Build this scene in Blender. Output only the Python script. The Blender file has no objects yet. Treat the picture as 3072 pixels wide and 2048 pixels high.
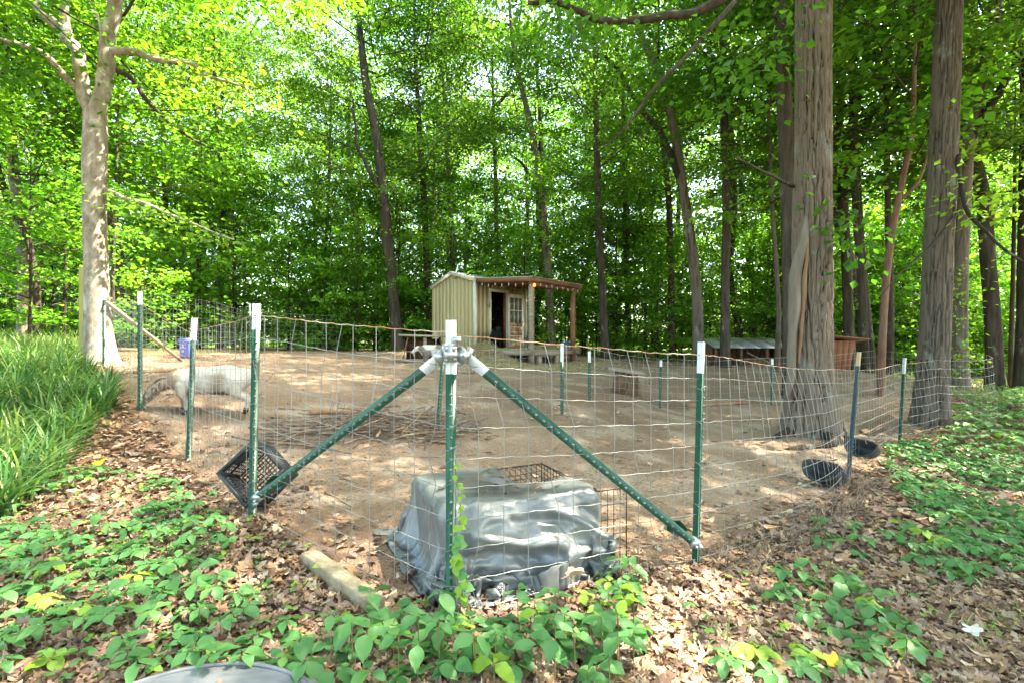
import bpy, bmesh, math, random
import numpy as np
from mathutils import Vector, Matrix, Euler

scene = bpy.context.scene
C = scene.collection
R = math.radians
random.seed(7)

# ------------------------------------------------------------------ camera
CAM_H, FPX = 1.4, 1450.0
cam_d = bpy.data.cameras.new('camera')
cam_d.sensor_width = 36.0
cam_d.lens = FPX / 3072.0 * 36.0
cam_d.clip_start, cam_d.clip_end = 0.05, 600.0
cam = bpy.data.objects.new('camera', cam_d)
cam.location = (0, 0, CAM_H)
cam.rotation_euler = (R(90), 0, 0)
C.objects.link(cam)
scene.camera = cam

# ------------------------------------------------------------------ sky, sun, exposure
SUN_EL, SUN_AZ = 57.0, 80.0        # azimuth clockwise from +Y (straight ahead)
world = bpy.data.worlds.new('World')
scene.world = world
world.use_nodes = True
wn = world.node_tree
wn.nodes.clear()
w_out = wn.nodes.new('ShaderNodeOutputWorld')
w_bg = wn.nodes.new('ShaderNodeBackground')
w_sky = wn.nodes.new('ShaderNodeTexSky')
w_sky.sky_type = 'NISHITA'
w_sky.sun_disc = False
w_sky.sun_elevation = R(SUN_EL)
w_sky.sun_rotation = R(SUN_AZ)
w_sky.air_density = 1.0
w_sky.dust_density = 2.5
w_sky.ozone_density = 1.0
w_bg.inputs['Strength'].default_value = 0.15
wn.links.new(w_sky.outputs[0], w_bg.inputs[0])
wn.links.new(w_bg.outputs[0], w_out.inputs[0])

sun_d = bpy.data.lights.new('sun', 'SUN')
sun_d.energy = 3.6
sun_d.angle = R(0.55)
sun_d.color = (1.0, 0.95, 0.87)
sun = bpy.data.objects.new('sun', sun_d)
_sd = Vector((math.sin(R(SUN_AZ)) * math.cos(R(SUN_EL)), math.cos(R(SUN_AZ)) * math.cos(R(SUN_EL)), math.sin(R(SUN_EL))))
sun.rotation_euler = _sd.to_track_quat('Z', 'Y').to_euler()
sun.location = (20, -5, 40)
C.objects.link(sun)

scene.view_settings.view_transform = 'Standard'
scene.view_settings.look = 'None'
scene.view_settings.gamma = 1.0
scene.view_settings.use_curve_mapping = False
scene.view_settings.exposure = 3.58
try:
    scene.view_settings.use_white_balance = True      # the camera was balanced for open shade
    scene.view_settings.white_balance_temperature = 7300
    scene.view_settings.white_balance_tint = 6.0
except Exception:
    pass
try:
    scene.cycles.use_denoising = True
    scene.cycles.max_bounces = 9
    scene.cycles.diffuse_bounces = 5
    scene.cycles.transmission_bounces = 6
    scene.cycles.sample_clamp_indirect = 8.0
    scene.cycles.caustics_reflective = False
    scene.cycles.caustics_refractive = False
except Exception:
    pass

# ------------------------------------------------------------------ helpers
def px(u, v, Y):
    """photo pixel + distance along the view axis -> world point"""
    return np.array([(u - 1536.0) / FPX * Y, Y, CAM_H - (v - 1024.0) / FPX * Y])

def _hash(ix, iy, iz, seed):
    h = (ix.astype(np.int64) * 374761393 + iy.astype(np.int64) * 668265263 + iz.astype(np.int64) * 2147483647 + seed * 1274126177) & 0xffffffff
    h = ((h ^ (h >> 13)) * 1274126177) & 0xffffffff
    h = ((h ^ (h >> 16)) * 2246822519) & 0xffffffff
    h = h ^ (h >> 15)
    return (h & 0xffffff).astype(np.float64) / 0xffffff

def vnoise(p, seed=0):
    p = np.asarray(p, dtype=np.float64)
    i = np.floor(p).astype(np.int64)
    f = p - i
    f = f * f * (3 - 2 * f)
    r = 0
    for dx in (0, 1):
        wx = f[:, 0] if dx else 1 - f[:, 0]
        for dy in (0, 1):
            wy = f[:, 1] if dy else 1 - f[:, 1]
            for dz in (0, 1):
                wz = f[:, 2] if dz else 1 - f[:, 2]
                r = r + wx * wy * wz * _hash(i[:, 0] + dx, i[:, 1] + dy, i[:, 2] + dz, seed)
    return r * 2 - 1

def fbm(p, octs=4, seed=0, gain=0.5):
    p = np.asarray(p, dtype=np.float64)
    a, s, out = 1.0, 1.0, 0
    for k in range(octs):
        out = out + a * vnoise(p * s + 17.3 * k, seed + k)
        a *= gain
        s *= 2.03
    return out

def fbm2(x, y, octs=4, seed=0, gain=0.5):
    x = np.atleast_1d(np.asarray(x, float)); y = np.atleast_1d(np.asarray(y, float))
    return fbm(np.stack([x.ravel(), y.ravel(), np.zeros(x.size)], 1), octs, seed, gain).reshape(x.shape)

def mesh_np(name, V, F, smooth=False, attrs=None, mats=None, midx=None):
    """V (n,3); F (m,3) or (m,4) array or list of such arrays"""
    if not isinstance(F, (list, tuple)):
        F = [F]
    F = [np.asarray(f, dtype=np.int32) for f in F if len(f)]
    me = bpy.data.meshes.new(name)
    V = np.asarray(V, dtype=np.float32)
    me.vertices.add(len(V))
    me.vertices.foreach_set('co', V.ravel())
    nl = sum(f.size for f in F)
    npoly = sum(len(f) for f in F)
    me.loops.add(nl)
    me.polygons.add(npoly)
    me.loops.foreach_set('vertex_index', np.concatenate([f.ravel() for f in F]))
    sizes = np.concatenate([np.full(len(f), f.shape[1], dtype=np.int32) for f in F])
    me.polygons.foreach_set('loop_start', np.concatenate([[0], np.cumsum(sizes)[:-1]]).astype(np.int32))
    me.polygons.foreach_set('loop_total', sizes)
    if smooth:
        me.polygons.foreach_set('use_smooth', np.ones(npoly, dtype=bool))
    if midx is not None:
        me.polygons.foreach_set('material_index', np.asarray(midx, dtype=np.int32))
    me.update(calc_edges=True)
    for k, a in (attrs or {}).items():
        a = np.asarray(a, dtype=np.float32)
        if a.ndim == 1:
            at = me.attributes.new(k, 'FLOAT', 'POINT')
            at.data.foreach_set('value', a)
        else:
            at = me.attributes.new(k, 'FLOAT_COLOR', 'POINT')
            if a.shape[1] == 3:
                a = np.concatenate([a, np.ones((len(a), 1), np.float32)], 1)
            at.data.foreach_set('color', a.ravel())
    for m in (mats or []):
        me.materials.append(m)
    return me

def add(name, me, mat=None, parent=None, loc=None, rot=None, scale=None):
    o = bpy.data.objects.new(name, me)
    if mat is not None and me is not None and not me.materials:
        me.materials.append(mat)
    C.objects.link(o)
    if parent is not None:
        o.parent = parent
    if loc is not None:
        o.location = loc
    if rot is not None:
        o.rotation_euler = rot
    if scale is not None:
        o.scale = scale
    return o

def tag(o, label=None, cat=None, group=None, kind=None):
    if label: o['label'] = label
    if cat: o['category'] = cat
    if group: o['group'] = group
    if kind: o['kind'] = kind
    return o

def thing(name, label, cat, loc=(0, 0, 0), rotz=0.0, group=None, rot=None):
    o = bpy.data.objects.new(name, None)
    o.empty_display_size = 0.1
    C.objects.link(o)
    o.location = loc
    o.rotation_euler = rot if rot is not None else (0, 0, rotz)
    return tag(o, label, cat, group)

class MB:
    """collects simple solids into one mesh"""
    def __init__(s, origin=(0, 0, 0)):
        s.v, s.f, s.n = [], {3: [], 4: []}, 0
        s.o = np.asarray(origin, float)
    def raw(s, V, F):
        V = np.asarray(V, float)
        s.v.append(V)
        for f in F:
            f = np.asarray(f, dtype=np.int32)
            if f.size: s.f[f.shape[1]].append(f + s.n)
        s.n += len(V)
        return s
    def box(s, c, size, rot=None, taper=None):
        h = np.asarray(size, float) / 2
        V = np.array([[x, y, z] for x in (-1, 1) for y in (-1, 1) for z in (-1, 1)], float) * h
        if taper is not None:
            V[V[:, 2] > 0, :2] *= taper
        if rot is not None:
            M = np.array((rot if isinstance(rot, Matrix) else Euler(rot).to_matrix()).to_3x3())
            V = V @ M.T
        F = np.array([[0, 1, 3, 2], [4, 6, 7, 5], [0, 4, 5, 1], [2, 3, 7, 6], [0, 2, 6, 4], [1, 5, 7, 3]])
        return s.raw(V + np.asarray(c, float), [F])
    def bar(s, p0, p1, w, t, up=(0, 0, 1), roll=0.0):
        p0, p1 = np.asarray(p0, float), np.asarray(p1, float)
        d = p1 - p0; L = np.linalg.norm(d); d = d / L
        up = np.asarray(up, float)
        if abs(np.dot(d, up)) > 0.99: up = np.array([0, 1.0, 0])
        x = np.cross(up, d); x /= np.linalg.norm(x)
        y = np.cross(d, x)
        if roll:
            x, y = x * math.cos(roll) + y * math.sin(roll), -x * math.sin(roll) + y * math.cos(roll)
        V = []
        for q in (p0, p1):
            for a, b in ((-1, -1), (1, -1), (1, 1), (-1, 1)):
                V.append(q + x * a * w / 2 + y * b * t / 2)
        F = [[3, 2, 1, 0], [4, 5, 6, 7]] + [[i, (i + 1) % 4, 4 + (i + 1) % 4, 4 + i] for i in range(4)]
        return s.raw(V, [np.array(F)])
    def tube(s, path, r, n=6, caps=True, ref=None):
        V, F = tube(path, r, n, caps, ref)
        return s.raw(V, F)
    def disc(s, c, r, h, n=20, axis=(0, 0, 1), r2=None):
        a = np.asarray(axis, float); a /= np.linalg.norm(a)
        return s.tube([np.asarray(c, float) - a * h / 2, np.asarray(c, float) + a * h / 2], [r, r if r2 is None else r2], n)
    def mesh(s, name, smooth=False, attrs=None):
        F = [np.concatenate(s.f[k]) for k in (3, 4) if s.f[k]]
        return mesh_np(name, np.concatenate(s.v) - s.o, F, smooth, attrs)
    def build(s, name, mat, parent=None, smooth=False, **kw):
        return add(name, s.mesh(name, smooth), mat, parent, **kw)

def tube(path, r, n=6, caps=True, ref=None):
    P = np.asarray(path, float)
    m = len(P)
    r = np.full(m, r, float) if np.isscalar(r) else np.asarray(r, float)
    T = np.gradient(P, axis=0)
    T /= np.linalg.norm(T, axis=1)[:, None] + 1e-12
    ref = np.array([0, 0, 1.0]) if ref is None else np.asarray(ref, float)
    if abs(np.dot(T[0], ref)) > 0.95: ref = np.array([0.0, 1.0, 0])
    X = np.zeros_like(P)
    x = np.cross(T[0], ref); x /= np.linalg.norm(x)
    for i in range(m):
        x = x - T[i] * np.dot(x, T[i]); x /= np.linalg.norm(x) + 1e-12
        X[i] = x
    Yv = np.cross(T, X)
    a = np.arange(n) / n * 2 * np.pi
    V = P[:, None] + r[:, None, None] * (np.cos(a)[None, :, None] * X[:, None] + np.sin(a)[None, :, None] * Yv[:, None])
    V = V.reshape(-1, 3)
    i = np.arange(m - 1)[:, None] * n; j = np.arange(n)[None]; k = (np.arange(n) + 1)[None] % n
    Q = np.stack([i + j, i + k, i + n + k, i + n + j], -1).reshape(-1, 4)
    Fs = [Q]
    if caps:
        V = np.concatenate([V, P[:1], P[-1:]])
        c0, c1 = m * n, m * n + 1
        jj, kk = np.arange(n), (np.arange(n) + 1) % n
        Fs.append(np.concatenate([np.stack([np.full(n, c0), kk, jj], 1), np.stack([np.full(n, c1), (m - 1) * n + jj, (m - 1) * n + kk], 1)]))
    return V, Fs

def smooth_path(pts, k=6):
    """Catmull-Rom through the points"""
    P = np.asarray(pts, float)
    P = np.concatenate([2 * P[:1] - P[1:2], P, 2 * P[-1:] - P[-2:-1]])
    out = []
    for i in range(1, len(P) - 2):
        t = np.linspace(0, 1, k, endpoint=False)[:, None]
        a, b, c, d = P[i - 1], P[i], P[i + 1], P[i + 2]
        out.append(0.5 * (2 * b + (c - a) * t + (2 * a - 5 * b + 4 * c - d) * t ** 2 + (3 * b - a - 3 * c + d) * t ** 3))
    out.append(P[-2][None])
    return np.concatenate(out)

# ------------------------------------------------------------------ materials
def nodes_of(m):
    m.use_nodes = True
    return m.node_tree.nodes, m.node_tree.links

def new_mat(name, color=(0.5, 0.5, 0.5), rough=0.7, metal=0.0, spec=0.3):
    m = bpy.data.materials.new(name)
    n, l = nodes_of(m)
    b = n['Principled BSDF']
    b.inputs['Base Color'].default_value = (*color, 1)
    b.inputs['Roughness'].default_value = rough
    b.inputs['Metallic'].default_value = metal
    b.inputs['Specular IOR Level'].default_value = spec
    return m

def noisy(name, c1, c2, scale=8.0, rough=0.7, metal=0.0, bump=0.15, bscale=None, stretch=(1, 1, 1), detail=6.0, c3=None, spec=0.3, lo=0.35, hi=0.65, dist=0.02, gen='Object'):
    """two or three colours mixed by noise, with a matching bump"""
    m = new_mat(name, c1, rough, metal, spec)
    n, l = nodes_of(m)
    b = n['Principled BSDF']
    tc = n.new('ShaderNodeTexCoord')
    mp = n.new('ShaderNodeMapping'); mp.inputs['Scale'].default_value = stretch
    l.new(tc.outputs[gen], mp.inputs[0])
    t = n.new('ShaderNodeTexNoise'); t.inputs['Scale'].default_value = scale; t.inputs['Detail'].default_value = detail; t.inputs['Roughness'].default_value = 0.62
    l.new(mp.outputs[0], t.inputs['Vector'])
    r = n.new('ShaderNodeValToRGB')
    r.color_ramp.elements[0].position = lo; r.color_ramp.elements[0].color = (*c1, 1)
    r.color_ramp.elements[1].position = hi; r.color_ramp.elements[1].color = (*c2, 1)
    if c3 is not None:
        e = r.color_ramp.elements.new(min(0.97, hi + 0.12)); e.color = (*c3, 1)
    l.new(t.outputs['Fac'], r.inputs[0])
    l.new(r.outputs[0], b.inputs['Base Color'])
    if bump:
        t2 = n.new('ShaderNodeTexNoise'); t2.inputs['Scale'].default_value = bscale or scale * 4; t2.inputs['Detail'].default_value = 5
        l.new(mp.outputs[0], t2.inputs['Vector'])
        bp = n.new('ShaderNodeBump'); bp.inputs['Strength'].default_value = bump; bp.inputs['Distance'].default_value = dist
        l.new(t2.outputs['Fac'], bp.inputs['Height']); l.new(bp.outputs[0], b.inputs['Normal'])
    return m

def attr_mat(name, attr, rough=0.8, bump=0.3, bscale=60.0, noise_amt=0.35, nscale=30.0, spec=0.2, dist=0.01, gen='Object', trans=0.0):
    """colour from a point colour attribute, modulated by noise"""
    m = new_mat(name, (0.5, 0.5, 0.5), rough, 0, spec)
    n, l = nodes_of(m)
    b = n['Principled BSDF']
    a = n.new('ShaderNodeAttribute'); a.attribute_name = attr
    tc = n.new('ShaderNodeTexCoord')
    t = n.new('ShaderNodeTexNoise'); t.inputs['Scale'].default_value = nscale; t.inputs['Detail'].default_value = 8; t.inputs['Roughness'].default_value = 0.65
    l.new(tc.outputs[gen], t.inputs['Vector'])
    mr = n.new('ShaderNodeMapRange'); mr.inputs[1].default_value = 0.25; mr.inputs[2].default_value = 0.75
    mr.inputs[3].default_value = 1 - noise_amt; mr.inputs[4].default_value = 1 + noise_amt
    l.new(t.outputs['Fac'], mr.inputs[0])
    mx = n.new('ShaderNodeMix'); mx.data_type = 'RGBA'; mx.blend_type = 'MULTIPLY'; mx.inputs[0].default_value = 1
    l.new(a.outputs['Color'], mx.inputs[6]); l.new(mr.outputs[0], mx.inputs[7])
    l.new(mx.outputs[2], b.inputs['Base Color'])
    if bump:
        t2 = n.new('ShaderNodeTexNoise'); t2.inputs['Scale'].default_value = bscale; t2.inputs['Detail'].default_value = 6
        l.new(tc.outputs[gen], t2.inputs['Vector'])
        bp = n.new('ShaderNodeBump'); bp.inputs['Strength'].default_value = bump; bp.inputs['Distance'].default_value = dist
        l.new(t2.outputs['Fac'], bp.inputs['Height']); l.new(bp.outputs[0], b.inputs['Normal'])
    if trans:
        tr = n.new('ShaderNodeBsdfTranslucent')
        l.new(mx.outputs[2], tr.inputs['Color'])
        ms = n.new('ShaderNodeMixShader'); ms.inputs[0].default_value = trans
        l.new(b.outputs[0], ms.inputs[1]); l.new(tr.outputs[0], ms.inputs[2])
        l.new(ms.outputs[0], n['Material Output'].inputs['Surface'])
    return m

def leaf_mat(name, dark, mid, light, trans=0.5, rough=0.42, spec=0.35, tree_var=0.0, tboost=1.6):
    """leaf colours picked by the point attribute 'tint'; light passes through the blade"""
    m = new_mat(name, mid, rough, 0, spec)
    n, l = nodes_of(m)
    b = n['Principled BSDF']
    a = n.new('ShaderNodeAttribute'); a.attribute_name = 'tint'
    r = n.new('ShaderNodeValToRGB')
    r.color_ramp.elements[0].position = 0.0; r.color_ramp.elements[0].color = (*dark, 1)
    r.color_ramp.elements[1].position = 0.92; r.color_ramp.elements[1].color = (*light, 1)
    e = r.color_ramp.elements.new(0.5); e.color = (*mid, 1)
    src = a.outputs['Fac']
    if tree_var:
        oi = n.new('ShaderNodeObjectInfo')
        mr = n.new('ShaderNodeMapRange'); mr.inputs[3].default_value = -tree_var; mr.inputs[4].default_value = tree_var
        l.new(oi.outputs['Random'], mr.inputs[0])
        ad = n.new('ShaderNodeMath'); ad.operation = 'ADD'; ad.use_clamp = True
        l.new(src, ad.inputs[0]); l.new(mr.outputs[0], ad.inputs[1])
        src = ad.outputs[0]
    l.new(src, r.inputs[0])
    l.new(r.outputs[0], b.inputs['Base Color'])
    tr = n.new('ShaderNodeBsdfTranslucent')
    hs = n.new('ShaderNodeMix'); hs.data_type = 'RGBA'; hs.blend_type = 'MULTIPLY'; hs.inputs[0].default_value = 1
    hs.inputs[7].default_value = (tboost * 0.98, tboost, tboost * 0.5, 1)
    l.new(r.outputs[0], hs.inputs[6]); l.new(hs.outputs[2], tr.inputs['Color'])
    ms = n.new('ShaderNodeMixShader'); ms.inputs[0].default_value = trans
    l.new(b.outputs[0], ms.inputs[1]); l.new(tr.outputs[0], ms.inputs[2])
    l.new(ms.outputs[0], n['Material Output'].inputs['Surface'])
    return m

def bark_mat(name, c_lo, c_hi, c_lichen, scale=9.0, vstretch=0.16, moss=None, lich=0.62, bump=0.8, dist=0.03, furrow=0.0):
    m = new_mat(name, c_lo, 0.9, 0, 0.15)
    n, l = nodes_of(m)
    b = n['Principled BSDF']
    tc = n.new('ShaderNodeTexCoord')
    mp = n.new('ShaderNodeMapping'); mp.inputs['Scale'].default_value = (1, 1, vstretch)
    l.new(tc.outputs['Object'], mp.inputs[0])
    t = n.new('ShaderNodeTexNoise'); t.inputs['Scale'].default_value = scale; t.inputs['Detail'].default_value = 8; t.inputs['Roughness'].default_value = 0.68
    l.new(mp.outputs[0], t.inputs['Vector'])
    r = n.new('ShaderNodeValToRGB')
    r.color_ramp.elements[0].position = 0.36; r.color_ramp.elements[0].color = (*c_lo, 1)
    r.color_ramp.elements[1].position = 0.64; r.color_ramp.elements[1].color = (*c_hi, 1)
    fac = t.outputs['Fac']
    if furrow:
        at = n.new('ShaderNodeAttribute'); at.attribute_name = 'ridge'
        mf = n.new('ShaderNodeMix'); mf.inputs[0].default_value = furrow
        l.new(fac, mf.inputs[2]); l.new(at.outputs['Fac'], mf.inputs[3])
        fac = mf.outputs[0]
    l.new(fac, r.inputs[0])
    col = r.outputs[0]
    for k, (cc, sc, th) in enumerate([(c_lichen, 2.3, lich)] + ([(moss, 1.7, 0.6)] if moss else [])):
        t3 = n.new('ShaderNodeTexNoise'); t3.inputs['Scale'].default_value = sc; t3.inputs['Detail'].default_value = 9; t3.inputs['Roughness'].default_value = 0.7
        mp3 = n.new('ShaderNodeMapping'); mp3.inputs['Location'].default_value = (k * 5.1, 3.3, 1.7 * k)
        mp3.inputs['Scale'].default_value = (1, 1, 0.7)
        l.new(tc.outputs['Object'], mp3.inputs[0]); l.new(mp3.outputs[0], t3.inputs['Vector'])
        r3 = n.new('ShaderNodeValToRGB')
        r3.color_ramp.elements[0].position = th; r3.color_ramp.elements[0].color = (0, 0, 0, 1)
        r3.color_ramp.elements[1].position = th + 0.07; r3.color_ramp.elements[1].color = (0.8, 0.8, 0.8, 1)
        l.new(t3.outputs['Fac'], r3.inputs[0])
        mx = n.new('ShaderNodeMix'); mx.data_type = 'RGBA'
        l.new(r3.outputs[0], mx.inputs[0]); l.new(col, mx.inputs[6]); mx.inputs[7].default_value = (*cc, 1)
        col = mx.outputs[2]
    l.new(col, b.inputs['Base Color'])
    bp = n.new('ShaderNodeBump'); bp.inputs['Strength'].default_value = bump; bp.inputs['Distance'].default_value = dist
    l.new(t.outputs['Fac'], bp.inputs['Height']); l.new(bp.outputs[0], b.inputs['Normal'])
    return m

M = {}
M['leaf_a'] = leaf_mat('leaf_maple', (0.030, 0.10, 0.012), (0.066, 0.180, 0.020), (0.165, 0.285, 0.030), trans=0.55, tree_var=0.18)
M['leaf_b'] = leaf_mat('leaf_oak', (0.040, 0.10, 0.016), (0.085, 0.180, 0.026), (0.19, 0.285, 0.035), trans=0.55, tree_var=0.18)
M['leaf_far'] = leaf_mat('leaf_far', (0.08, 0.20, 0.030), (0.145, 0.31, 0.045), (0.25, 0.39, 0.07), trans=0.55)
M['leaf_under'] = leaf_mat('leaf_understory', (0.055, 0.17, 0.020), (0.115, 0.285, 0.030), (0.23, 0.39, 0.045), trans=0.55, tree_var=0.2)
M['creeper'] = leaf_mat('leaf_creeper', (0.06, 0.18, 0.055), (0.11, 0.28, 0.085), (0.26, 0.42, 0.05), tree_var=0.13, trans=0.35, rough=0.45, spec=0.4, tboost=1.2)
M['grass'] = leaf_mat('grass_blade', (0.035, 0.115, 0.035), (0.085, 0.20, 0.05), (0.26, 0.34, 0.12), trans=0.4, tboost=1.2)
M['bark_big'] = bark_mat('bark_furrowed', (0.040, 0.030, 0.022), (0.165, 0.128, 0.098), (0.21, 0.215, 0.19), moss=(0.14, 0.15, 0.05), lich=0.57, furrow=0.6)
M['bark_grey'] = bark_mat('bark_grey', (0.038, 0.030, 0.024), (0.135, 0.110, 0.088), (0.22, 0.23, 0.20), lich=0.6, furrow=0.4)
M['bark_dark'] = bark_mat('bark_dark', (0.032, 0.026, 0.020), (0.09, 0.072, 0.056), (0.19, 0.20, 0.17), lich=0.62)
M['bark_pale'] = bark_mat('bark_pale', (0.15, 0.12, 0.09), (0.32, 0.28, 0.235), (0.42, 0.42, 0.38), moss=(0.20, 0.17, 0.05), lich=0.55, vstretch=0.5, bump=0.4, dist=0.015)
M['bark_red'] = bark_mat('bark_reddish', (0.13, 0.065, 0.045), (0.25, 0.15, 0.11), (0.3, 0.27, 0.22), lich=0.66)
# ------------------------------------------------------------------ terrain heights (thin-plate spline through known contact points)
_cp = [px(1353, 1860, 2.43), px(757, 1550, 3.41), px(565, 1380, 5.1), px(420, 1230, 6.2), px(312, 1100, 9.2), px(555, 1073, 12.0),
       px(640, 1245, 6.4), px(1600, 1098, 15.3), (-2.2, 18.0, 1.02), (-2.6, 14.0, 0.80), px(2095, 1690, 3.28), px(2550, 1430, 5.9), px(2703, 1330, 7.9),
       px(2800, 1270, 9.0), px(2425, 1300, 7.9), px(2150, 1095, 17.0), px(2510, 1110, 14.0), px(2980, 1170, 14.0),
       px(1312, 1300, 6.5), px(1686, 1243, 7.95), px(1980, 1222, 10.0), px(2315, 1213, 10.5), px(1880, 1182, 10.4),
       (-1.5, 1.6, 0.03), (0.0, 1.5, 0.0), (2.0, 1.7, -0.08), (-3.0, 2.2, 0.06), (4.5, 3.0, -0.28), (0.0, -2.0, 0.0), (-4, -3, 0.05), (5, -3, -0.3),
       (-5.5, 4.6, 0.38), (-8.5, 7.0, 0.85), (-12, 10, 1.2), (-10, 16, 1.1), (-4.5, 20, 1.0), (3, 22, 0.8), (9, 22, 0.45), (16, 18, 0.0), (9, 7, -0.3), (14, 10, -0.25),
       (-22, 12, 1.4), (-20, 30, 1.0), (0, 36, 0.6), (22, 32, 0.1), (25, 12, -0.3), (-8, -8, 0.1), (8, -8, -0.3), (-20, -10, 0.8), (25, -10, -0.4)]
_cp = np.array([list(c) for c in _cp], float)
def _tps_fit(P, z, lam=0.02):
    n = len(P)
    d = np.linalg.norm(P[:, None] - P[None], axis=2)
    K = np.where(d > 0, d ** 2 * np.log(d + 1e-12), 0) + lam * np.eye(n)
    A = np.zeros((n + 3, n + 3)); A[:n, :n] = K; A[:n, n] = 1; A[:n, n + 1:] = P; A[n, :n] = 1; A[n + 1:, :n] = P.T
    return np.linalg.solve(A, np.concatenate([z, [0, 0, 0]]))
_tw = _tps_fit(_cp[:, :2], _cp[:, 2])
def ground_z(x, y, micro=True):
    x = np.atleast_1d(np.asarray(x, float)); y = np.atleast_1d(np.asarray(y, float))
    sh = x.shape
    x = x.ravel(); y = y.ravel()
    r = np.hypot(x, y - 10)
    k = np.where(r > 24, 24 / np.maximum(r, 1e-6), 1.0)
    xq, yq = x * k, 10 + (y - 10) * k
    z = np.zeros(len(x))
    for s in range(0, len(x), 20000):
        P = np.stack([xq[s:s + 20000], yq[s:s + 20000]], 1)
        d = np.linalg.norm(P[:, None] - _cp[None, :, :2], axis=2)
        z[s:s + 20000] = np.where(d > 0, d ** 2 * np.log(d + 1e-12), 0) @ _tw[:-3] + _tw[-3] + P @ _tw[-2:]
    if micro:
        z = z + 0.018 * fbm2(x * 1.3, y * 1.3, 3, 5) + 0.006 * fbm2(x * 7, y * 7, 3, 9)
    return z.reshape(sh)
def gz(x, y):
    return float(ground_z([x], [y], True)[0])
def gp(x, y, dz=0.0):
    return np.array([x, y, gz(x, y) + dz])

# fence corners (plan positions)
F_CORNER = px(1353, 1860, 2.43)
LP = [px(1353, 1860, 2.43), px(757, 1550, 3.41), px(565, 1380, 5.1), px(420, 1230, 6.2), px(312, 1100, 9.2)]
RP = [px(1353, 1860, 2.43), px(2095, 1690, 3.28), px(2550, 1430, 5.9), px(2703, 1330, 7.9)]
PEN = np.array([LP[0][:2], LP[1][:2], LP[2][:2], LP[3][:2], LP[4][:2], (-9.2, 12), (-8, 18), (-3, 20.5), (4, 20), (10, 18.5), (11, 12.5), (8.3, 9.6), RP[3][:2], RP[2][:2], RP[1][:2]])
def in_poly(x, y, poly):
    inside = np.zeros(len(x), bool)
    j = len(poly) - 1
    for i in range(len(poly)):
        xi, yi = poly[i]; xj, yj = poly[j]
        c = ((yi > y) != (yj > y)) & (x < (xj - xi) * (y - yi) / (yj - yi + 1e-12) + xi)
        inside ^= c
        j = i
    return inside
def poly_dist(x, y, poly):
    d = np.full(len(x), 1e9)
    for i in range(len(poly)):
        a = np.asarray(poly[i - 1], float); b = np.asarray(poly[i], float)
        ab = b - a
        t = np.clip(((x - a[0]) * ab[0] + (y - a[1]) * ab[1]) / (ab @ ab), 0, 1)
        d = np.minimum(d, np.hypot(x - a[0] - t * ab[0], y - a[1] - t * ab[1]))
    return np.where(in_poly(x, y, poly), d, -d)

# ------------------------------------------------------------------ ground sheet
def build_ground():
    nr, na = 330, 560
    rr = np.concatenate([[0.0], 0.6 * (260 / 0.6) ** (np.arange(nr) / (nr - 1))])
    aa = np.arange(na) / na * 2 * np.pi
    rg, ag = np.meshgrid(rr[1:], aa, indexing='ij')
    x = np.concatenate([[0], (rg * np.sin(ag)).ravel()])
    y = np.concatenate([[0], (rg * np.cos(ag)).ravel()])
    z = ground_z(x, y)
    # small humps and hoof-scuffed relief
    near = np.clip(1 - np.hypot(x, y) / 22, 0, 1)
    pd = poly_dist(x, y, PEN)
    z = z + near * 0.016 * fbm2(x * 13, y * 13, 3, 21, 0.6) * np.clip(pd * 2, 0.2, 1)
    V = np.stack([x, y, z], 1)
    i = np.arange(nr - 1)[:, None] * na + 1
    j = np.arange(na)[None]; k = (np.arange(na) + 1)[None] % na
    Q = np.stack([i + j, i + na + j, i + na + k, i + k], -1).reshape(-1, 4)
    T = np.stack([np.zeros(na, int), 1 + np.arange(na), 1 + (np.arange(na) + 1) % na], 1)
    # colour: bare trampled dirt in the pen, brown litter round it, mossy forest floor farther out
    n1 = fbm2(x * 0.6, y * 0.6, 4, 31); n2 = fbm2(x * 2.3, y * 2.3, 4, 33)
    dirt = np.array([0.315, 0.212, 0.145]); dirt2 = np.array([0.225, 0.145, 0.097]); pale = np.array([0.41, 0.31, 0.23])
    lit = np.array([0.22, 0.135, 0.085]); grn = np.array([0.10, 0.13, 0.035]); wood = np.array([0.20, 0.14, 0.085])
    w = np.clip(0.5 + 0.55 * n1 + 0.25 * n2, 0, 1)[:, None]
    col = dirt2 * (1 - w) + dirt * w
    w2 = np.clip((n2 - 0.25) * 2, 0, 1)[:, None] * 0.7
    col = col * (1 - w2) + pale * w2
    m = np.clip((pd + 0.12 + 0.12 * n2) / 0.3, 0, 1)[:, None]
    g = np.clip((np.hypot(x, y) - 9) / 8 + n1 * 0.6, 0, 1)[:, None]
    out = (lit * (1 - g) + wood * g)
    gm = np.clip(n2 * 1.4 + 0.2, 0, 1)[:, None] * np.clip((np.hypot(x, y) - 10) / 6, 0, 1)[:, None] * 0.7
    out = out * (1 - gm) + grn * gm
    col = col * m + out * (1 - m)
    me = mesh_np('ground', V, [Q[:, ::-1], T[:, ::-1]], True, {'col': col})
    m_ = attr_mat('ground_soil', 'col', 0.95, 1.0, 70.0, 0.34, 30.0, 0.1, 0.025)
    o = add('ground', me, m_)
    tag(o, 'bare tan dirt of the goat pen passing into brown leaf litter and woodland floor', 'ground', kind='structure')
build_ground()
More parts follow.
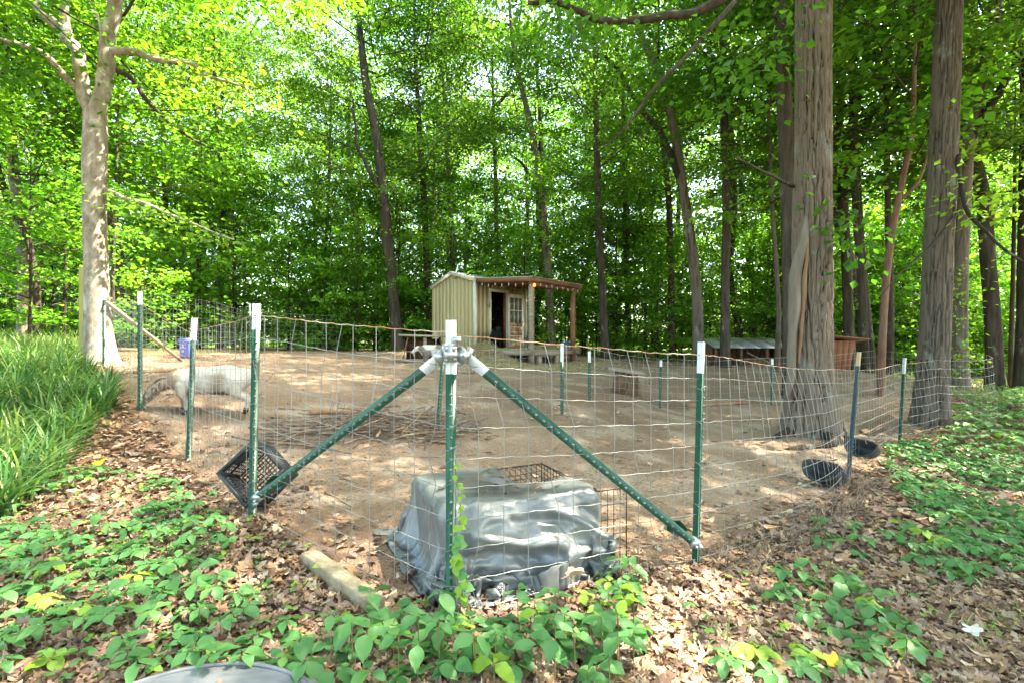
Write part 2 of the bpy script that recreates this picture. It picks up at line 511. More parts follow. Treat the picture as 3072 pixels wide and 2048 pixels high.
# ------------------------------------------------------------------ foliage meshes
def leaf_mesh(name, P, D, N, size, tint, mat, fold=0.25, w=0.42):
    """kite shaped folded leaves: P base, D direction, N normal"""
    n = len(P)
    D = D / (np.linalg.norm(D, axis=1)[:, None] + 1e-9)
    S = np.cross(D, N); S /= np.linalg.norm(S, axis=1)[:, None] + 1e-9
    U = np.cross(S, D)
    size = size[:, None]
    V = np.empty((n, 4, 3))
    V[:, 0] = P
    V[:, 1] = P + D * size * 0.45 + S * size * w + U * size * fold * w
    V[:, 2] = P + D * size - U * size * 0.08
    V[:, 3] = P + D * size * 0.45 - S * size * w + U * size * fold * w
    b = np.arange(n)[:, None] * 4
    F = np.concatenate([b + np.array([[0, 1, 2]]), b + np.array([[0, 2, 3]])])
    me = mesh_np(name, V.reshape(-1, 3), F, False, {'tint': np.repeat(tint, 4)}, [mat])
    return me

def crown_data(rng, H, Rad, nb, per, leaf, droop=0.15, layered=0.09, low=0.35):
    P, D, N, tubes = [], [], [], MB()
    TT = []
    for i in range(nb):
        dens = rng.choice([0.12, 0.6, 1.1, 1.9], p=[0.22, 0.25, 0.28, 0.25]); btint = rng.normal(0, 0.14)
        t = (i + rng.random()) / nb
        z0 = t * H
        az = i * 2.39996 + rng.normal(0, 0.3)
        prof = low + (1 - low) * math.sin(math.pi * min(1.0, 0.15 + 0.8 * t))
        L = Rad * prof * rng.uniform(0.65, 1.12)
        el = 0.12 + 0.95 * t ** 1.4 + rng.normal(0, 0.12)
        m = 7
        s = np.linspace(0, 1, m)
        e = el + 0.25 * np.sin(s * 3) - droop * 2.2 * s ** 2
        a = az + rng.normal(0, 0.25) * s
        st = L / (m - 1)
        d = np.stack([np.cos(e) * np.cos(a), np.cos(e) * np.sin(a), np.sin(e)], 1)
        path = np.concatenate([[[0, 0, 0]], np.cumsum(d[:-1] * st, 0)]) + [0, 0, z0]
        tubes.tube(path, np.linspace(0.008 + 0.0055 * L, 0.004, m), 4, False)
        ns = max(4, int(L * 2.3))
        for k in range(ns + 1):
            q = 0.22 + 0.78 * k / ns
            f = q * (m - 1); ii = min(int(f), m - 2); b0 = path[ii] + (path[ii + 1] - path[ii]) * (f - ii)
            side = 1 if k % 2 else -1
            aa = a[ii] + (side * rng.uniform(0.5, 1.1) if k < ns else 0)
            ee = e[ii] * 0.5 + rng.normal(0, 0.15)
            l2 = L * rng.uniform(0.28, 0.48) * (1.15 - 0.6 * q) + 0.25
            dd = np.array([math.cos(ee) * math.cos(aa), math.cos(ee) * math.sin(aa), math.sin(ee)])
            end = b0 + dd * l2 + [0, 0, -droop * l2 * 0.6]
            tubes.tube([b0, (b0 + end) / 2 + [0, 0, 0.04 * l2], end], [0.006, 0.004, 0.002], 3, False)
            nn = rng.poisson(per * dens * rng.gamma(2.5, 0.4) * (0.5 + l2 * 0.9)) + 1
            tt = rng.beta(1.6, 1.0, nn)[:, None]
            lat = np.cross(dd, [0, 0, 1]); lat /= np.linalg.norm(lat) + 1e-9
            off = rng.normal(0, 1, (nn, 1)) * lat * (0.10 + 0.16 * l2)
            pp = b0 + (end - b0) * tt + off + rng.normal(0, 1, (nn, 3)) * [0.06, 0.06, layered]
            ld = dd * 0.7 + lat * np.sign(off @ lat)[:, None] * 0.7 + rng.normal(0, 0.55, (nn, 3)) + [0, 0, -0.25]
            P.append(pp); D.append(ld); TT.append(np.full(nn, btint))
            N.append(np.array([0, 0, 1.0]) + rng.normal(0, 0.42, (nn, 3)))
    P, D, N = np.concatenate(P), np.concatenate(D), np.concatenate(N)
    size = leaf * np.clip(rng.lognormal(0, 0.28, len(P)), 0.5, 1.8)
    tint = np.clip(0.42 + rng.normal(0, 0.13, len(P)) + np.concatenate(TT) + 0.10 * fbm(P * 0.8, 2, 3), 0, 1)
    tint = np.where(rng.random(len(P)) < 0.012, 1.0, tint)
    return P, D, N, size, tint, tubes

POOL = {}
def pool(kind, k, H, Rad, nb, per, leaf, mat, **kw):
    for i in range(k):
        rng = np.random.default_rng(hash((len(kind), i, 11)) % 100000 + 13 * i + len(kind) * 101)
        P, D, N, size, tint, tb = crown_data(rng, H, Rad, nb, per, leaf, **kw)
        POOL[(kind, i)] = (leaf_mesh('crown', P, D, N, size, tint, mat), tb.mesh('branches', True))
pool('tall', 4, 12.0, 4.9, 36, 29, 0.115, M['leaf_a'])
pool('oak', 4, 13.0, 5.3, 38, 27, 0.105, M['leaf_b'], droop=0.22)
pool('understory', 3, 5.2, 2.3, 26, 17, 0.118, M['leaf_under'], droop=0.2, layered=0.06, low=0.6)
pool('bush', 3, 2.2, 1.5, 20, 11, 0.12, M['leaf_under'], droop=0.3, low=0.8)
print('LEAVES', {k: len(v[0].polygons) for k, v in POOL.items()})
for k in POOL:
    if k[0] in ('tall', 'oak', 'understory', 'bush'):
        POOL[k][1].materials.append(M['bark_dark'])

# ------------------------------------------------------------------ trunks
def trunk_arrays(path, rad, n=14, ridge=0.0, seed=0, step=0.25, flare=0.35, fh=0.6, ridge_f=9.0):
    """bark-ridged tapering trunk along a polyline"""
    P = smooth_path(path, 8)
    L = np.concatenate([[0], np.cumsum(np.linalg.norm(np.diff(P, axis=0), axis=1))])
    m = max(6, int(L[-1] / step))
    s = np.linspace(0, L[-1], m)
    Q = np.stack([np.interp(s, L, P[:, i]) for i in range(3)], 1)
    rl = np.interp(s / L[-1], np.linspace(0, 1, len(rad)), rad)
    rl = rl * (1 + flare * np.exp(-np.maximum(s - 0.15, 0) / fh))
    V, F = tube(Q, rl, n, False, ref=(0, 1, 0))
    a = np.tile(np.arange(n) / n * 2 * np.pi, m); h = np.repeat(s, n); rr = np.repeat(rl, n)
    ctr = np.repeat(Q, n, axis=0)
    c = np.stack([np.cos(a), np.sin(a)], 1)
    low = 0.06 * fbm(np.concatenate([c * 1.2, (h * 0.8)[:, None]], 1), 2, seed)
    # root buttresses
    but = 0.30 * flare / 0.35 * np.exp(-np.maximum(h - 0.1, 0) / (fh * 0.7)) * vnoise(np.concatenate([c * 2.4, (h * 0.3)[:, None]], 1), seed + 5)
    k = 1 + low + but
    rat = np.full(len(k), 0.5)
    if ridge:
        q = np.concatenate([c * ridge_f * 0.5, (h * 1.5)[:, None]], 1)
        warp = 0.30 * vnoise(np.concatenate([c * 4, (h * 7)[:, None]], 1), seed + 3)
        q = q + warp[:, None]
        rd = np.clip(np.abs(vnoise(q, seed + 1)) * 4.5, 0, 1) * 2 - 1
        rd2 = np.clip(np.abs(vnoise(q * [1.9, 1.9, 2.4], seed + 2)) * 4.0, 0, 1) * 2 - 1
        k = k + ridge * (rd + 0.5 * rd2) / rr * 0.5
        rat = np.clip(0.5 + 0.28 * rd + 0.22 * rd2, 0, 1)
    return ctr + (V - ctr) * k[:, None], F, rat

def place_crown(root, kind, idx, z_base, scale, rotz, off=(0, 0)):
    lv, br = POOL[(kind, idx % len([1 for q in POOL if q[0] == kind]))]
    o = add('crown', lv, None, root, (off[0], off[1], z_base), (0, 0, rotz), scale)
    b = add('branches', br, None, root, (off[0], off[1], z_base), (0, 0, rotz), scale)
    return o, b

def pix_tree(name, label, uv, Y, w, kind, bark, crown_z=4.5, top=15.0, sides=14, ridge=0.0, cs=1.0, group=None, step=0.3, flare=0.35, zb=None, cat='tree', crown=True, seed=0, ridge_f=9.0, rads=None, fh=0.6):
    """tree whose trunk runs through photo pixels at distance Y; w = trunk width in photo pixels"""
    pts = [px(u, v, Y) for u, v in uv]
    base = np.array([pts[0][0], Y, 0.0]); base[2] = gz(base[0], Y)
    pts[0][2] = min(pts[0][2], base[2]) - 0.25 if pts[0][2] < base[2] + 0.3 else pts[0][2]
    if pts[0][2] > base[2]:
        pts.insert(0, np.array([pts[0][0], Y, base[2] - 0.25]))
    d = pts[-1] - pts[-2]; d = d / np.linalg.norm(d); d = d * 0.6 + np.array([0, 0, 0.5]); d /= np.linalg.norm(d)
    rest = base[2] + top - pts[-1][2]
    if rest > 1:
        pts.append(pts[-1] + d * rest * 0.5); pts.append(pts[-1] + (d * 0.5 + np.array([0, 0, 0.5])) * rest * 0.5)
    r0 = w / FPX * Y / 2
    rad = [r0, r0 * 0.92, r0 * 0.85, r0 * 0.72, r0 * 0.5, r0 * 0.2]
    if rads: rad = [r0 * k for k in rads]
    root = thing(name, label, cat, base, 0, group)
    V, F, rat = trunk_arrays(np.array(pts) - base, rad, sides, ridge, seed + int(uv[0][0]), step, flare, fh, ridge_f)
    add('trunk', mesh_np('trunk', V, F, True, {'ridge': rat}), M[bark], root)
    if crown:
        P = np.array(pts)
        i = np.argmin(np.abs(P[:, 2] - base[2] - crown_z - 3)); q = P[i] - base
        place_crown(root, kind, int(uv[0][0]) % 4, crown_z, (cs, cs, cs), uv[0][0] * 1.7, (q[0], q[1]))
    return root, base, np.array(pts)

def limb(root, base, pts, r0, r1, mat, k=6, n=7, name='limb', seed=0, wob=0.5):
    P = smooth_path(np.array(pts) - base, k)
    jit = np.stack([vnoise(P * 3 + seed, 3), vnoise(P * 3 + seed, 4), vnoise(P * 3 + seed, 5)], 1) * r0 * wob
    jit[0] = 0
    r = np.linspace(r0, r1, len(P))
    V, F = tube(P + jit, r, n, True)
    return add(name, mesh_np(name, V, F, True), mat, root)

def spray(root, base, pts, n, leaf, mat, seed, spread=0.35, hang=0.25, z_sp=0.12, tint0=0.45):
    """leafy twigs along a limb given by world points"""
    rng = np.random.default_rng(seed)
    P = smooth_path(np.array(pts) - base, 10)
    idx = (rng.beta(1.8, 1.0, n) * (len(P) - 1)).astype(int)
    off = rng.normal(0, 1, (n, 3)) * [spread, spread, z_sp] - [0, 0, hang * 0.5]
    pos = P[idx] + off
    D = off * [1, 1, 0.3] / spread + rng.normal(0, 0.5, (n, 3)) + [0, 0, -0.3]
    N = np.array([0, 0, 1.0]) + rng.normal(0, 0.4, (n, 3))
    me = leaf_mesh('leaves', pos, D, N, leaf * rng.uniform(0.6, 1.2, n), np.clip(tint0 + rng.normal(0, 0.15, n), 0, 1), mat)
    o = add('leaves', me, None, root)
    return o

GTREE = 'woodland trees behind the goat pen'
# -- the forked pale tree at the left end of the fence
def forked_tree():
    Y = 9.6
    root, base, pts = pix_tree('forked_tree', 'pale lichen-patched tree that forks low, at the end of the fence', [(300, 1095), (292, 900), (285, 700), (283, 500), (286, 400), (285, 330)], Y, 62, 'tall', 'bark_pale', rads=[1, 0.98, 0.95, 0.95, 1.0, 0.9],
                               sides=40, ridge=0.0, crown=False, top=4.0, step=0.12, flare=0.55)
    b = M['bark_pale']
    def P(*uvd): return [px(u, v, Y + d) for u, v, d in uvd]
    l1 = P((286, 400, 0), (312, 230, -0.05), (318, 150, -0.05), (335, 70, -0.1), (352, -20, -0.2), (370, -200, -0.3), (350, -420, -0.3))
    limb(root, base, l1, 0.15, 0.10, b, n=16, seed=1)
    l2 = P((284, 400, 0), (248, 235, 0.1), (225, 150, 0.2), (175, 90, 0.3), (105, 0, 0.4), (30, -120, 0.5), (0, -300, 0.6))
    limb(root, base, l2, 0.125, 0.08, b, n=14, seed=2)
    l3 = P((236, 270, 0.1), (190, 225, 0.0), (130, 165, -0.2), (60, 135, -0.3), (-30, 110, -0.5), (-160, 80, -0.7))
    limb(root, base, l3, 0.075, 0.03, b, seed=3)
    l4 = P((330, 155, -0.05), (400, 160, 0.0), (500, 185, 0.2), (570, 190, 0.4), (640, 235, 0.6), (760, 270, 0.9))
    limb(root, base, l4, 0.085, 0.02, b, seed=4)
    l5 = P((335, 200, 0), (390, 235, 0.3), (440, 300, 0.5), (520, 380, 0.8), (600, 430, 1.1), (700, 480, 1.3))
    limb(root, base, l5, 0.06, 0.015, M['bark_dark'], seed=5)
    l6 = P((318, 570, 0), (380, 595, -0.2), (440, 612, -0.4), (560, 665, -0.7), (700, 720, -0.9))
    limb(root, base, l6, 0.045, 0.012, b, seed=6)
    l7 = P((200, 120, 0.2), (196, 40, 0.2), (198, -80, 0.2), (190, -300, 0.2))
    limb(root, base, l7, 0.10, 0.05, b, seed=7)
    l8 = P((290, 260, 0), (305, 95, -0.2), (275, 10, -0.3), (250, -90, -0.4))
    limb(root, base, l8, 0.035, 0.02, b, seed=8)
    spray(root, base, l6, 420, 0.11, M['leaf_b'], 61, 0.35, 0.2, 0.10, 0.55)
    spray(root, base, l4[2:], 420, 0.11, M['leaf_b'], 62, 0.4, 0.2, 0.2, 0.7)
    spray(root, base, l5[1:], 700, 0.13, M['leaf_a'], 63, 0.55, 0.3, 0.3, 0.5)
    spray(root, base, l3[1:], 500, 0.13, M['leaf_a'], 64, 0.5, 0.3, 0.25, 0.5)
    place_crown(root, 'tall', 1, 5.2, (1, 1, 0.9), 0.6, (0.1, 0.2))
forked_tree()

# -- the big furrowed trunk inside the fence, split along one side
BIG_Y = 7.9
def taper_bar(root, base, pts, r, mat, name):
    P = smooth_path(np.array(pts) - base, 8)
    t = np.linspace(0, 1, len(P))
    rr = r * np.sin(np.pi * (0.04 + 0.92 * t)) ** 0.6 * (1 + 0.22 * vnoise(np.c_[t * 9, t * 0, t * 0], 6))
    P = P + np.c_[0.35 * r * vnoise(np.c_[t * 7, t * 0 + 3, t * 0], 8), 0 * t, 0 * t]
    V, F = tube(P, rr, 14, True)
    V = V + (0.12 * r * fbm(V * [14, 14, 4], 2, 9))[:, None] * np.array([1, 1, 0])
    return add(name, mesh_np(name, V, F, True), mat, root)
def big_tree():
    root, base, pts = pix_tree('big_tree', 'thick furrowed tree with a long split in its bark, standing inside the fence', [(2428, 1300), (2430, 1100), (2436, 800), (2438, 500), (2440, 200), (2440, -150)], BIG_Y, 88, 'oak', 'bark_big', rads=[1.12, 1.05, 0.98, 0.95, 0.92, 0.85], fh=0.75,
                               sides=210, ridge=0.045, crown=False, top=15, step=0.034, flare=0.62, ridge_f=15.0)
    # healed split: a smooth pale flange of bark and a strip of raw orange wood beside it
    def P(*uvd): return [px(u, v, BIG_Y + d) for u, v, d in uvd]
    f1 = P((2362, 1190, -0.16), (2368, 1120, -0.19), (2374, 1000, -0.20), (2386, 870, -0.21), (2400, 760, -0.225), (2410, 700, -0.22), (2418, 650, -0.17))
    taper_bar(root, base, f1, 0.085, M['bare_wood'], 'split_flange')
    f2 = P((2396, 1090, -0.24), (2402, 1000, -0.285), (2410, 900, -0.295), (2416, 820, -0.29), (2420, 750, -0.285), (2424, 690, -0.24))
    taper_bar(root, base, f2, 0.030, M['raw_wood'], 'raw_wood')
    for k, (pts_, r) in enumerate([(((2470, 1285, -0.25), (2490, 1302, -0.6), (2380, 1318, -0.9), (2310, 1332, -1.0), (2250, 1345, -1.05)), 0.075),
                                   (((2500, 1275, 0.0), (2545, 1305, -0.35), (2580, 1335, -0.7), (2620, 1350, -1.1)), 0.07),
                                   (((2375, 1290, -0.1), (2320, 1320, -0.4), (2280, 1338, -0.7)), 0.05)]):
        w = [px(u, v, BIG_Y + d) for u, v, d in pts_]
        for i, q in enumerate(w):
            q[2] = gz(q[0], q[1]) + (0.10 if i == 0 else 0.02 - 0.015 * i)
        limb(root, base, w, r, 0.025, M['bark_big'], n=10, name='root', seed=k)
    limb(root, base, [px(2400, -260, 7.9), px(2300, -80, 7.4), px(2170, 0, 7.0), px(2060, 40, 6.8), px(1900, 60, 6.7), px(1800, 52, 6.6), px(1700, 18, 6.5), px(1580, 8, 6.5)], 0.085, 0.03, M['bark_dark'], seed=2)
    limb(root, base, [px(2415, -230, 7.9), px(2200, 10, 6.6), px(2110, 110, 6.4), px(2040, 190, 6.3), px(1950, 280, 6.3), px(1880, 380, 6.3), px(1800, 450, 6.3)], 0.04, 0.008, M['bark_dark'], seed=3)
    limb(root, base, [px(2380, 560, 7.9), px(2280, 510, 7.2), px(2200, 470, 7.0)], 0.03, 0.01, M['bark_dark'], seed=4)
    sp = [px(2370, -60, 7.5), px(2340, 60, 7.4), px(2260, 180, 7.2), px(2150, 230, 7.0)]
    spray(root, base, sp, 300, 0.14, M['leaf_a'], 71, 0.35, 0.3, 0.35, 0.3)
    sp = [px(2000, 40, 6.8), px(1850, 60, 6.7), px(1700, 20, 6.5), px(1560, 0, 6.5)]
    spray(root, base, sp, 380, 0.12, M['leaf_a'], 72, 0.35, 0.3, 0.25, 0.4)
    sp = [px(2480, 500, 7.4), px(2530, 640, 7.3), px(2580, 720, 7.2)]
    spray(root, base, sp, 110, 0.16, M['leaf_a'], 73, 0.25, 0.3, 0.3, 0.4)
    place_crown(root, 'oak', 2, 8.2, (0.9, 0.9, 0.8), 2.0)
M['bare_wood'] = noisy('weathered_bare_wood', (0.13, 0.105, 0.084), (0.22, 0.185, 0.152), 6, 0.85, bump=0.4, bscale=20, stretch=(1, 1, 0.15))
M['raw_wood'] = noisy('raw_orange_wood', (0.16, 0.085, 0.045), (0.27, 0.17, 0.09), 8, 0.85, bump=0.4, bscale=20, stretch=(1, 1, 0.15))
big_tree()

def right_tree():
    root, base, pts = pix_tree('fence_tree', 'tall grey-barked tree with the wire fence wrapped round its foot', [(2795, 1270), (2800, 1120), (2808, 900), (2822, 600), (2836, 300), (2848, 0), (2855, -200)], 9.0, 62, 'oak', 'bark_grey', rads=[1.1, 1.03, 0.97, 0.94, 0.9, 0.85], fh=0.75,
                               sides=150, ridge=0.035, crown=False, top=15, step=0.045, flare=0.5, ridge_f=14.0)
    limb(root, base, [px(2860, 560, 8.95), px(2875, 470, 8.8), px(2895, 620, 8.4), px(2960, 700, 8.0), px(3040, 770, 7.7), px(3120, 820, 7.4)], 0.045, 0.015, M['bark_grey'], seed=1)
    limb(root, base, [px(2870, 640, 8.8), px(2800, 730, 8.3), px(2720, 800, 8.0), px(2640, 890, 7.8)], 0.03, 0.006, M['bark_grey'], seed=2)
    sp = [px(2900, 560, 8.6), px(2990, 560, 8.3), px(3072, 540, 8.0)]
    spray(root, base, sp, 260, 0.13, M['leaf_under'], 81, 0.45, 0.3, 0.3, 0.9)
    place_crown(root, 'oak', 3, 7.4, (0.88, 0.88, 0.85), 0.4)
right_tree()

# -- trunks one can tell apart behind the pen
ROWS = [
 ('woodland_tree', 'dark leaning trunk beside the shed, its stem bending away as it climbs', [(1192, 1010), (1170, 800), (1152, 600), (1128, 400), (1098, 250)], 19.5, 40, 'oak', 'bark_dark', 5.0),
 ('woodland_tree', 'slim dark trunk rising right against the plain end wall of the shed', [(1292, 1010), (1280, 800), (1272, 600), (1256, 350), (1245, 150)], 21.5, 26, 'tall', 'bark_dark', 6.0),
 ('woodland_tree', 'pale slender trunk standing straight up behind the shed ridge', [(1362, 950), (1356, 700), (1342, 470), (1330, 250)], 23.5, 21, 'tall', 'bark_pale', 6.5),
 ('woodland_tree', 'straight thin grey pole of a tree behind the porch roof', [(1492, 950), (1488, 600), (1480, 300), (1474, 60)], 25.0, 18, 'oak', 'bark_grey', 10.5),
 ('woodland_tree', 'grey curving trunk seen between the two porch posts', [(1655, 1040), (1640, 760), (1615, 520), (1588, 360), (1550, 200)], 20.5, 30, 'oak', 'bark_grey', 8.5),
 ('woodland_tree', 'upright dark trunk standing just beyond the outer porch post', [(1816, 1052), (1806, 860), (1796, 650), (1790, 400)], 19.5, 28, 'tall', 'bark_dark', 4.5),
 ('woodland_tree', 'slim dark trunk above the slanted wooden bench', [(1886, 1050), (1880, 800), (1872, 500)], 24.0, 21, 'tall', 'bark_dark', 5.5),
 ('woodland_tree', 'very thin bare sapling stem past the wooden bench', [(1936, 1045), (1934, 800), (1920, 600)], 25.0, 11, 'understory', 'bark_dark', 5.0),
 ('woodland_tree', 'dark straight trunk behind the inner wire fence', [(2018, 1060), (2012, 800), (2004, 560), (1985, 400)], 22.0, 25, 'oak', 'bark_dark', 5.5),
 ('woodland_tree', 'speckled trunk that swings over and forks high above the pen', [(2098, 1085), (2092, 920), (2075, 740), (2048, 560), (2020, 380), (1975, 210), (1925, 110)], 16.5, 36, 'oak', 'bark_grey', 7.5),
 ('woodland_tree', 'straight dark trunk before the metal roofed shelter', [(2176, 1085), (2176, 860), (2180, 600), (2172, 350)], 15.5, 30, 'tall', 'bark_dark', 6.0),
 ('woodland_tree', 'tall shaded trunk close behind the big split tree', [(2378, 1150), (2368, 800), (2362, 500), (2350, 250), (2338, 0)], 11.0, 54, 'tall', 'bark_dark', 7.5),
 ('woodland_tree', 'slim brown stem leaning away just left of the split tree', [(2330, 1110), (2336, 950), (2330, 820), (2318, 640)], 14.0, 17, 'understory', 'bark_grey', 4.5),
 ('woodland_tree', 'reddish thin trunk growing inside the far fence', [(2640, 1212), (2648, 1000), (2668, 760), (2712, 520), (2735, 420), (2742, 250)], 11.0, 25, 'understory', 'bark_red', 5.0),
 ('woodland_tree', 'dark trunk beside the rusty red coop', [(2596, 1130), (2588, 900), (2570, 650), (2560, 400)], 15.5, 27, 'tall', 'bark_dark', 5.0),
 ('woodland_tree', 'slim dark trunk paired close to the one by the coop', [(2622, 1135), (2606, 960), (2590, 800)], 16.0, 20, 'oak', 'bark_dark', 6.0),
 ('woodland_tree', 'near black trunk in shade behind the reddish stem', [(2668, 1120), (2672, 900), (2664, 650)], 15.0, 22, 'tall', 'bark_dark', 6.0),
 ('woodland_tree', 'dark trunk whose upper limb crosses behind the split tree', [(2548, 1080), (2540, 800), (2530, 520), (2580, 260), (2620, 60)], 17.0, 34, 'oak', 'bark_dark', 6.5),
 ('ivy_tree', 'trunk fringed with small leafy shoots behind the fence tree', [(2882, 1215), (2876, 1000), (2884, 700), (2900, 450), (2960, 150), (2990, 0)], 12.5, 50, 'oak', 'bark_grey', 6.0),
 ('woodland_tree', 'stout leaning trunk on the open forest floor past the fence tree', [(2984, 1172), (2980, 1000), (2966, 800), (2950, 600), (2900, 380)], 14.5, 46, 'tall', 'bark_dark', 5.5),
 ('woodland_tree', 'slim stem between two stout trunks past the fence tree', [(3030, 1180), (3034, 1000), (3040, 800)], 15.0, 15, 'understory', 'bark_dark', 5.0),
 ('woodland_tree', 'stout straight trunk outermost on the open forest floor', [(3066, 1185), (3072, 1000), (3078, 700), (3080, 400)], 14.0, 44, 'oak', 'bark_dark', 5.0),
 ('woodland_tree', 'pale trunk half hidden in leaves left of the forked tree', [(70, 980), (72, 800), (62, 650), (40, 500)], 14.5, 34, 'tall', 'bark_pale', 5.0),
 ('woodland_tree', 'dark crooked stem left of the forked tree', [(112, 985), (105, 820), (70, 680), (20, 590)], 13.5, 22, 'tall', 'bark_dark', 4.0),
 ('woodland_tree', 'thin grey stem close to the right of the forked tree', [(338, 1000), (340, 820), (345, 640), (352, 430)], 15.0, 12, 'understory', 'bark_grey', 3.5),
 ('woodland_tree', 'grey trunk in the wood beyond the blue bin', [(496, 1010), (494, 800), (496, 650), (490, 400)], 20.0, 20, 'tall', 'bark_grey', 4.5),
 ('woodland_tree', 'slender dark trunk between the blue bin and the shed', [(660, 1010), (664, 820), (668, 600), (650, 350)], 21.0, 20, 'oak', 'bark_dark', 4.2),
 ('woodland_tree', 'thin sapling trunk deep in the wood near the feeding trough', [(985, 1010), (975, 800), (985, 600)], 25.0, 14, 'oak', 'bark_grey', 4.2),
]
row_info = []
for k, (nm, lab, uv, Y, w, kind, bark, cz) in enumerate(ROWS):
    cs = 1.0 if kind != 'understory' else 1.3
    r_, b_, p_ = pix_tree(nm, lab, uv, Y, w * 0.86, kind, bark, cz, 16.0 if kind != 'understory' else 9.5, 16 if w < 40 else 28, 0.012 if w >= 28 else 0.0, cs, GTREE, seed=k, step=0.22)
    row_info.append((r_, b_, p_))
def extra_limb(i, pts, r0, r1, bark):
    r_, b_, p_ = row_info[i]
    limb(r_, b_, pts, r0, r1, M[bark], n=6)
Yq = 16.5
extra_limb(9, [px(2045, 560, Yq), px(1995, 430, Yq), px(1930, 330, Yq), px(1850, 210, Yq), px(1790, 160, Yq)], 0.13, 0.05, 'bark_grey')
extra_limb(0, [px(1150, 590, 19.5), px(1100, 500, 19.3), px(1070, 430, 19.2), px(1060, 300, 19)], 0.12, 0.04, 'bark_dark')
extra_limb(4, [px(1625, 590, 20.5), px(1570, 500, 20.3), px(1530, 460, 20.2)], 0.10, 0.03, 'bark_grey')
extra_limb(3, [px(1488, 320, 25), px(1560, 230, 24.8), px(1590, 120, 24.5)], 0.10, 0.04, 'bark_dark')
extra_limb(17, [px(2545, 420, 17), px(2640, 320, 16.5), px(2740, 200, 16), px(2800, 60, 15.5)], 0.11, 0.04, 'bark_dark')
extra_limb(13, [px(2700, 600, 11), px(2760, 540, 10.8), px(2800, 420, 10.6)], 0.05, 0.015, 'bark_red')
extra_limb(18, [px(2890, 480, 12.5), px(2960, 330, 12.3), px(3040, 200, 12), px(3100, 60, 12)], 0.13, 0.05, 'bark_grey')
# leafy shoots on the ivy-fringed trunk
r_, b_, p_ = row_info[18]
spray(r_, b_, [px(2882, 1150, 12.3), px(2878, 1000, 12.3), px(2884, 800, 12.3)], 420, 0.10, M['leaf_under'], 91, 0.22, 0.1, 0.3, 0.7)

# -- the rest of the wood: copies of a few trees
TRUNKS = []
for i in range(5):
    rng = np.random.default_rng(50 + i)
    zz = np.array([-0.3, 1.5, 4, 7, 11, 16.0])
    pts = np.stack([np.cumsum(rng.normal(0, 0.34, 6)), np.cumsum(rng.normal(0, 0.34, 6)), zz], 1); pts[0, :2] = 0
    V, F, rat = trunk_arrays(pts, [0.19, 0.175, 0.16, 0.13, 0.09, 0.04], 12, 0.0, i, 0.35, 0.4)
    TRUNKS.append(mesh_np('trunk', V, F, True, {'ridge': rat}, [M[['bark_dark', 'bark_grey', 'bark_dark', 'bark_dark', 'bark_grey'][i]]]))
rng = np.random.default_rng(4)
taken = [b[:2] for _, b, _ in row_info] + [np.array([-8.2, 9.6]), np.array([4.8, 7.9]), np.array([7.9, 9.0])]
def forest_tree(x, y, s, kind, group, label, cz=None, wide=1.0):
    z = gz(x, y)
    root = thing('woodland_tree', label, 'tree', (x, y, z), 0, group)
    k = int(rng.integers(0, 5))
    add('trunk', TRUNKS[k], None, root, None, (0, 0, rng.uniform(0, 6.28)), (s * wide, s * wide, s))
    place_crown(root, kind, int(rng.integers(0, 4)), (cz if cz else rng.uniform(5.0, 7.5)) * s, (s * rng.uniform(0.9, 1.15),) * 2 + (s,), rng.uniform(0, 6.28))
    taken.append(np.array([x, y]))
def where(x, y):
    a = x / y
    if a < -0.62: return 'beyond the forked tree'
    if a < -0.28: return 'beyond the blue bin'
    if a < -0.02: return 'behind the shed'
    if a < 0.26: return 'beyond the porch and bench'
    if a < 0.60: return 'behind the metal roofed shelter'
    return 'past the fence tree'
cnt = 0
tries = 0
while cnt < 46 and tries < 4000:
    tries += 1
    y = rng.uniform(21, 46); x = rng.uniform(-1.15, 1.15) * y
    if min(np.hypot(*(np.array([x, y]) - t)) for t in taken) < 2.6: continue
    if in_poly(np.array([x]), np.array([y]), PEN)[0]: continue
    if abs(x / y + 0.02) < 0.05 and y < 42 and rng.random() < 0.8: continue
    forest_tree(x, y, rng.uniform(0.9, 1.25), 'tall' if rng.random() < 0.5 else 'oak', 'trees deep in the wood ' + where(x, y), 'slender leafy tree deep in the wood ' + where(x, y))
    cnt += 1
# beside and behind the viewpoint: the trees that shade the pen
for (x, y, s) in [(-11.5, 6.5, 1.0), (-14, 12, 1.1), (-9, 1.0, 1.05), (-5.5, -3.5, 1.0), (0.5, -5.0, 1.1), (6.0, -4.0, 1.05), (9.5, 0.5, 1.0), (11.5, 5.0, 1.1),
                  (14.5, 8.5, 1.05), (17, 2, 1.1), (16, -5, 1.1), (11, -9, 1.1), (3.5, -10, 1.1), (-4, -11, 1.0), (-12, -5, 1.1), (-17, 3, 1.1), (-18, 9, 1.1), (21, 12, 1.1), (23, 5, 1.1),
                  (5.2, 1.0, 1.0), (2.0, -2.0, 1.1), (-14.5, 17.5, 1.05), (-17, 15, 1.0), (13.0, 18.5, 1.0), (19, 17, 1.1)]:
    forest_tree(x, y, s, 'oak' if (x * 7 + y) % 2 < 1 else 'tall', 'trees around the viewpoint', 'leafy tree among those standing round the outside of the pen', cz=6.2)

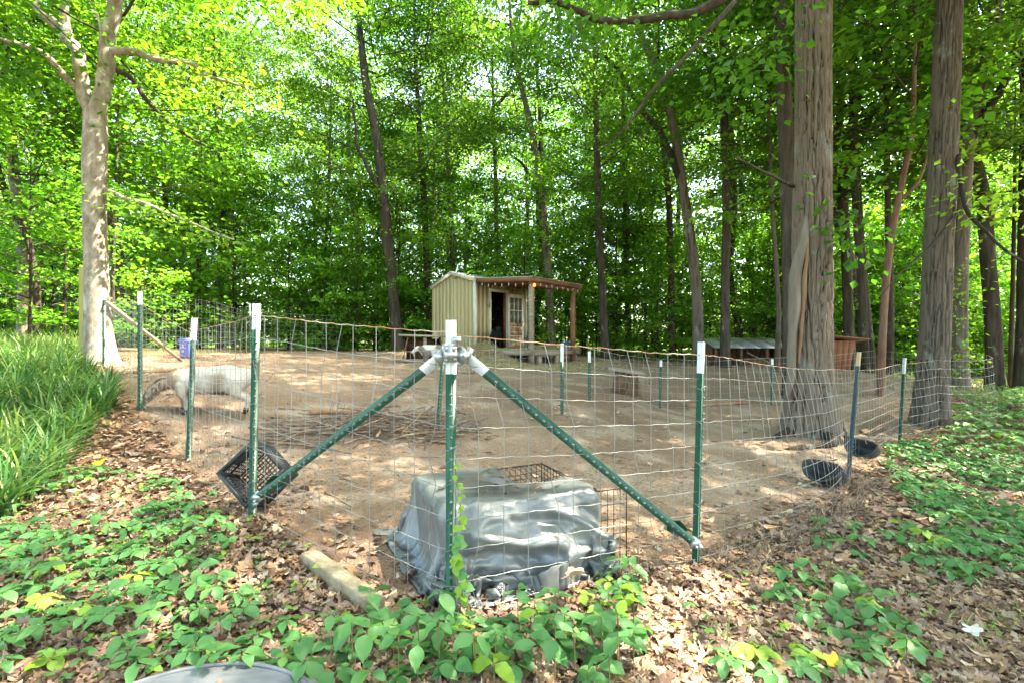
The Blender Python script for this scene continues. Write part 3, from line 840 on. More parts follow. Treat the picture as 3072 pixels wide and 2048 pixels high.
# understory trees and bushes that close the view between the trunks
UND = 'understory bushes along the edge of the wood'
def under(x, y, kind, s, k):
    z = gz(x, y) - 0.05
    lab = ('bright green leafy sapling in the understory ' if kind == 'understory' else 'low bright green bush at the edge of the wood ') + where(x, y)
    root = thing('sapling' if kind == 'understory' else 'bush', lab, 'sapling' if kind == 'understory' else 'bush', (x, y, z), 0, ('bushes ' if kind == 'bush' else 'saplings ') + where(x, y))
    V, F = UST
    o, b = place_crown(root, kind, k, 0.15 if kind == 'bush' else 0.5 * s, (s, s, s), k * 2.1)
    if kind == 'understory':
        add('trunk', UTRUNK, None, root, None, None, (s, s, s))
UST = (None, None)
_V, _F = tube([(0, 0, -0.2), (0.04, 0.02, 1.5), (0.0, 0.05, 3.2), (0.06, 0.0, 5.2)], [0.045, 0.04, 0.028, 0.01], 7, False)
UTRUNK = mesh_np('trunk', _V, _F, True, None, [M['bark_grey']])
cnt = tries = 0
while cnt < 240 and tries < 5000:
    tries += 1
    y = 19.5 + 19 * rng.random() ** 1.3; x = rng.uniform(-1.2, 1.2) * y
    if in_poly(np.array([x]), np.array([y]), PEN)[0]: continue
    if 1.0 < x < 10.5 and y < 21.5: continue
    under(x, y, 'understory' if rng.random() < 0.62 else 'bush', rng.uniform(0.75, 1.25), cnt)
    cnt += 1
for k, (x, y, kd, s) in enumerate([(-11.5, 11.5, 'understory', 0.9), (-13, 14, 'understory', 1.1), (-12.0, 17.5, 'bush', 1.3), (-11, 19, 'understory', 1.0), (-15, 10.5, 'bush', 1.5), (-13.0, 8.8, 'bush', 1.1), (-16, 8, 'understory', 1.0),
                                  (-10.2, 13.4, 'bush', 0.8), (-14, 20, 'understory', 1.2), (-9.5, 20.5, 'understory', 1.0), (-7.5, 21, 'bush', 1.3), (-6.0, 21.5, 'understory', 1.1), (-4.5, 22, 'bush', 1.2),
                                  (16.5, 19, 'understory', 1.2), (18.5, 22, 'understory', 1.2), (15, 21.5, 'bush', 1.3), (21, 19.5, 'understory', 1.1), (20.5, 16, 'bush', 1.0), (13.5, 22.5, 'understory', 1.1), (24, 22, 'understory', 1.3)]):
    under(x, y, kd, s, k)

# the far wood: too deep to tell trees apart
def far_wood():
    rng = np.random.default_rng(77)
    n = 190000
    ncl = 3800
    a = rng.uniform(-1.15, 1.15, ncl); r = rng.uniform(40, 62, ncl); h = rng.uniform(0, 1, ncl) ** 1.5 * 24
    cx, cy, cz = r * np.sin(a), r * np.cos(a), h
    id_ = rng.integers(0, ncl, n)
    P = np.stack([cx[id_], cy[id_], cz[id_] + 0.3], 1) + rng.normal(0, 1, (n, 3)) * [1.1, 1.1, 0.55]
    P[:, 2] = np.maximum(P[:, 2], 0.1)
    D = rng.normal(0, 1, (n, 3)) + [0, 0, -0.3]
    N = np.array([0, 0, 1.0]) + rng.normal(0, 0.5, (n, 3))
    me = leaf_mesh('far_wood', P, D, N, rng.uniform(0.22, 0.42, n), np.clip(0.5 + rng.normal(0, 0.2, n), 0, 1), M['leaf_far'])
    o = add('far_wood', me)
    tag(o, 'dense far woodland foliage closing the view behind the trees', 'wood', kind='stuff')
far_wood()
# ------------------------------------------------------------------ fence
M['post_green'] = noisy('post_green_paint', (0.010, 0.060, 0.034), (0.018, 0.085, 0.050), 30, 0.38, bump=0.08, bscale=120, spec=0.5, dist=0.003)
M['post_white'] = noisy('post_white_paint', (0.50, 0.52, 0.51), (0.66, 0.67, 0.66), 24, 0.5, bump=0.1, bscale=90, lo=0.3, hi=0.5, dist=0.003)
M['post_blue'] = noisy('post_slate_blue_paint', (0.030, 0.048, 0.065), (0.06, 0.085, 0.10), 25, 0.5, bump=0.1, dist=0.003)
M['galv'] = new_mat('galvanised_wire', (0.25, 0.255, 0.245), 0.42, 0.4, 0.5)
M['rusty'] = noisy('rusting_wire', (0.36, 0.17, 0.085), (0.50, 0.42, 0.33), 5, 0.7, metal=0.1, bump=0, lo=0.45, hi=0.6)
M['cast'] = noisy('cast_aluminium', (0.30, 0.31, 0.31), (0.52, 0.53, 0.53), 40, 0.35, metal=0.7, bump=0.25, bscale=120, spec=0.5, dist=0.004)
M['rubber'] = noisy('black_rubber', (0.016, 0.019, 0.022), (0.045, 0.052, 0.056), 9, 0.55, bump=0.1, spec=0.4, dist=0.003)

M['stud'] = noisy('stud_glint_paint', (0.05, 0.12, 0.085), (0.30, 0.36, 0.33), 60, 0.4, metal=0.3, bump=0)  # studs paler than the post: their glint is put into the colour
T_PROFILE = np.array([(-0.0215, 0.0), (0.0215, 0.0), (0.0215, 0.006), (0.0045, 0.008), (0.0045, 0.034), (-0.0045, 0.034), (-0.0045, 0.008), (-0.0215, 0.006)]) * 1.22
def t_prism(z0, z1, prof=T_PROFILE, grow=0.0):
    n = len(prof)
    p = prof * (1 + grow)
    V = np.concatenate([np.c_[p, np.full(n, z0)], np.c_[p, np.full(n, z1)]])
    Q = np.array([[i, (i + 1) % n, n + (i + 1) % n, n + i] for i in range(n)])
    # caps of the T: two quads each
    caps = []
    for o in (0, n):
        caps += [[o + 0, o + 1, o + 2, o + 7], [o + 3, o + 4, o + 5, o + 6]]
    return V, [Q, np.array(caps)]

def frame_rot(zdir, face):
    z = Vector(zdir).normalized()
    y = -Vector(face)
    x = y.cross(z).normalized()
    y = z.cross(x).normalized()
    return Matrix((x, y, z)).transposed().to_euler()

def t_post(label, base, top, face=(0, -1, 0), tip=0.2, group='steel fence posts', name='fence_post', mat='post_green', tipmat='post_white', studs=True, bury=0.25, clips=()):
    base = np.asarray(base, float); top = np.asarray(top, float)
    L = np.linalg.norm(top - base)
    root = thing(name, label, 'fence post', base, 0, group, frame_rot(top - base, face))
    V, F = t_prism(-bury, L - tip); s = MB().raw(V, F)
    s.box((0, -0.0015, (L - tip - bury) / 2), (0.008, 0.004, L - tip + bury))
    s.build('shaft', M[mat], root)
    V, F = t_prism(L - tip, L, grow=0.02); s = MB().raw(V, F)
    s.box((0, -0.0018, L - tip / 2), (0.009, 0.004, tip - 0.001))
    s.build('tip', M[tipmat], root)
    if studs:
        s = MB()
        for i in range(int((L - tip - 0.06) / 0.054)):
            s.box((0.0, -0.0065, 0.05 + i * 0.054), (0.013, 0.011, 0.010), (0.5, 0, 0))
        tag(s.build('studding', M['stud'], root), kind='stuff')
    for h, w in clips:
        th = np.linspace(-0.3, 2 * np.pi * 0.62, 14)
        loop = np.stack([0.029 * np.cos(th + 0.4), 0.012 + 0.024 * -np.sin(th + 0.4) * 1.0, h + 0.012 * np.sin(th * 1.3 + w)], 1)
        loop = np.concatenate([[[0.055 + 0.01 * w, -0.012, h + 0.012 * w]], loop, [[-0.05, -0.006, h - 0.02]]])
        MB().tube(smooth_path(loop, 3), 0.0018, 5).build('wire_clip', M['galv'], root, True)
    return root

def seg_normal(a, b):
    d = np.asarray(b)[:2] - np.asarray(a)[:2]; d /= np.linalg.norm(d)
    n = np.array([d[1], -d[0]])
    return n

def wire_run(label, nodes, tops, n_lines=10, spacing=0.152, r=0.0018, bulge=None, sag=0.03, seed=0, out=1.0, rust_top=True, bottom=0.03, knots=True, far=False, lean=0.0):
    """woven wire hung along plan nodes; tops = top wire height above ground at each node; bulge(s, t) = outward push"""
    rng = np.random.default_rng(seed)
    N = np.array([np.asarray(n, float)[:2] for n in nodes])
    seg = np.linalg.norm(np.diff(N, axis=0), axis=1)
    S = np.concatenate([[0], np.cumsum(seg)])
    tot = S[-1]
    gzn = ground_z(N[:, 0], N[:, 1], False)
    zt = gzn + np.asarray(tops)
    ds = 0.05 if not far else 0.12
    s = np.linspace(0, tot, int(tot / ds) + 1)
    X = np.interp(s, S, N[:, 0]); Yc = np.interp(s, S, N[:, 1])
    k = np.clip(np.searchsorted(S, s, side='right') - 1, 0, len(seg) - 1)
    fr = (s - S[k]) / seg[k]
    nrm = np.array([seg_normal(N[i], N[i + 1]) for i in range(len(seg))])[k] * out
    # ease the normals over the posts so the net does not tear
    ker = np.ones(7) / 7
    nrm = np.stack([np.convolve(np.pad(nrm[:, i], 3, 'edge'), ker, 'valid') for i in range(2)], 1)
    ztop = np.interp(s, S, zt) - sag * seg[k] / 2.0 * np.sin(np.pi * fr) ** 2
    zbot = ground_z(X, Yc, False) + bottom
    def pos(si, t):
        """si index array, t 0 bottom .. 1 top"""
        b = bulge(s[si], t, fr[si], k[si]) if bulge else 0.0
        wob = 0.012 * fbm(np.stack([s[si] * 1.1, np.full(len(si), t * 3.1), np.zeros(len(si))], 1), 3, seed + 2) * np.sin(np.pi * np.clip(fr[si], 0, 1))
        o = b + wob
        z = zbot[si] + (ztop[si] - zbot[si]) * t
        z = z + 0.010 * fbm(np.stack([s[si] * 1.3, np.full(len(si), t * 9.7), np.ones(len(si))], 1), 2, seed + 4)
        return np.stack([X[si] + nrm[si, 0] * o, Yc[si] + nrm[si, 1] * o, z], 1)
    root = thing('wire_fence', label, 'wire fence', (N[0][0], N[0][1], gzn[0]))
    org = np.array([N[0][0], N[0][1], gzn[0]])
    ia = np.arange(len(s))
    ts = np.linspace(0, 1, n_lines)
    for j, t in enumerate(ts):
        P = pos(ia, t)
        if not far:
            P[:, 2] += 0.003 * np.sin(s / spacing * 2 * np.pi)
        rr = r * (1.35 if j in (0, n_lines - 1) else 1.0)
        MB(org).tube(P, rr, 5 if not far else 4, False, ref=(0, 0, 1)).build('line_wire', M['rusty'] if (j == n_lines - 1 and rust_top) else M['galv'], root, True)
    sk = np.arange(spacing * 0.6, tot, spacing)
    kn = MB(org)
    tt = np.linspace(0, 1, n_lines)
    for q in sk:
        q = q + rng.normal(0, 0.012)
        i = int(np.clip(np.searchsorted(s, q), 0, len(s) - 1))
        dx = rng.normal(0, 0.012) + lean * 0.0
        P = []
        for t in tt:
            i2 = int(np.clip(np.searchsorted(s, q + lean * (1 - t) * math.sin(math.pi * fr[i]) + rng.normal(0, 0.004)), 0, len(s) - 1))
            P.append(pos(np.array([i2]), t)[0])
        P = np.array(P)
        MB(org).tube(P, r, 4, False, ref=(0, 1, 0)).build('stay_wire', M['galv'], root, True)
        if knots:
            for p in P:
                e = r * 2.1
                kn.raw(p + np.array([(e, 0, 0), (-e, 0, 0), (0, e, 0), (0, -e, 0), (0, 0, e), (0, 0, -e)]),
                       [np.array([(0, 2, 4), (2, 1, 4), (1, 3, 4), (3, 0, 4), (2, 0, 5), (1, 2, 5), (3, 1, 5), (0, 3, 5)])])
    if knots:
        tag(kn.build('wire_knotting', M['galv'], root), kind='stuff')
    return root

# posts of the near corner
CB = gp(F_CORNER[0], F_CORNER[1]); CT = px(1353, 960, F_CORNER[1])
t_post('green steel corner post with a white tip carrying two slanted braces', CB, CT, (0.05, -1, 0), 0.27, clips=[(h, k * 0.4) for k, h in enumerate((0.16, 0.34, 0.5, 0.68, 0.8, 0.86, 0.97, 1.06, 1.38))])
P2B, P2T = gp(*LP[1][:2]), px(770, 912, 3.41)
t_post('green steel post with a white tip, clamped to the brace beside the milk crate', P2B, P2T, (0.5, -0.85, 0), 0.18, clips=[(h, 0.3) for h in (0.25, 0.5, 0.8, 1.1, 1.4)])
P3B, P3T = gp(*LP[2][:2]), px(583, 955, 5.1)
t_post('green steel post standing in front of the grazing goat', P3B, P3T, (0.5, -0.85, 0), 0.23, clips=[(h, 0.2) for h in (0.5, 1.0, 1.4)])
P4B, P4T = gp(*LP[3][:2]), px(420, 875, 6.2)
t_post('tall green steel post beside the grazing goat\'s head', P4B, P4T, (0.6, -0.8, 0), 0.17)
P5B, P5T = gp(*LP[4][:2]), px(312, 865, 9.2)
t_post('steel post standing right against the pale forked tree', P5B, P5T, (0.5, -0.8, 0), 0.22)
R1B, R1T = gp(*RP[1][:2]), px(2113, 1026, 3.28)
t_post('green studded steel post with a white tip, clamped to the brace past the tarp', R1B, R1T, (0.85, -0.5, 0), 0.21, clips=[(h, 0.5) for h in (0.2, 0.42, 0.7, 0.98, 1.2)])
R2B, R2T = gp(*RP[2][:2]), px(2583, 1056, 5.9)
R3B, R3T = gp(*RP[3][:2]), px(2718, 1073, 7.9)
t_post('green steel post just before the fence reaches its tree', R3B, R3T, (0.6, -0.8, 0), 0.26)

M['pine'] = noisy('pale_cut_pine', (0.42, 0.30, 0.15), (0.58, 0.45, 0.26), 7, 0.8, bump=0.2, stretch=(1, 1, 0.2))
t_post('leaning slate-blue steel post with a bare wooden tip above the black feed tubs', R2B, R2T, (0.7, -0.7, 0), 0.17, mat='post_blue', tipmat='pine')

# braces: slanting steel posts with an anchor plate, foot clamp and galvanised sleeve
def brace(label, p0, p1, face, plate_at):
    p0, p1 = np.asarray(p0), np.asarray(p1)
    L = np.linalg.norm(p1 - p0)
    root = thing('fence_brace', label, 'fence brace', p0, 0, 'slanted corner braces', frame_rot(p1 - p0, face))
    V, F = t_prism(0.02, L - 0.16, grow=0.0); s = MB().raw(V, F)
    s.build('shaft', M['post_green'], root)
    V, F = t_prism(L - 0.16, L - 0.02, grow=0.04); MB().raw(V, F).build('tip', M['post_white'], root)
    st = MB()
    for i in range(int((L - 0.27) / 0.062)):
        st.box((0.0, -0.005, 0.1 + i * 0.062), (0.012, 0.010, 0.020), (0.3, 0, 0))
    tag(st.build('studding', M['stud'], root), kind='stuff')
    V = []
    pl = np.array([(-0.045, -0.08), (0.045, -0.08), (0.055, 0.03), (0.012, 0.085), (-0.012, 0.085), (-0.055, 0.03)])
    n = len(pl)
    V = np.concatenate([np.c_[pl[:, 0], np.full(n, 0.008), pl[:, 1] + plate_at], np.c_[pl[:, 0], np.full(n, 0.013), pl[:, 1] + plate_at]])
    b = MB().raw(V, [np.array([[i, (i + 1) % n, n + (i + 1) % n, n + i] for i in range(n)]), np.array([[0, 1, 2, 5], [2, 3, 4, 5], [n + 5, n + 2, n + 1, n], [n + 5, n + 4, n + 3, n + 2]])])
    b.build('anchor_plate', M['post_green'], root)
    c = MB()
    c.box((0, 0.01, 0.02), (0.062, 0.05, 0.07), (0.2, 0, 0)).box((0.02, -0.025, 0.0), (0.02, 0.03, 0.05)).disc((0, -0.025, 0.03), 0.010, 0.03, 8, (0, 1, 0))
    c.build('foot_clamp', M['cast'], root)
    return root
brace('slanted green brace running down from the corner post towards the milk crate', P2B + [0.03, -0.02, 0.14], px(1328, 1068, 2.47), (0.5, -0.85, 0.1), 0.30)
brace('slanted green brace running down from the corner post past the tarp', R1B + [-0.02, -0.03, 0.14], px(1388, 1062, 2.46), (-0.4, -0.9, 0.1), 0.24)

def corner_bracket():
    c = px(1353, 1062, 2.43)
    root = thing('corner_bracket', 'silver cast bracket bolted round the top of the corner post', 'bracket', c)
    MB().box((0, -0.004, 0), (0.066, 0.055, 0.075)).box((0, -0.012, 0.03), (0.052, 0.05, 0.03)).box((0.0, -0.034, 0.0), (0.022, 0.014, 0.07)).build('collar', M['cast'], root)
    MB().box((-0.055, 0.012, -0.012), (0.06, 0.04, 0.062), (0, -0.65, 0.2)).box((-0.03, 0.0, 0.028), (0.028, 0.045, 0.05)).build('socket', M['cast'], root)
    MB().box((0.055, 0.012, -0.006), (0.065, 0.045, 0.068), (0, 0.65, -0.2)).box((0.085, 0.012, 0.005), (0.035, 0.05, 0.06), (0, 0.5, 0)).build('socket', M['cast'], root)
    MB().box((0.032, -0.012, 0.07), (0.042, 0.03, 0.036)).disc((0.032, -0.03, 0.072), 0.011, 0.02, 6, (0, 1, 0)).build('wedge', M['cast'], root)
    for x, z in ((-0.02, -0.028), (0.026, -0.024)):
        MB().disc((x, -0.042, z), 0.0095, 0.016, 6, (0, 1, 0)).build('bolt', M['galv'], root)
corner_bracket()

# woven wire: near left run, near right run, the inner cross fence and the back fence
wire_run('woven wire fence running from the corner post past the goat to the forked tree', LP + [np.array([-8.15, 9.35])], [1.44, 1.42, 1.36, 1.36, 1.35, 1.35], 10, 0.152, 0.0021, sag=0.012, seed=1, out=1.0, lean=0.05)
def bulge_r(s, t, fr, k):
    return np.where(k == 1, 0.22 * np.sin(np.pi * fr) ** 1.2 * (1 - t) ** 0.8, 0) + np.where(k >= 3, 0.10 * (1 - np.abs(t - 0.3)), 0)
TREE2 = np.array([px(2795, 1270, 9.0)[0], 9.0])
_wrap = [TREE2 + 0.78 * np.array([math.cos(a), math.sin(a)]) for a in np.radians([232, 258, 285, 310, 338, 5, 40])]
wire_run('sagging woven wire fence running from the corner post past the feed tubs to its tree', RP + _wrap, [1.44, 1.42, 1.30, 1.30] + [1.3] * 7, 10, 0.152, 0.0021, bulge=bulge_r, sag=0.02, seed=2, out=1.0, lean=0.10)
IN = [np.array([-3.25, 5.22, 0]), px(1312, 1300, 6.5), px(1686, 1243, 7.95), px(1768, 1222, 9.2), px(1980, 1222, 10.0), px(2315, 1213, 10.5), px(2632, 1200, 11.2)]
wire_run('inner wire fence crossing the pen below the shed', [IN[0], IN[1], IN[2]], [1.1, 1.12, 1.15], 8, 0.152, 0.0022, sag=0.03, seed=3, far=True, knots=False, rust_top=False)
wire_run('inner wire fence running behind the slanted bench to the far trees', IN[3:] + [np.array([8.9, 10.0, 0])], [1.0, 1.0, 1.02, 1.0, 1.05], 8, 0.152, 0.0026, sag=0.03, seed=4, far=True, knots=False, rust_top=False)
t_post('thin green steel post leaning behind the corner post', gp(*IN[1][:2]), px(1330, 1085, 6.5) + [0, 0, 0.1], tip=0.1)
t_post('slim steel post at the end of the inner wire fence before the porch', gp(*IN[2][:2]), px(1686, 1030, 7.95), tip=0.30)
t_post('white-tipped steel post leaning beside the slanted bench', gp(*IN[3][:2]), px(1768, 1053, 9.2), tip=0.21)
t_post('dark steel post with a short white tip behind the studded post', gp(*IN[4][:2]), px(1983, 1080, 10.0), tip=0.13)
t_post('dark steel post seen against the split tree', gp(*IN[5][:2]), px(2317, 1076, 10.5), tip=0.13)
t_post('slate-blue steel post beside the reddish thin trunk', gp(*IN[6][:2]), px(2636, 1085, 11.2), tip=0.1, mat='post_blue')
BK = [np.array([-8.0, 9.9, 0]), np.array([-8.1, 13.2, 0]), px(750, 1052, 16.2), px(1010, 1052, 17.8)]
wire_run('back wire fence behind the blue bin at the edge of the wood', BK, [1.6, 1.45, 1.35, 1.3], 10, 0.17, 0.0023, sag=0.02, seed=5, far=True, knots=False, rust_top=False)
t_post('far steel post with a white tip at the back fence by the wood', gp(*BK[2][:2]), px(750, 912, 16.2), tip=0.42)
# ------------------------------------------------------------------ shed with porch
M['siding'] = noisy('khaki_siding_paint', (0.33, 0.26, 0.14), (0.41, 0.33, 0.185), 2.5, 0.75, bump=0.12, bscale=40, stretch=(1, 1, 0.12), dist=0.004)
M['trim'] = noisy('off_white_trim_paint', (0.50, 0.46, 0.36), (0.70, 0.67, 0.58), 6, 0.7, bump=0.15, stretch=(1, 1, 0.3), dist=0.004)
M['red_wood'] = noisy('red_brown_timber', (0.15, 0.06, 0.03), (0.27, 0.13, 0.068), 5, 0.75, bump=0.25, bscale=25, stretch=(0.3, 0.3, 1), dist=0.006)
M['old_wood'] = noisy('weathered_grey_timber', (0.19, 0.145, 0.105), (0.34, 0.28, 0.215), 6, 0.85, bump=0.35, bscale=25, stretch=(0.25, 0.25, 1), dist=0.006)
M['brown_wood'] = noisy('brown_timber', (0.10, 0.055, 0.032), (0.19, 0.115, 0.07), 6, 0.8, bump=0.3, bscale=25, dist=0.006)
M['door_brown'] = noisy('worn_stained_door', (0.20, 0.095, 0.04), (0.42, 0.27, 0.15), 5, 0.7, bump=0.2, c3=(0.62, 0.56, 0.45), lo=0.4, hi=0.58, dist=0.004)
M['metal_roof'] = noisy('galvanised_roof_sheet', (0.30, 0.31, 0.31), (0.46, 0.47, 0.47), 3, 0.4, metal=0.5, bump=0.1, dist=0.004)
M['glass'] = new_mat('dim_window_glass', (0.10, 0.10, 0.07), 0.08, 0, 0.6)
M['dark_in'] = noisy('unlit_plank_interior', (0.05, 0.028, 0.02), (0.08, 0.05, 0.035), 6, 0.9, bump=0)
M['hay'] = attr_mat('hay_straw', 'col', 0.85, 0, noise_amt=0.15)
M['soil_flat'] = noisy('packed_straw_soil', (0.30, 0.22, 0.12), (0.44, 0.34, 0.19), 14, 0.95, bump=0.8, bscale=60)
M['green_plastic'] = new_mat('green_plastic', (0.015, 0.09, 0.055), 0.4)
M['blue_plastic'] = noisy('blue_plastic', (0.02, 0.06, 0.22), (0.035, 0.09, 0.30), 5, 0.45, bump=0)
M['pale_blue'] = noisy('sun_bleached_blue_plastic', (0.13, 0.16, 0.50), (0.19, 0.22, 0.58), 5, 0.5, bump=0)
M['white_print'] = new_mat('white_print', (0.75, 0.77, 0.80), 0.6)
M['bulb'] = new_mat('clear_bulb_glass', (0.32, 0.29, 0.24), 0.15, 0, 0.6)
M['bulb_lit'] = new_mat('amber_lit_bulb', (0.9, 0.35, 0.08), 0.3)
_b = M['bulb_lit'].node_tree.nodes['Principled BSDF']
_b.inputs['Emission Color'].default_value = (1.0, 0.25, 0.04, 1); _b.inputs['Emission Strength'].default_value = 0.6
M['black_cord'] = new_mat('black_cord', (0.015, 0.015, 0.015), 0.6)

SH_C, SH_A = np.array([-1.28, 17.0]), R(40)
GW, FL, PD = 2.33, 2.9, 2.45           # gable width, front length, porch depth
FLOOR, EAVE, EAVE_B, RIDGE, RIDGE_X = 1.12, 3.58, 3.48, 3.92, -1.22
def shed():
    root = thing('shed', 'khaki plank shed with an open door and a lean-to porch', 'shed', (SH_C[0], SH_C[1], 0), -SH_A)
    def roof_z(x):
        return EAVE + (RIDGE - EAVE) * (-x / -RIDGE_X if False else x / RIDGE_X) if x > RIDGE_X else RIDGE + (EAVE_B - RIDGE) * (RIDGE_X - x) / (RIDGE_X + GW)
    # gable end boards, each cut to the roof slope
    wall = MB(); 
    nb = 12; bw = GW / nb
    gw = add('wall', MB().box((-GW / 2, 0.06, (FLOOR + EAVE_B) / 2), (GW - 0.02, 0.05, EAVE_B - FLOOR - 0.02)).box((-GW / 2, FL - 0.04, (FLOOR + EAVE_B) / 2), (GW - 0.02, 0.05, EAVE_B - FLOOR - 0.02))
             .box((-GW + 0.03, FL / 2, (FLOOR + EAVE_B) / 2), (0.05, FL - 0.1, EAVE_B - FLOOR - 0.02)).mesh('wall'), M['dark_in'], root)
    for i in range(nb):
        x0, x1 = -GW + i * bw + 0.006, -GW + (i + 1) * bw - 0.006
        for part in ((x0, x1),):
            xs = [x0, x1]
            if x0 < RIDGE_X < x1: xs = [x0, RIDGE_X, x1]
            z0 = 0.95
            V, F = [], []
            for yy in (0.0, 0.028):
                V += [(x, yy, z0) for x in xs] + [(x, yy, roof_z(x) - 0.01) for x in xs]
            n = len(xs); V = np.array(V)
            for k in range(n - 1):
                F += [[k, k + 1, n + k + 1, n + k], [2 * n + k + 1, 2 * n + k, 3 * n + k, 3 * n + k + 1], [n + k, n + k + 1, 3 * n + k + 1, 3 * n + k]]
            F += [[0, n, 3 * n, 2 * n], [n - 1, 3 * n - 1, 4 * n - 1, 2 * n - 1]]
            add('siding_board', MB().raw(V, [np.array(F)]).mesh('siding_board'), M['siding'], root)
    # front wall boards around the doorway (local x = 0 plane)
    D0, D1, DT = 0.80, 1.64, 3.22
    nbf = 14; bf = FL / nbf
    for i in range(nbf):
        y0, y1 = i * bf + 0.006, (i + 1) * bf - 0.006
        c = (y0 + y1) / 2
        if D0 - 0.06 < c < D1 + 0.06:
            add('siding_board', MB().box((-0.014, c, (DT + EAVE) / 2 + 0.02), (0.028, y1 - y0, EAVE - DT - 0.02)).mesh('siding_board'), M['siding'], root)
        else:
            add('siding_board', MB().box((-0.014, c, (0.95 + EAVE) / 2), (0.028, y1 - y0, EAVE - 0.95 - 0.02)).mesh('siding_board'), M['siding'], root)
    for nm, c, sz in (('corner_trim', (0.016, 0.0, 2.26), (0.03, 0.11, 2.6)), ('corner_trim', (-0.05, -0.016, 2.26), (0.10, 0.03, 2.6)), ('corner_trim', (0.016, FL - 0.04, 2.3), (0.03, 0.10, 2.5)),
                      ('door_trim', (0.018, D0 - 0.05, 2.18), (0.03, 0.10, 2.1)), ('door_trim', (0.018, D1 + 0.03, 2.18), (0.03, 0.06, 2.1)), ('door_trim', (0.021, (D0 + D1) / 2, DT + 0.05), (0.034, D1 - D0 + 0.24, 0.11))):
        MB().box(c, sz).build(nm, M['trim'], root)
    MB().box((-GW / 2, FL / 2, FLOOR - 0.04), (GW - 0.06, FL - 0.06, 0.05)).build('floor', M['dark_in'], root)
    for y in (D0 - 0.06, D1 + 0.06):
        MB().box((-0.10, y + (0.03 if y < 1 else -0.03), 2.17), (0.14, 0.03, 2.1)).build('door_jamb', M['red_wood'], root)
    # rake boards of the gable
    for x0, x1 in ((-GW - 0.06, RIDGE_X), (RIDGE_X, 0.05)):
        a = np.array([x0, -0.03, roof_z(x0)]); b = np.array([x1, -0.03, roof_z(x1)])
        MB().bar(a - [0, 0, 0.03], b - [0, 0, 0.03], 0.03, 0.10, (0, 0, 1)).build('rake_board', M['trim'], root)
    # roof sheets
    rf = add('roof', MB().raw([(RIDGE_X, -0.08, RIDGE + 0.05), (RIDGE_X, FL + 0.1, RIDGE + 0.05), (-GW - 0.1, FL + 0.1, roof_z(-GW - 0.1) + 0.05), (-GW - 0.1, -0.08, roof_z(-GW - 0.1) + 0.05),
                               (RIDGE_X, -0.08, RIDGE + 0.02), (RIDGE_X, FL + 0.1, RIDGE + 0.02), (-GW - 0.1, FL + 0.1, roof_z(-GW - 0.1) + 0.02), (-GW - 0.1, -0.08, roof_z(-GW - 0.1) + 0.02)],
                              [np.array([[0, 1, 2, 3], [7, 6, 5, 4], [0, 3, 7, 4], [1, 5, 6, 2], [2, 6, 7, 3], [0, 4, 5, 1]])]).mesh('roof'), M['metal_roof'], root)
    zc = roof_z(0.05)
    PZ = 3.40
    for (xa, za, xb, zb) in ((RIDGE_X, RIDGE + 0.02, 0.05, EAVE + 0.03), (0.05, EAVE + 0.03, PD + 0.12, PZ + 0.05)):
        n = 30
        ys = np.linspace(-0.08, FL + 0.1, n)
        zz = 0.010 * np.where(np.arange(n) % 2, 1, -1)
        V = np.concatenate([np.c_[np.full(n, xa), ys, za + zz + 0.012], np.c_[np.full(n, xb), ys, zb + zz + 0.012], np.c_[np.full(n, xa), ys, za + zz], np.c_[np.full(n, xb), ys, zb + zz]])
        F = []
        for k in range(n - 1):
            F += [[k, n + k, n + k + 1, k + 1], [2 * n + k + 1, 3 * n + k + 1, 3 * n + k, 2 * n + k]]
        F += [[0, 2 * n, 3 * n, n], [n - 1, 2 * n - 1, 4 * n - 1, 3 * n - 1]]
        for k in range(n - 1):
            F += [[n + k, 3 * n + k, 3 * n + k + 1, n + k + 1]]
        add('roof_sheet', MB().raw(V, [np.array(F)]).mesh('roof_sheet'), M['metal_roof'], rf)
    # porch frame
    for y in np.linspace(0.05, FL - 0.05, 6):
        MB().bar((0.03, y, EAVE - 0.07), (PD + 0.06, y, PZ - 0.03), 0.045, 0.12).build('rafter', M['red_wood'], root)
    MB().box((PD - 0.02, FL / 2, PZ - 0.14), (0.09, FL + 0.05, 0.14)).build('porch_beam', M['red_wood'], root)
    MB().box((PD + 0.085, FL / 2, PZ - 0.02), (0.025, FL + 0.14, 0.13)).build('fascia', M['red_wood'], root)
    MB().bar((0.08, -0.065, EAVE - 0.05), (PD + 0.07, -0.065, PZ - 0.03), 0.025, 0.14).build('fascia', M['red_wood'], root)
    for y, mt in ((0.06, 'old_wood'), (FL - 0.40, 'red_wood')):
        MB().box((PD - 0.02, y, (PZ - 0.21 + 0.4) / 2 + 0.0), (0.14, 0.14, PZ - 0.21 - 0.4)).build('porch_post', M[mt], root)
    # deck
    for i in range(17):
        x = 0.10 + i * 0.146
        MB().box((x, FL / 2, FLOOR), (0.136, FL + 0.1, 0.035)).build('deck_board', M['old_wood'], root)
    MB().box((PD + 0.02, FL / 2, FLOOR - 0.09), (0.04, FL + 0.1, 0.14)).build('deck_rim', M['old_wood'], root)
    MB().box((1.25, -0.03, FLOOR - 0.09), (2.4, 0.04, 0.14)).build('deck_rim', M['old_wood'], root)
    for x, y in ((PD - 0.05, 0.5), (PD - 0.05, 1.5), (PD - 0.05, 2.6), (1.2, 0.1)):
        wx = SH_C + x * np.array([math.cos(SH_A), -math.sin(SH_A)]) + y * np.array([math.sin(SH_A), math.cos(SH_A)])
        g = gz(*wx)
        h = FLOOR - 0.2 - g + 0.1
        if h > 0.05:
            MB().box((x, y, g - 0.1 + h / 2), (0.16, 0.16, h)).build('pier', M['old_wood'], root)
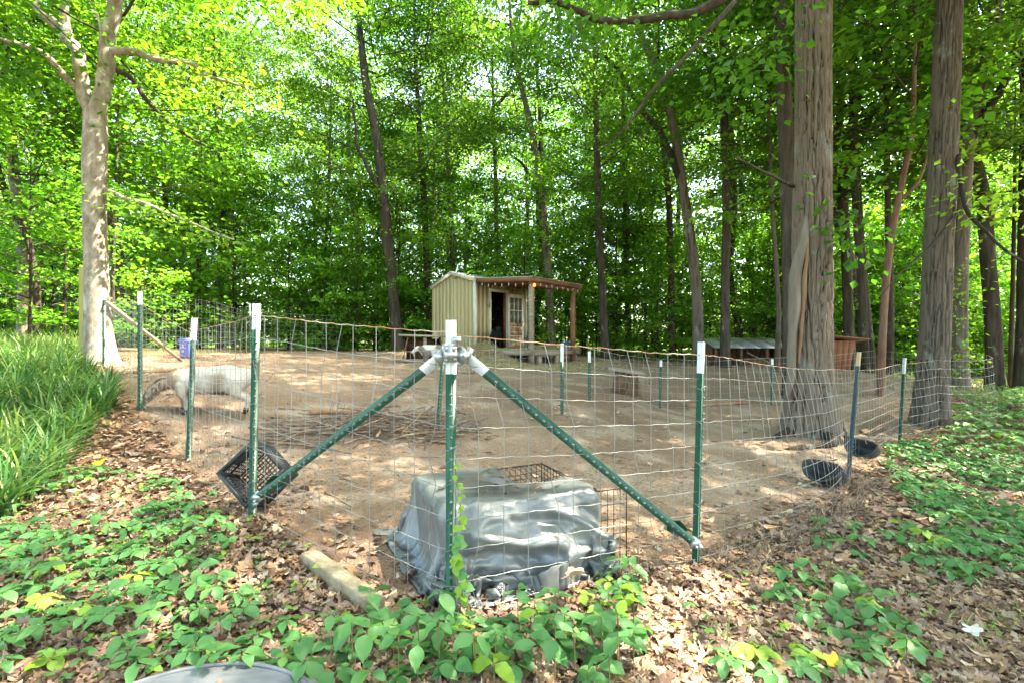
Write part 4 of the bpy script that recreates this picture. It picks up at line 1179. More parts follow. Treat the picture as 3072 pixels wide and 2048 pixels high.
    # open panelled door, swung back against the wall
    a0 = R(172)
    dr = add('door', MB().box((0, 0.44, 1.0), (0.028, 0.86, 2.0)).mesh('door') if False else None, None, root, (0.06, D1 + 0.03, FLOOR + 0.06), (0, 0, R(-7))) if False else thing('door', None, None)
    dr.parent = root; dr.location = (0.075, D1 + 0.02, FLOOR + 0.05); dr.rotation_euler = (0, 0, R(-6))
    W_, H_ = 0.86, 2.02
    def dbox(nm, y0, y1, z0, z1, x=0.0, t=0.034, mat='trim'):
        MB().box((x, (y0 + y1) / 2, (z0 + z1) / 2), (t, y1 - y0, z1 - z0)).build(nm, M[mat], dr)
    dbox('stile', 0, 0.11, 0, H_, mat='trim'); dbox('stile', W_ - 0.11, W_, 0, H_, mat='trim')
    dbox('rail', 0.11, W_ - 0.11, H_ - 0.13, H_); dbox('rail', 0.11, W_ - 0.11, 0, 0.2, mat='door_brown'); dbox('rail', 0.11, W_ - 0.11, 0.80, 0.93, mat='door_brown'); dbox('rail', 0.11, W_ - 0.11, 0.47, 0.55, mat='door_brown')
    dbox('panel', 0.11, W_ - 0.11, 0.2, 0.47, 0.004, 0.02, 'door_brown'); dbox('panel', 0.11, W_ - 0.11, 0.55, 0.80, 0.004, 0.02, 'door_brown')
    for z0, z1 in ((0.22, 0.45), (0.57, 0.78)):
        for q in ((0.12, W_ - 0.12, z0, z0 + 0.022), (0.12, W_ - 0.12, z1 - 0.022, z1)):
            dbox('moulding', *q, x=0.018, t=0.012)
        dbox('moulding', W_ - 0.142, W_ - 0.12, z0, z1, x=0.019, t=0.012)
    for i in range(3):
        for j in range(2):
            y0 = 0.11 + i * (W_ - 0.22) / 3; z0 = 0.93 + j * 0.48
            dbox('pane', y0 + 0.012, y0 + (W_ - 0.22) / 3 - 0.012, z0 + 0.012, z0 + 0.468, 0.0, 0.006, 'glass')
    for i in (1, 2):
        dbox('glazing_bar', 0.11 + i * (W_ - 0.22) / 3 - 0.012, 0.11 + i * (W_ - 0.22) / 3 + 0.012, 0.93, H_ - 0.13, 0.003, 0.026)
    dbox('glazing_bar', 0.11, W_ - 0.11, 1.398, 1.422, 0.0045, 0.026)
    MB().disc((0.03, W_ - 0.06, 0.98), 0.03, 0.05, 12, (1, 0, 0)).build('door_knob', M['cast'], dr, True)
    # outdoor wall lamp by the door
    MB().box((0.03, 0.62, 2.75), (0.05, 0.09, 0.13)).box((0.05, 0.62, 2.66), (0.08, 0.07, 0.05)).build('wall_lamp', M['cast'], root)
    return root
shed()

def shed_pt(x, y, z):
    q = SH_C + x * np.array([math.cos(SH_A), -math.sin(SH_A)]) + y * np.array([math.sin(SH_A), math.cos(SH_A)])
    return np.array([q[0], q[1], z])

def string_lights():
    o = shed_pt(0.1, -0.08, 3.42)
    root = thing('string_lights', 'string of bulbs hung along the porch eaves, one glowing amber', 'string lights', o)
    pts = [shed_pt(0.1 + 0.3 * i, -0.085, 3.45 - 0.022 * i + (0.0 if i % 2 else -0.03)) for i in range(9)] + [shed_pt(PD + 0.11, 0.05 + 0.32 * i, 3.29 + (0.0 if i % 2 else -0.03)) for i in range(9)]
    MB(o).tube(smooth_path(pts, 4), 0.007, 5).build('cord', M['black_cord'], root, True)
    for k, p in enumerate(pts):
        lit = k == 9
        r = 0.022 if not lit else 0.045
        V, F = tube([p - [0, 0, 0.02], p - [0, 0, 0.05], p - [0, 0, 0.08], p - [0, 0, 0.11], p - [0, 0, 0.125]], [0.018, r * 0.8, r, r * 0.7, 0.004], 10)
        b = add('bulb', MB(o).raw(V, F).mesh('bulb', True), M['bulb_lit' if lit else 'bulb'], root)
        if lit: b['label'] = 'amber glowing bulb'
        MB(o).disc(p - [0, 0, 0.01], 0.016, 0.03, 8).build('socket', M['black_cord'], root)
string_lights()

# hay spilled over the deck and down to the ground
def hay():
    rng = np.random.default_rng(9)
    n = 7000
    P = []
    c1 = shed_pt(2.0, 0.9, 0); c2 = shed_pt(1.0, -0.2, 0); c3 = shed_pt(2.9, 0.3, 0)
    parts = []
    # on the deck
    xy = np.stack([rng.uniform(0.3, 2.45, 2600), np.clip(rng.normal(1.35, 0.75, 2600), 0.0, 2.8)], 1)
    hh = 0.20 * np.exp(-((xy[:, 0] - 2.0) / 0.5) ** 2 - ((xy[:, 1] - 1.5) / 0.7) ** 2) * rng.random(2600)
    w = np.array([shed_pt(a, b, FLOOR + 0.022 + c) for (a, b), c in zip(xy, hh)])
    parts.append(w)
    # down the near side of the deck and over the ground before it
    u = rng.normal(0, 1, (4400, 2)) * [1.3, 0.75] + [0.75, -0.6]
    u = u[u[:, 1] < -0.02]
    w = np.array([shed_pt(a, b, 0) for a, b in u])
    g = ground_z(w[:, 0], w[:, 1])
    w[:, 2] = g + np.clip(0.55 + u[:, 1] * 0.55, 0, 0.6) * np.exp(-((u[:, 0] - 0.6) / 1.0) ** 2) + rng.uniform(0.0, 0.04, len(w))
    parts.append(w)
    u = rng.normal(0, 1, (2200, 2)) * [0.7, 1.3] + [3.0, 1.0]
    u = u[u[:, 0] > PD + 0.05]
    w = np.array([shed_pt(a, b, 0) for a, b in u])
    w[:, 2] = ground_z(w[:, 0], w[:, 1]) + rng.uniform(0.0, 0.05, len(w)) 
    parts.append(w)
    P = np.concatenate(parts)
    n = len(P)
    a = rng.uniform(0, 6.28, n); L = rng.uniform(0.08, 0.24, n)
    D = np.stack([np.cos(a), np.sin(a), rng.normal(0, 0.25, n)], 1) * L[:, None] / 2
    S = np.stack([-np.sin(a), np.cos(a), np.zeros(n)], 1) * 0.006
    V = np.stack([P - D - S, P + D - S, P + D + S, P - D + S, P + [0, 0, 0.012]], 1).reshape(-1, 3)
    b = np.arange(n)[:, None] * 5
    F = np.concatenate([b + np.array([[0, 1, 4]]), b + np.array([[1, 2, 4]]), b + np.array([[2, 3, 4]]), b + np.array([[3, 0, 4]])])
    col = np.array([0.46, 0.36, 0.17]) * rng.uniform(0.6, 1.2, (n, 1)) + rng.normal(0, 0.02, (n, 3))
    tag(add('hay', mesh_np('hay', V, F, False, {'col': np.repeat(np.clip(col, 0.02, 1), 5, 0)}), M['hay']), 'loose golden hay spilled over the porch deck and the ground below', 'hay', kind='stuff')
    # the heap under the loose straw
    gx, gy = np.meshgrid(np.linspace(-0.8, 2.3, 28), np.linspace(-1.4, -0.04, 16), indexing='ij')
    w = np.array([shed_pt(a, b, 0) for a, b in zip(gx.ravel(), gy.ravel())])
    h = np.clip(0.52 + gy.ravel() * 0.55, -0.1, 0.6) * np.exp(-((gx.ravel() - 0.6) / 1.0) ** 2) - 0.02 + 0.02 * fbm2(gx.ravel() * 5, gy.ravel() * 5, 2, 3)
    w[:, 2] = ground_z(w[:, 0], w[:, 1]) + h
    i = np.arange(27)[:, None] * 16; j = np.arange(15)[None]
    Q = np.stack([i + j, i + 16 + j, i + 17 + j, i + 1 + j], -1).reshape(-1, 4)
    o = add('hay_heap', mesh_np('hay_heap', w, Q, True), M['soil_flat'])
    tag(o, 'trampled heap of straw and soil sloping down from the porch deck', 'heap', kind='stuff')
hay()

# buckets on the deck
def bucket(label, p, r, h, mat, lid=None):
    root = thing('bucket', label, 'bucket', p)
    th = 0.006
    V, F = tube([(0, 0, 0), (0, 0, 0.002), (0, 0, h), (0, 0, h - 0.001), (0, 0, 0.02)], [r * 0.8, r * 0.82, r, r - th, r * 0.8 - th], 24)
    add('body', mesh_np('body', V, F), M[mat], root)
    MB().disc((0, 0, h - 0.02), r * 1.05, 0.025, 24).build('rim', M[mat], root) if lid else None
    if lid:
        MB().disc((0, 0, h + 0.004), r * 1.06, 0.02, 24).build('lid', M[lid], root)
    th_ = np.linspace(0, np.pi, 12)
    MB().tube(np.stack([r * np.cos(th_), -r * 0.25 * np.sin(th_) - r * 0.9 * 0, h - 0.03 - 0.10 * np.sin(th_)], 1) + [0, -0.01, 0], 0.004, 5).build('handle', M['galv'], root)
    return root
bucket('dark green bucket on the porch deck by the near post', shed_pt(2.15, 0.35, FLOOR + 0.02), 0.13, 0.30, 'green_plastic')
bucket('blue lidded bucket on the porch deck by the far post', shed_pt(2.2, 2.35, FLOOR + 0.02), 0.17, 0.22, 'blue_plastic', 'blue_plastic')

# ------------------------------------------------------------------ wooden feeder table
def feeder():
    p = gp(-2.55, 14.0)
    root = thing('feeder_table', 'low wooden feeding table with slanting dark side boards left of the corner post', 'table', p, R(12))
    for i in range(4):
        MB().box((0, -0.33 + i * 0.19, 0.74 + 0.01 * i), (1.42, 0.18, 0.035), (0, R(1.5), 0)).build('top_board', M['old_wood'], root)
    for s in (-1, 1):
        for k in range(3):
            MB().bar((s * 0.62 - 0.08 * 0, -0.22 + k * 0.22, 0.0), (s * 0.45, -0.22 + k * 0.22, 0.72), 0.20, 0.03, (0, 1, 0), R(90)).build('side_board', M['red_wood'], root)
    MB().box((0, 0.30, 0.36), (1.0, 0.03, 0.62)).build('back_board', M['brown_wood'], root)
    MB().box((0.0, -0.34, 0.06), (1.25, 0.06, 0.09)).build('skid', M['old_wood'], root)
    MB().box((0.02, -0.30, 0.42), (0.09, 0.05, 0.60)).build('leg', M['old_wood'], root)
    return root
feeder()

def bench():
    p = gp(*px(1878, 1182, 10.4)[:2])
    root = thing('bench', 'small slanted wooden bench behind the inner wire fence', 'bench', p, R(-8))
    MB().box((0.0, -0.10, 0.50), (0.78, 0.20, 0.045), (R(4), R(9), 0)).build('top_board', M['old_wood'], root)
    MB().box((0.0, 0.11, 0.52), (0.74, 0.20, 0.04), (R(4), R(9), 0)).build('top_board', M['old_wood'], root)
    for i in range(4):
        x = -0.18 + i * 0.115
        MB().bar((x * 1.12 - 0.03, -0.06, -0.04), (x + 0.02, -0.06, 0.47 - x * 0.12), 0.105, 0.04, (0, 1, 0)).build('side_board', M['brown_wood'], root)
    MB().bar((0.26, 0.06, -0.04), (0.22, 0.06, 0.45), 0.08, 0.06, (0, 1, 0)).build('leg', M['brown_wood'], root)
    MB().bar((-0.25, 0.1, -0.04), (-0.2, 0.1, 0.49), 0.08, 0.06, (0, 1, 0)).build('leg', M['brown_wood'], root)
bench()

# ------------------------------------------------------------------ low shelters beyond the big tree
def shelter():
    c = px(2250, 1090, 16.8); c[2] = gz(c[0], c[1])
    root = thing('shelter', 'low open-fronted shelter with a dull metal sheet roof', 'shelter', c, R(-6))
    W, D_, H0, H1 = 2.6, 1.5, 0.62, 0.95
    rf = thing('roof', None, None); rf.parent = root; rf.location = (0, 0, 0)
    n = 5
    for i in range(n):
        x0 = -W / 2 + i * W / n
        MB().raw([(x0 + 0.01, -0.3, H0), (x0 + W / n - 0.01, -0.3, H0 - 0.01), (x0 + W / n - 0.01, D_, H1), (x0 + 0.01, D_, H1 + 0.01), (x0 + 0.01, -0.3, H0 - 0.02), (x0 + W / n - 0.01, -0.3, H0 - 0.03), (x0 + W / n - 0.01, D_, H1 - 0.02), (x0 + 0.01, D_, H1 - 0.01)],
                 [np.array([[0, 1, 2, 3], [7, 6, 5, 4], [0, 4, 5, 1], [1, 5, 6, 2], [2, 6, 7, 3], [3, 7, 4, 0]])]).build('roof_sheet', M['metal_roof'], rf)
    for x in (-1.2, -0.35, 0.5, 1.2):
        MB().box((x, -0.15, H0 / 2 - 0.12), (0.08, 0.08, H0 + 0.15)).build('post', M['brown_wood'], root)
    for i in range(12):
        MB().box((-W / 2 + 0.11 + i * 0.217, D_ - 0.1, 0.4), (0.205, 0.03, 1.05)).build('back_board', M['brown_wood'], root)
    for s in (-1, 1):
        MB().box((s * (W / 2 - 0.06), D_ / 2, 0.32), (0.03, D_ - 0.2, 0.72)).build('side_panel', M['brown_wood'], root)
    MB().box((0.45, -0.12, 0.12), (1.4, 0.03, 0.3)).build('front_board', M['brown_wood'], root)
    MB().tube([(-0.2, -0.28, 0.45), (0.1, -0.3, 0.3), (0.5, -0.32, 0.12)], 0.02, 5).build('stick', M['old_wood'], root)
shelter()
def coop():
    c = px(2512, 1112, 14.5); c[2] = gz(c[0], c[1])
    root = thing('coop', 'rusty red-brown board coop with an overhanging roof behind the split tree', 'coop', c, R(-12))
    for i in range(6):
        x0 = -0.55 + i * 0.165
        MB().raw([(x0 * 0.72 + 0.005, 0, -0.1), (x0 * 0.72 + 0.115, 0, -0.1), (x0 + 0.16, -0.12, 0.86), (x0 + 0.004, -0.12, 0.86), (x0 * 0.72 + 0.005, 0.03, -0.1), (x0 * 0.72 + 0.115, 0.03, -0.1), (x0 + 0.16, -0.09, 0.86), (x0 + 0.004, -0.09, 0.86)],
                 [np.array([[0, 1, 2, 3], [7, 6, 5, 4], [0, 4, 5, 1], [1, 5, 6, 2], [2, 6, 7, 3], [3, 7, 4, 0]])]).build('wall_board', M['rust_board'], root)
    MB().box((-0.05, 0.55, 0.38), (0.9, 0.9, 0.95)).build('wall', M['brown_wood'], root)
    MB().box((0.02, 0.36, 0.915), (1.5, 1.25, 0.035), (R(-6), R(6), 0)).build('roof', M['red_wood'], root)
M['rust_board'] = noisy('rust_red_board', (0.17, 0.06, 0.03), (0.29, 0.125, 0.065), 3, 0.8, bump=0.2, stretch=(1, 1, 0.2), dist=0.005)
coop()

# ------------------------------------------------------------------ boards and timbers
def plank(name, label, cat, a, b, w, t, mat, up=(0, 0, 1), roll=0.0):
    a, b = np.asarray(a, float), np.asarray(b, float)
    o = MB(a).bar(a, b, w, t, up, roll).build(name, M[mat], None, loc=a)
    bv = o.modifiers.new('bevel', 'BEVEL'); bv.width = min(w, t) * 0.12; bv.segments = 2
    return tag(o, label, cat)
M['moss_wood'] = noisy('mossy_yellow_plank', (0.30, 0.27, 0.09), (0.42, 0.38, 0.15), 4, 0.85, bump=0.3, stretch=(1, 1, 0.2))
M['pt_wood'] = noisy('pressure_treated_timber', (0.20, 0.15, 0.09), (0.36, 0.29, 0.19), 9, 0.9, bump=0.5, bscale=45, stretch=(1, 1, 1))
plank('upright_plank', 'mossy yellowish plank standing upright behind the forked tree', 'plank', gp(*px(247, 1085, 10.0)[:2], -0.2), px(247, 800, 10.0), 0.12, 0.04, 'moss_wood', (0, 1, 0))
plank('brace_board', 'long bare board slanting down from the fence by the forked tree', 'board', px(318, 905, 9.5), gp(*px(545, 1060, 11.0)[:2], 0.03), 0.10, 0.04, 'old_wood')
a_ = gp(-1.20, 2.84, 0.045); b_ = gp(-0.66, 2.38, 0.045)
plank('timber', 'short weathered square timber lying along the foot of the fence', 'timber', a_, b_, 0.09, 0.09, 'pt_wood')
plank('loose_board', 'brown board propped on the ground near the fence tree', 'board', gp(*px(2590, 1262, 8.4)[:2], 0.03), gp(*px(2680, 1225, 8.8)[:2], 0.20), 0.16, 0.03, 'brown_wood', (0, -0.5, 1))

def bin_():
    p = gp(*px(563, 1074, 12.0)[:2])
    root = thing('bin', 'pale blue plastic bin with white lettering beyond the grazing goat', 'bin', p, R(-10))
    root.scale = (0.70, 0.70, 1.0)
    V, F = tube([(0, 0, 0.0), (0, 0, 0.02), (0, 0, 0.38)], [0.19, 0.195, 0.225], 4)
    Vb = []
    for z, w, d in ((0, 0.36, 0.30), (0.38, 0.42, 0.36)):
        Vb += [(-w / 2, -d / 2, z), (w / 2, -d / 2, z), (w / 2, d / 2, z), (-w / 2, d / 2, z)]
    o = MB().raw(Vb, [np.array([[3, 2, 1, 0], [4, 5, 6, 7], [0, 1, 5, 4], [1, 2, 6, 5], [2, 3, 7, 6], [3, 0, 4, 7]])]).build('body', M['pale_blue'], root)
    bv = o.modifiers.new('bevel', 'BEVEL'); bv.width = 0.025; bv.segments = 3
    MB().box((0, 0, 0.395), (0.46, 0.40, 0.035)).build('rim', M['pale_blue'], root)
    o = MB().box((0, 0, 0.44), (0.45, 0.39, 0.06), taper=0.9).build('lid', M['pale_blue'], root)
    for k in range(4):
        MB().box((-0.16 + k * 0.107, 0, 0.474), (0.05, 0.3, 0.012)).build('lid_rib', M['pale_blue'], o)
    for txt, z, s in (('DC', 0.23, 0.15), ('RE', 0.13, 0.09)):
        cu = bpy.data.curves.new('lettering', 'FONT'); cu.body = txt; cu.size = s; cu.extrude = 0.003; cu.align_x = 'CENTER'
        t = bpy.data.objects.new('lettering', cu); C.objects.link(t)
        dg = bpy.context.evaluated_depsgraph_get()
        me = bpy.data.meshes.new_from_object(t.evaluated_get(dg))
        bpy.data.objects.remove(t)
        me.materials.clear()
        add('lettering', me, M['white_print'], root, (-0.03, -0.1725 - 0.003 * (z / 0.1), z), (R(86), 0, 0))
bin_()
# ------------------------------------------------------------------ wire dog crate under a silver tarp
M['black_wire'] = new_mat('black_crate_wire', (0.03, 0.022, 0.018), 0.55)
def tarp_mat():
    m = noisy('silver_tarp', (0.125, 0.137, 0.135), (0.205, 0.218, 0.215), 3.0, 0.38, metal=0.22, bump=0.30, bscale=55, spec=0.55, dist=0.006)
    n, l = nodes_of(m)
    b = n['Principled BSDF']
    src = b.inputs['Base Color'].links[0].from_socket
    # washed-in dirt where the top sags (a stain with a shape of its own)
    a = n.new('ShaderNodeAttribute'); a.attribute_name = 'dirt'
    tc = n.new('ShaderNodeTexCoord')
    t = n.new('ShaderNodeTexNoise'); t.inputs['Scale'].default_value = 26; t.inputs['Detail'].default_value = 9; t.inputs['Roughness'].default_value = 0.75
    mp = n.new('ShaderNodeMapping'); mp.inputs['Scale'].default_value = (0.45, 1.4, 1); mp.inputs['Rotation'].default_value = (0, 0, 0.9)
    l.new(tc.outputs['Object'], mp.inputs[0]); l.new(mp.outputs[0], t.inputs['Vector'])
    mu = n.new('ShaderNodeMath'); mu.operation = 'MULTIPLY_ADD'; mu.inputs[1].default_value = 2.2; mu.inputs[2].default_value = -1.35
    l.new(t.outputs['Fac'], mu.inputs[0])
    ad = n.new('ShaderNodeMath'); ad.operation = 'ADD'; ad.use_clamp = True
    l.new(mu.outputs[0], ad.inputs[0]); l.new(a.outputs['Fac'], ad.inputs[1])
    mm = n.new('ShaderNodeMath'); mm.operation = 'MULTIPLY'; l.new(ad.outputs[0], mm.inputs[0]); l.new(a.outputs['Fac'], mm.inputs[1])
    mx = n.new('ShaderNodeMix'); mx.data_type = 'RGBA'
    l.new(mm.outputs[0], mx.inputs[0]); l.new(src, mx.inputs[6]); mx.inputs[7].default_value = (0.075, 0.065, 0.055, 1)
    l.new(mx.outputs[2], b.inputs['Base Color'])
    return m
M['tarp'] = tarp_mat()
CR_BL, CR_E1, CR_E2 = np.array([-0.66, 3.29]), np.array([0.905, 0.425]), np.array([0.425, -0.905])
CR_L, CR_D, CR_H = 0.98, 0.72, 0.50
def crate_xy(a, b):
    return CR_BL + CR_E1 * a + CR_E2 * b
CR_G = min(gz(*crate_xy(a, b)) for a in (0, CR_L) for b in (0, CR_D)) + 0.01

def crate_sag(a, b):
    return 0.075 * np.exp(-(((a - 0.60) / 0.34) ** 2 + ((b - 0.40) / 0.24) ** 2))

def dog_crate():
    o = np.array([*crate_xy(0, 0), CR_G])
    root = thing('dog_crate', 'black wire dog crate under the silver tarp, its door swung open', 'crate', o)
    def W(a, b, z): return np.array([*crate_xy(a, b), CR_G + z])
    def panel(nm, p0, ux, uz, lx, lz, nx, nz):
        m = MB(o)
        for i in range(nx + 1):
            m.tube([p0 + ux * lx * i / nx, p0 + ux * lx * i / nx + uz * lz], 0.0026 if i not in (0, nx) else 0.004, 5)
        for j in range(nz + 1):
            m.tube([p0 + uz * lz * j / nz, p0 + uz * lz * j / nz + ux * lx], 0.0026 if j not in (0, nz) else 0.004, 5)
        m.build(nm, M['black_wire'], root, True)
    e1 = np.array([*CR_E1, 0]); e2 = np.array([*CR_E2, 0]); ez = np.array([0, 0, 1.0])
    m = MB(o)
    for i in range(23):
        a = CR_L * i / 22; t = np.linspace(0, CR_D, 9)
        m.tube([W(a, b, CR_H - crate_sag(a, b)) for b in t], 0.0026 if i not in (0, 22) else 0.004, 5)
    for j in range(6):
        b = CR_D * j / 5; t = np.linspace(0, CR_L, 11)
        m.tube([W(a, b, CR_H - crate_sag(a, b)) for a in t], 0.0026 if j not in (0, 5) else 0.004, 5)
    m.build('top_panel', M['black_wire'], root, True)
    panel('side_panel', W(0, 0, 0), e1, ez, CR_L, CR_H, 22, 5)
    panel('side_panel', W(0, CR_D, 0), e1, ez, CR_L, CR_H, 22, 5)
    panel('end_panel', W(0, 0, 0), e2, ez, CR_D, CR_H, 16, 5)
    panel('end_panel', W(CR_L, 0, 0), e2, ez, CR_D, CR_H, 16, 5)
    panel('door', W(CR_L, CR_D - 0.02, 0.0), np.array([0.93, 0.36, 0]), ez, 0.24, CR_H - 0.02, 5, 5)
    MB(o).box((W(0, 0, 0) + W(CR_L, CR_D, 0)) / 2 + [0, 0, 0.012], (CR_L * 0.98, CR_D * 0.96, 0.02), (0, 0, math.atan2(CR_E1[1], CR_E1[0]))).build('tray', M['black_wire'], root)
dog_crate()

def tarp():
    """a sheet dropped over the crate, settled against crate, ground and fence by position-based relaxation"""
    rng = np.random.default_rng(12)
    nx, ny = 92, 84
    LX, LY = 2.12, 1.92
    gx, gy = np.meshgrid(np.linspace(-0.66, -0.66 + LX, nx), np.linspace(-0.42, -0.42 + LY, ny), indexing='ij')
    rx, ry = LX / (nx - 1), LY / (ny - 1)
    # the sheet is laid on slack: squeeze towards the middle, with waves
    cx, cy = CR_L * 0.42, CR_D * 0.5
    sx = cx + (gx - cx) * 0.93; sy = cy + (gy - cy) * 0.92
    ox = np.where(sx < 0, -sx, np.where(sx > CR_L, sx - CR_L, 0)); oy = np.where(sy < 0, -sy, np.where(sy > CR_D, sy - CR_D, 0))
    nz = fbm2(gx * 3.1, gy * 3.1, 3, 41); nz2 = fbm2(gx * 7, gy * 7, 2, 43)
    over = np.hypot(ox, oy)
    fl = 0.035 + 0.028 * nz + 0.015 * nz2
    dropped = np.minimum(over, CR_H - 0.03)
    run = np.maximum(over - (CR_H - 0.03), 0)
    out_ = np.where(over > 0, fl * np.minimum(1, over * 12) + run * 0.75, 0)
    qx = np.clip(sx, 0, CR_L) + np.where(sx < 0, -1, np.where(sx > CR_L, 1, 0)) * out_ * (ox + 1e-6) / (over + 1e-6)
    qy = np.clip(sy, 0, CR_D) + np.where(sy < 0, -1, np.where(sy > CR_D, 1, 0)) * out_ * (oy + 1e-6) / (over + 1e-6)
    z = CR_H + 0.035 - dropped + 0.02 * nz + 0.012 * nz2
    P = np.stack([qx, qy, z], -1)
    V0 = P.copy()
    inv = 1.0
    cons = []
    def group(ax, off, rest, par, stiff):
        i0 = [slice(None), slice(None)]; i1 = [slice(None), slice(None)]
        n = P.shape[ax] - off
        idx = np.arange(n)
        idx = idx[(idx // off) % 2 == par] if off > 1 else idx[idx % 2 == par]
        cons.append((ax, idx, idx + off, rest, stiff))
    for ax, r_ in ((0, rx), (1, ry)):
        for par in (0, 1): group(ax, 1, r_, par, 1.0)
    for ax, r_ in ((0, rx * 3), (1, ry * 3)):
        for par in (0, 1): group(ax, 3, r_, par, 0.10)
    diag = math.hypot(rx, ry)
    def solve(A, B, rest, st, both=True):
        d = B - A
        L = np.linalg.norm(d, axis=-1, keepdims=True) + 1e-9
        c = (L - rest) / L * 0.5 * st
        return d * c
    # fence lines as half-planes in crate coordinates
    def to_local(w):
        w = np.asarray(w)[:2] - CR_BL
        return np.array([w @ CR_E1, w @ CR_E2])
    c0 = to_local(LP[0]); l1 = to_local(LP[1]); r1 = to_local(RP[1])
    def half(p, q, inside):
        d = (q - p) / np.linalg.norm(q - p); n = np.array([-d[1], d[0]])
        if (inside - p) @ n < 0: n = -n
        return p, n
    mid = np.array([CR_L / 2, CR_D / 2 - 0.2])
    planes = [half(c0, l1, mid), half(c0, r1, mid)]
    gzl = np.array([[gz(*crate_xy(a, b)) for b in np.linspace(-0.6, 1.6, 12)] for a in np.linspace(-0.8, 1.8, 12)])
    def ground(x, y):
        u = np.clip((x + 0.8) / 2.6 * 11, 0, 10.99); v = np.clip((y + 0.6) / 2.2 * 11, 0, 10.99)
        i, j = u.astype(int), v.astype(int); fu, fv = u - i, v - j
        return (gzl[i, j] * (1 - fu) * (1 - fv) + gzl[i + 1, j] * fu * (1 - fv) + gzl[i, j + 1] * (1 - fu) * fv + gzl[i + 1, j + 1] * fu * fv) - CR_G
    steps = 130
    vel = np.zeros_like(P)
    dt = 1 / 60
    for st in range(steps):
        Q = P + vel * dt * 0.985 + np.array([0, 0, -9.8]) * dt * dt
        for it in range(7):
            for ax, ia, ib, rest, sf in cons:
                if ax == 0:
                    c = solve(Q[ia], Q[ib], rest, sf); Q[ia] += c; Q[ib] -= c
                else:
                    c = solve(Q[:, ia], Q[:, ib], rest, sf); Q[:, ia] += c; Q[:, ib] -= c
            if it % 2 == 0:
                for (sa, sb) in (((slice(0, -1), slice(0, -1)), (slice(1, None), slice(1, None))), ((slice(1, None), slice(0, -1)), (slice(0, -1), slice(1, None)))):
                    c = solve(Q[sa], Q[sb], diag, 0.10); Q[sa] += c; Q[sb] -= c
            # crate: push out through the nearest face
            x, y, zz = Q[..., 0], Q[..., 1], Q[..., 2]
            sagz = CR_H - crate_sag(x, y) + 0.016
            e = 0.018
            ins = (x > -e) & (x < CR_L - 0.02 + e) & (y > -e) & (y < CR_D + e) & (zz < sagz)
            if ins.any():
                dz = sagz - zz
                dists = np.stack([dz, x + e, CR_L - 0.02 + e - x, y + e, CR_D + e - y], -1)
                k = np.argmin(dists, -1)
                Q[..., 2] = np.where(ins & (k == 0), sagz, Q[..., 2])
                top = ins & (k == 0)
                Q[top, :2] = P[top, :2] + (Q[top, :2] - P[top, :2]) * 0.15      # cloth grips the top
                Q[..., 0] = np.where(ins & (k == 1), -e, np.where(ins & (k == 2), CR_L - 0.02 + e, Q[..., 0]))
                Q[..., 1] = np.where(ins & (k == 3), -e, np.where(ins & (k == 4), CR_D + e, Q[..., 1]))
            for p, n in planes:
                dd = ((Q[..., 0] - p[0]) * n[0] + (Q[..., 1] - p[1]) * n[1] - 0.015) * 0.5
                m = dd < 0
                Q[..., 0] = np.where(m, Q[..., 0] - dd * n[0], Q[..., 0]); Q[..., 1] = np.where(m, Q[..., 1] - dd * n[1], Q[..., 1])
            g = ground(Q[..., 0], Q[..., 1]) + 0.012
            gm = Q[..., 2] < g
            Q[gm, :2] = P[gm, :2] + (Q[gm, :2] - P[gm, :2]) * 0.5
            Q[..., 2] = np.maximum(Q[..., 2], g)
        vel = (Q - P) / dt * 0.93
        # ground and crate friction
        low = Q[..., 2] < ground(Q[..., 0], Q[..., 1]) + 0.02
        vel[low] *= 0.4
        top = (np.abs(Q[..., 2] - CR_H) < 0.03)
        vel[top] *= 0.6
        P = Q
    # billows and creases pressed into the slack cloth, on a finer grid
    def up2(A):
        B = np.empty((A.shape[0] * 2 - 1,) + A.shape[1:]); B[::2] = A; B[1::2] = (A[1:] + A[:-1]) / 2
        D_ = np.empty((B.shape[0], B.shape[1] * 2 - 1) + B.shape[2:]); D_[:, ::2] = B; D_[:, 1::2] = (B[:, 1:] + B[:, :-1]) / 2
        return D_
    P, gx, gy = up2(P), up2(gx), up2(gy)
    nx, ny = P.shape[:2]
    Tx = np.gradient(P, axis=0); Ty = np.gradient(P, axis=1)
    Nn = np.cross(Tx, Ty); Nn /= np.linalg.norm(Nn, axis=-1, keepdims=True) + 1e-9
    cen = np.array([CR_L / 2, CR_D / 2, 0.1])
    sgn = np.sign(((P - cen) * Nn).sum(-1, keepdims=True)); Nn = Nn * sgn
    def ridged(a, b, sd): return 1 - 2.2 * np.abs(fbm2(a, b, 3, sd, 0.42))
    fy = np.clip((gy - CR_D) / 0.12, 0, 1); fx = np.clip(-gx / 0.12, 0, 1); fr_ = np.clip((gx - CR_L) / 0.1, 0, 1); fbk = np.clip(-gy / 0.12, 0, 1)
    wv = 0.35 * fbm2(gx * 2.2, gy * 2.2, 2, 88)
    front = 0.095 * ridged(gx * 1.25 + gy * 1.6, gy * 4.6 - gx * 1.5 + wv, 81) + 0.030 * ridged(gx * 4 - gy * 3, gy * 7 + gx * 2, 83) + 0.008 * ridged(gx * 11 + gy * 5, gy * 12 - gx * 6, 84)
    left = 0.045 * ridged(gx * 1.0, gy * 5.0 + wv * 2, 85) + 0.018 * ridged(gx * 3, gy * 10, 86)
    topw = 0.016 * ridged(gx * 5 + gy * 2, gy * 6, 87) + 0.007 * ridged(gx * 14, gy * 11 + gx * 5, 91) + 0.014 * fbm2(gx * 3.5, gy * 3.5, 2, 89)
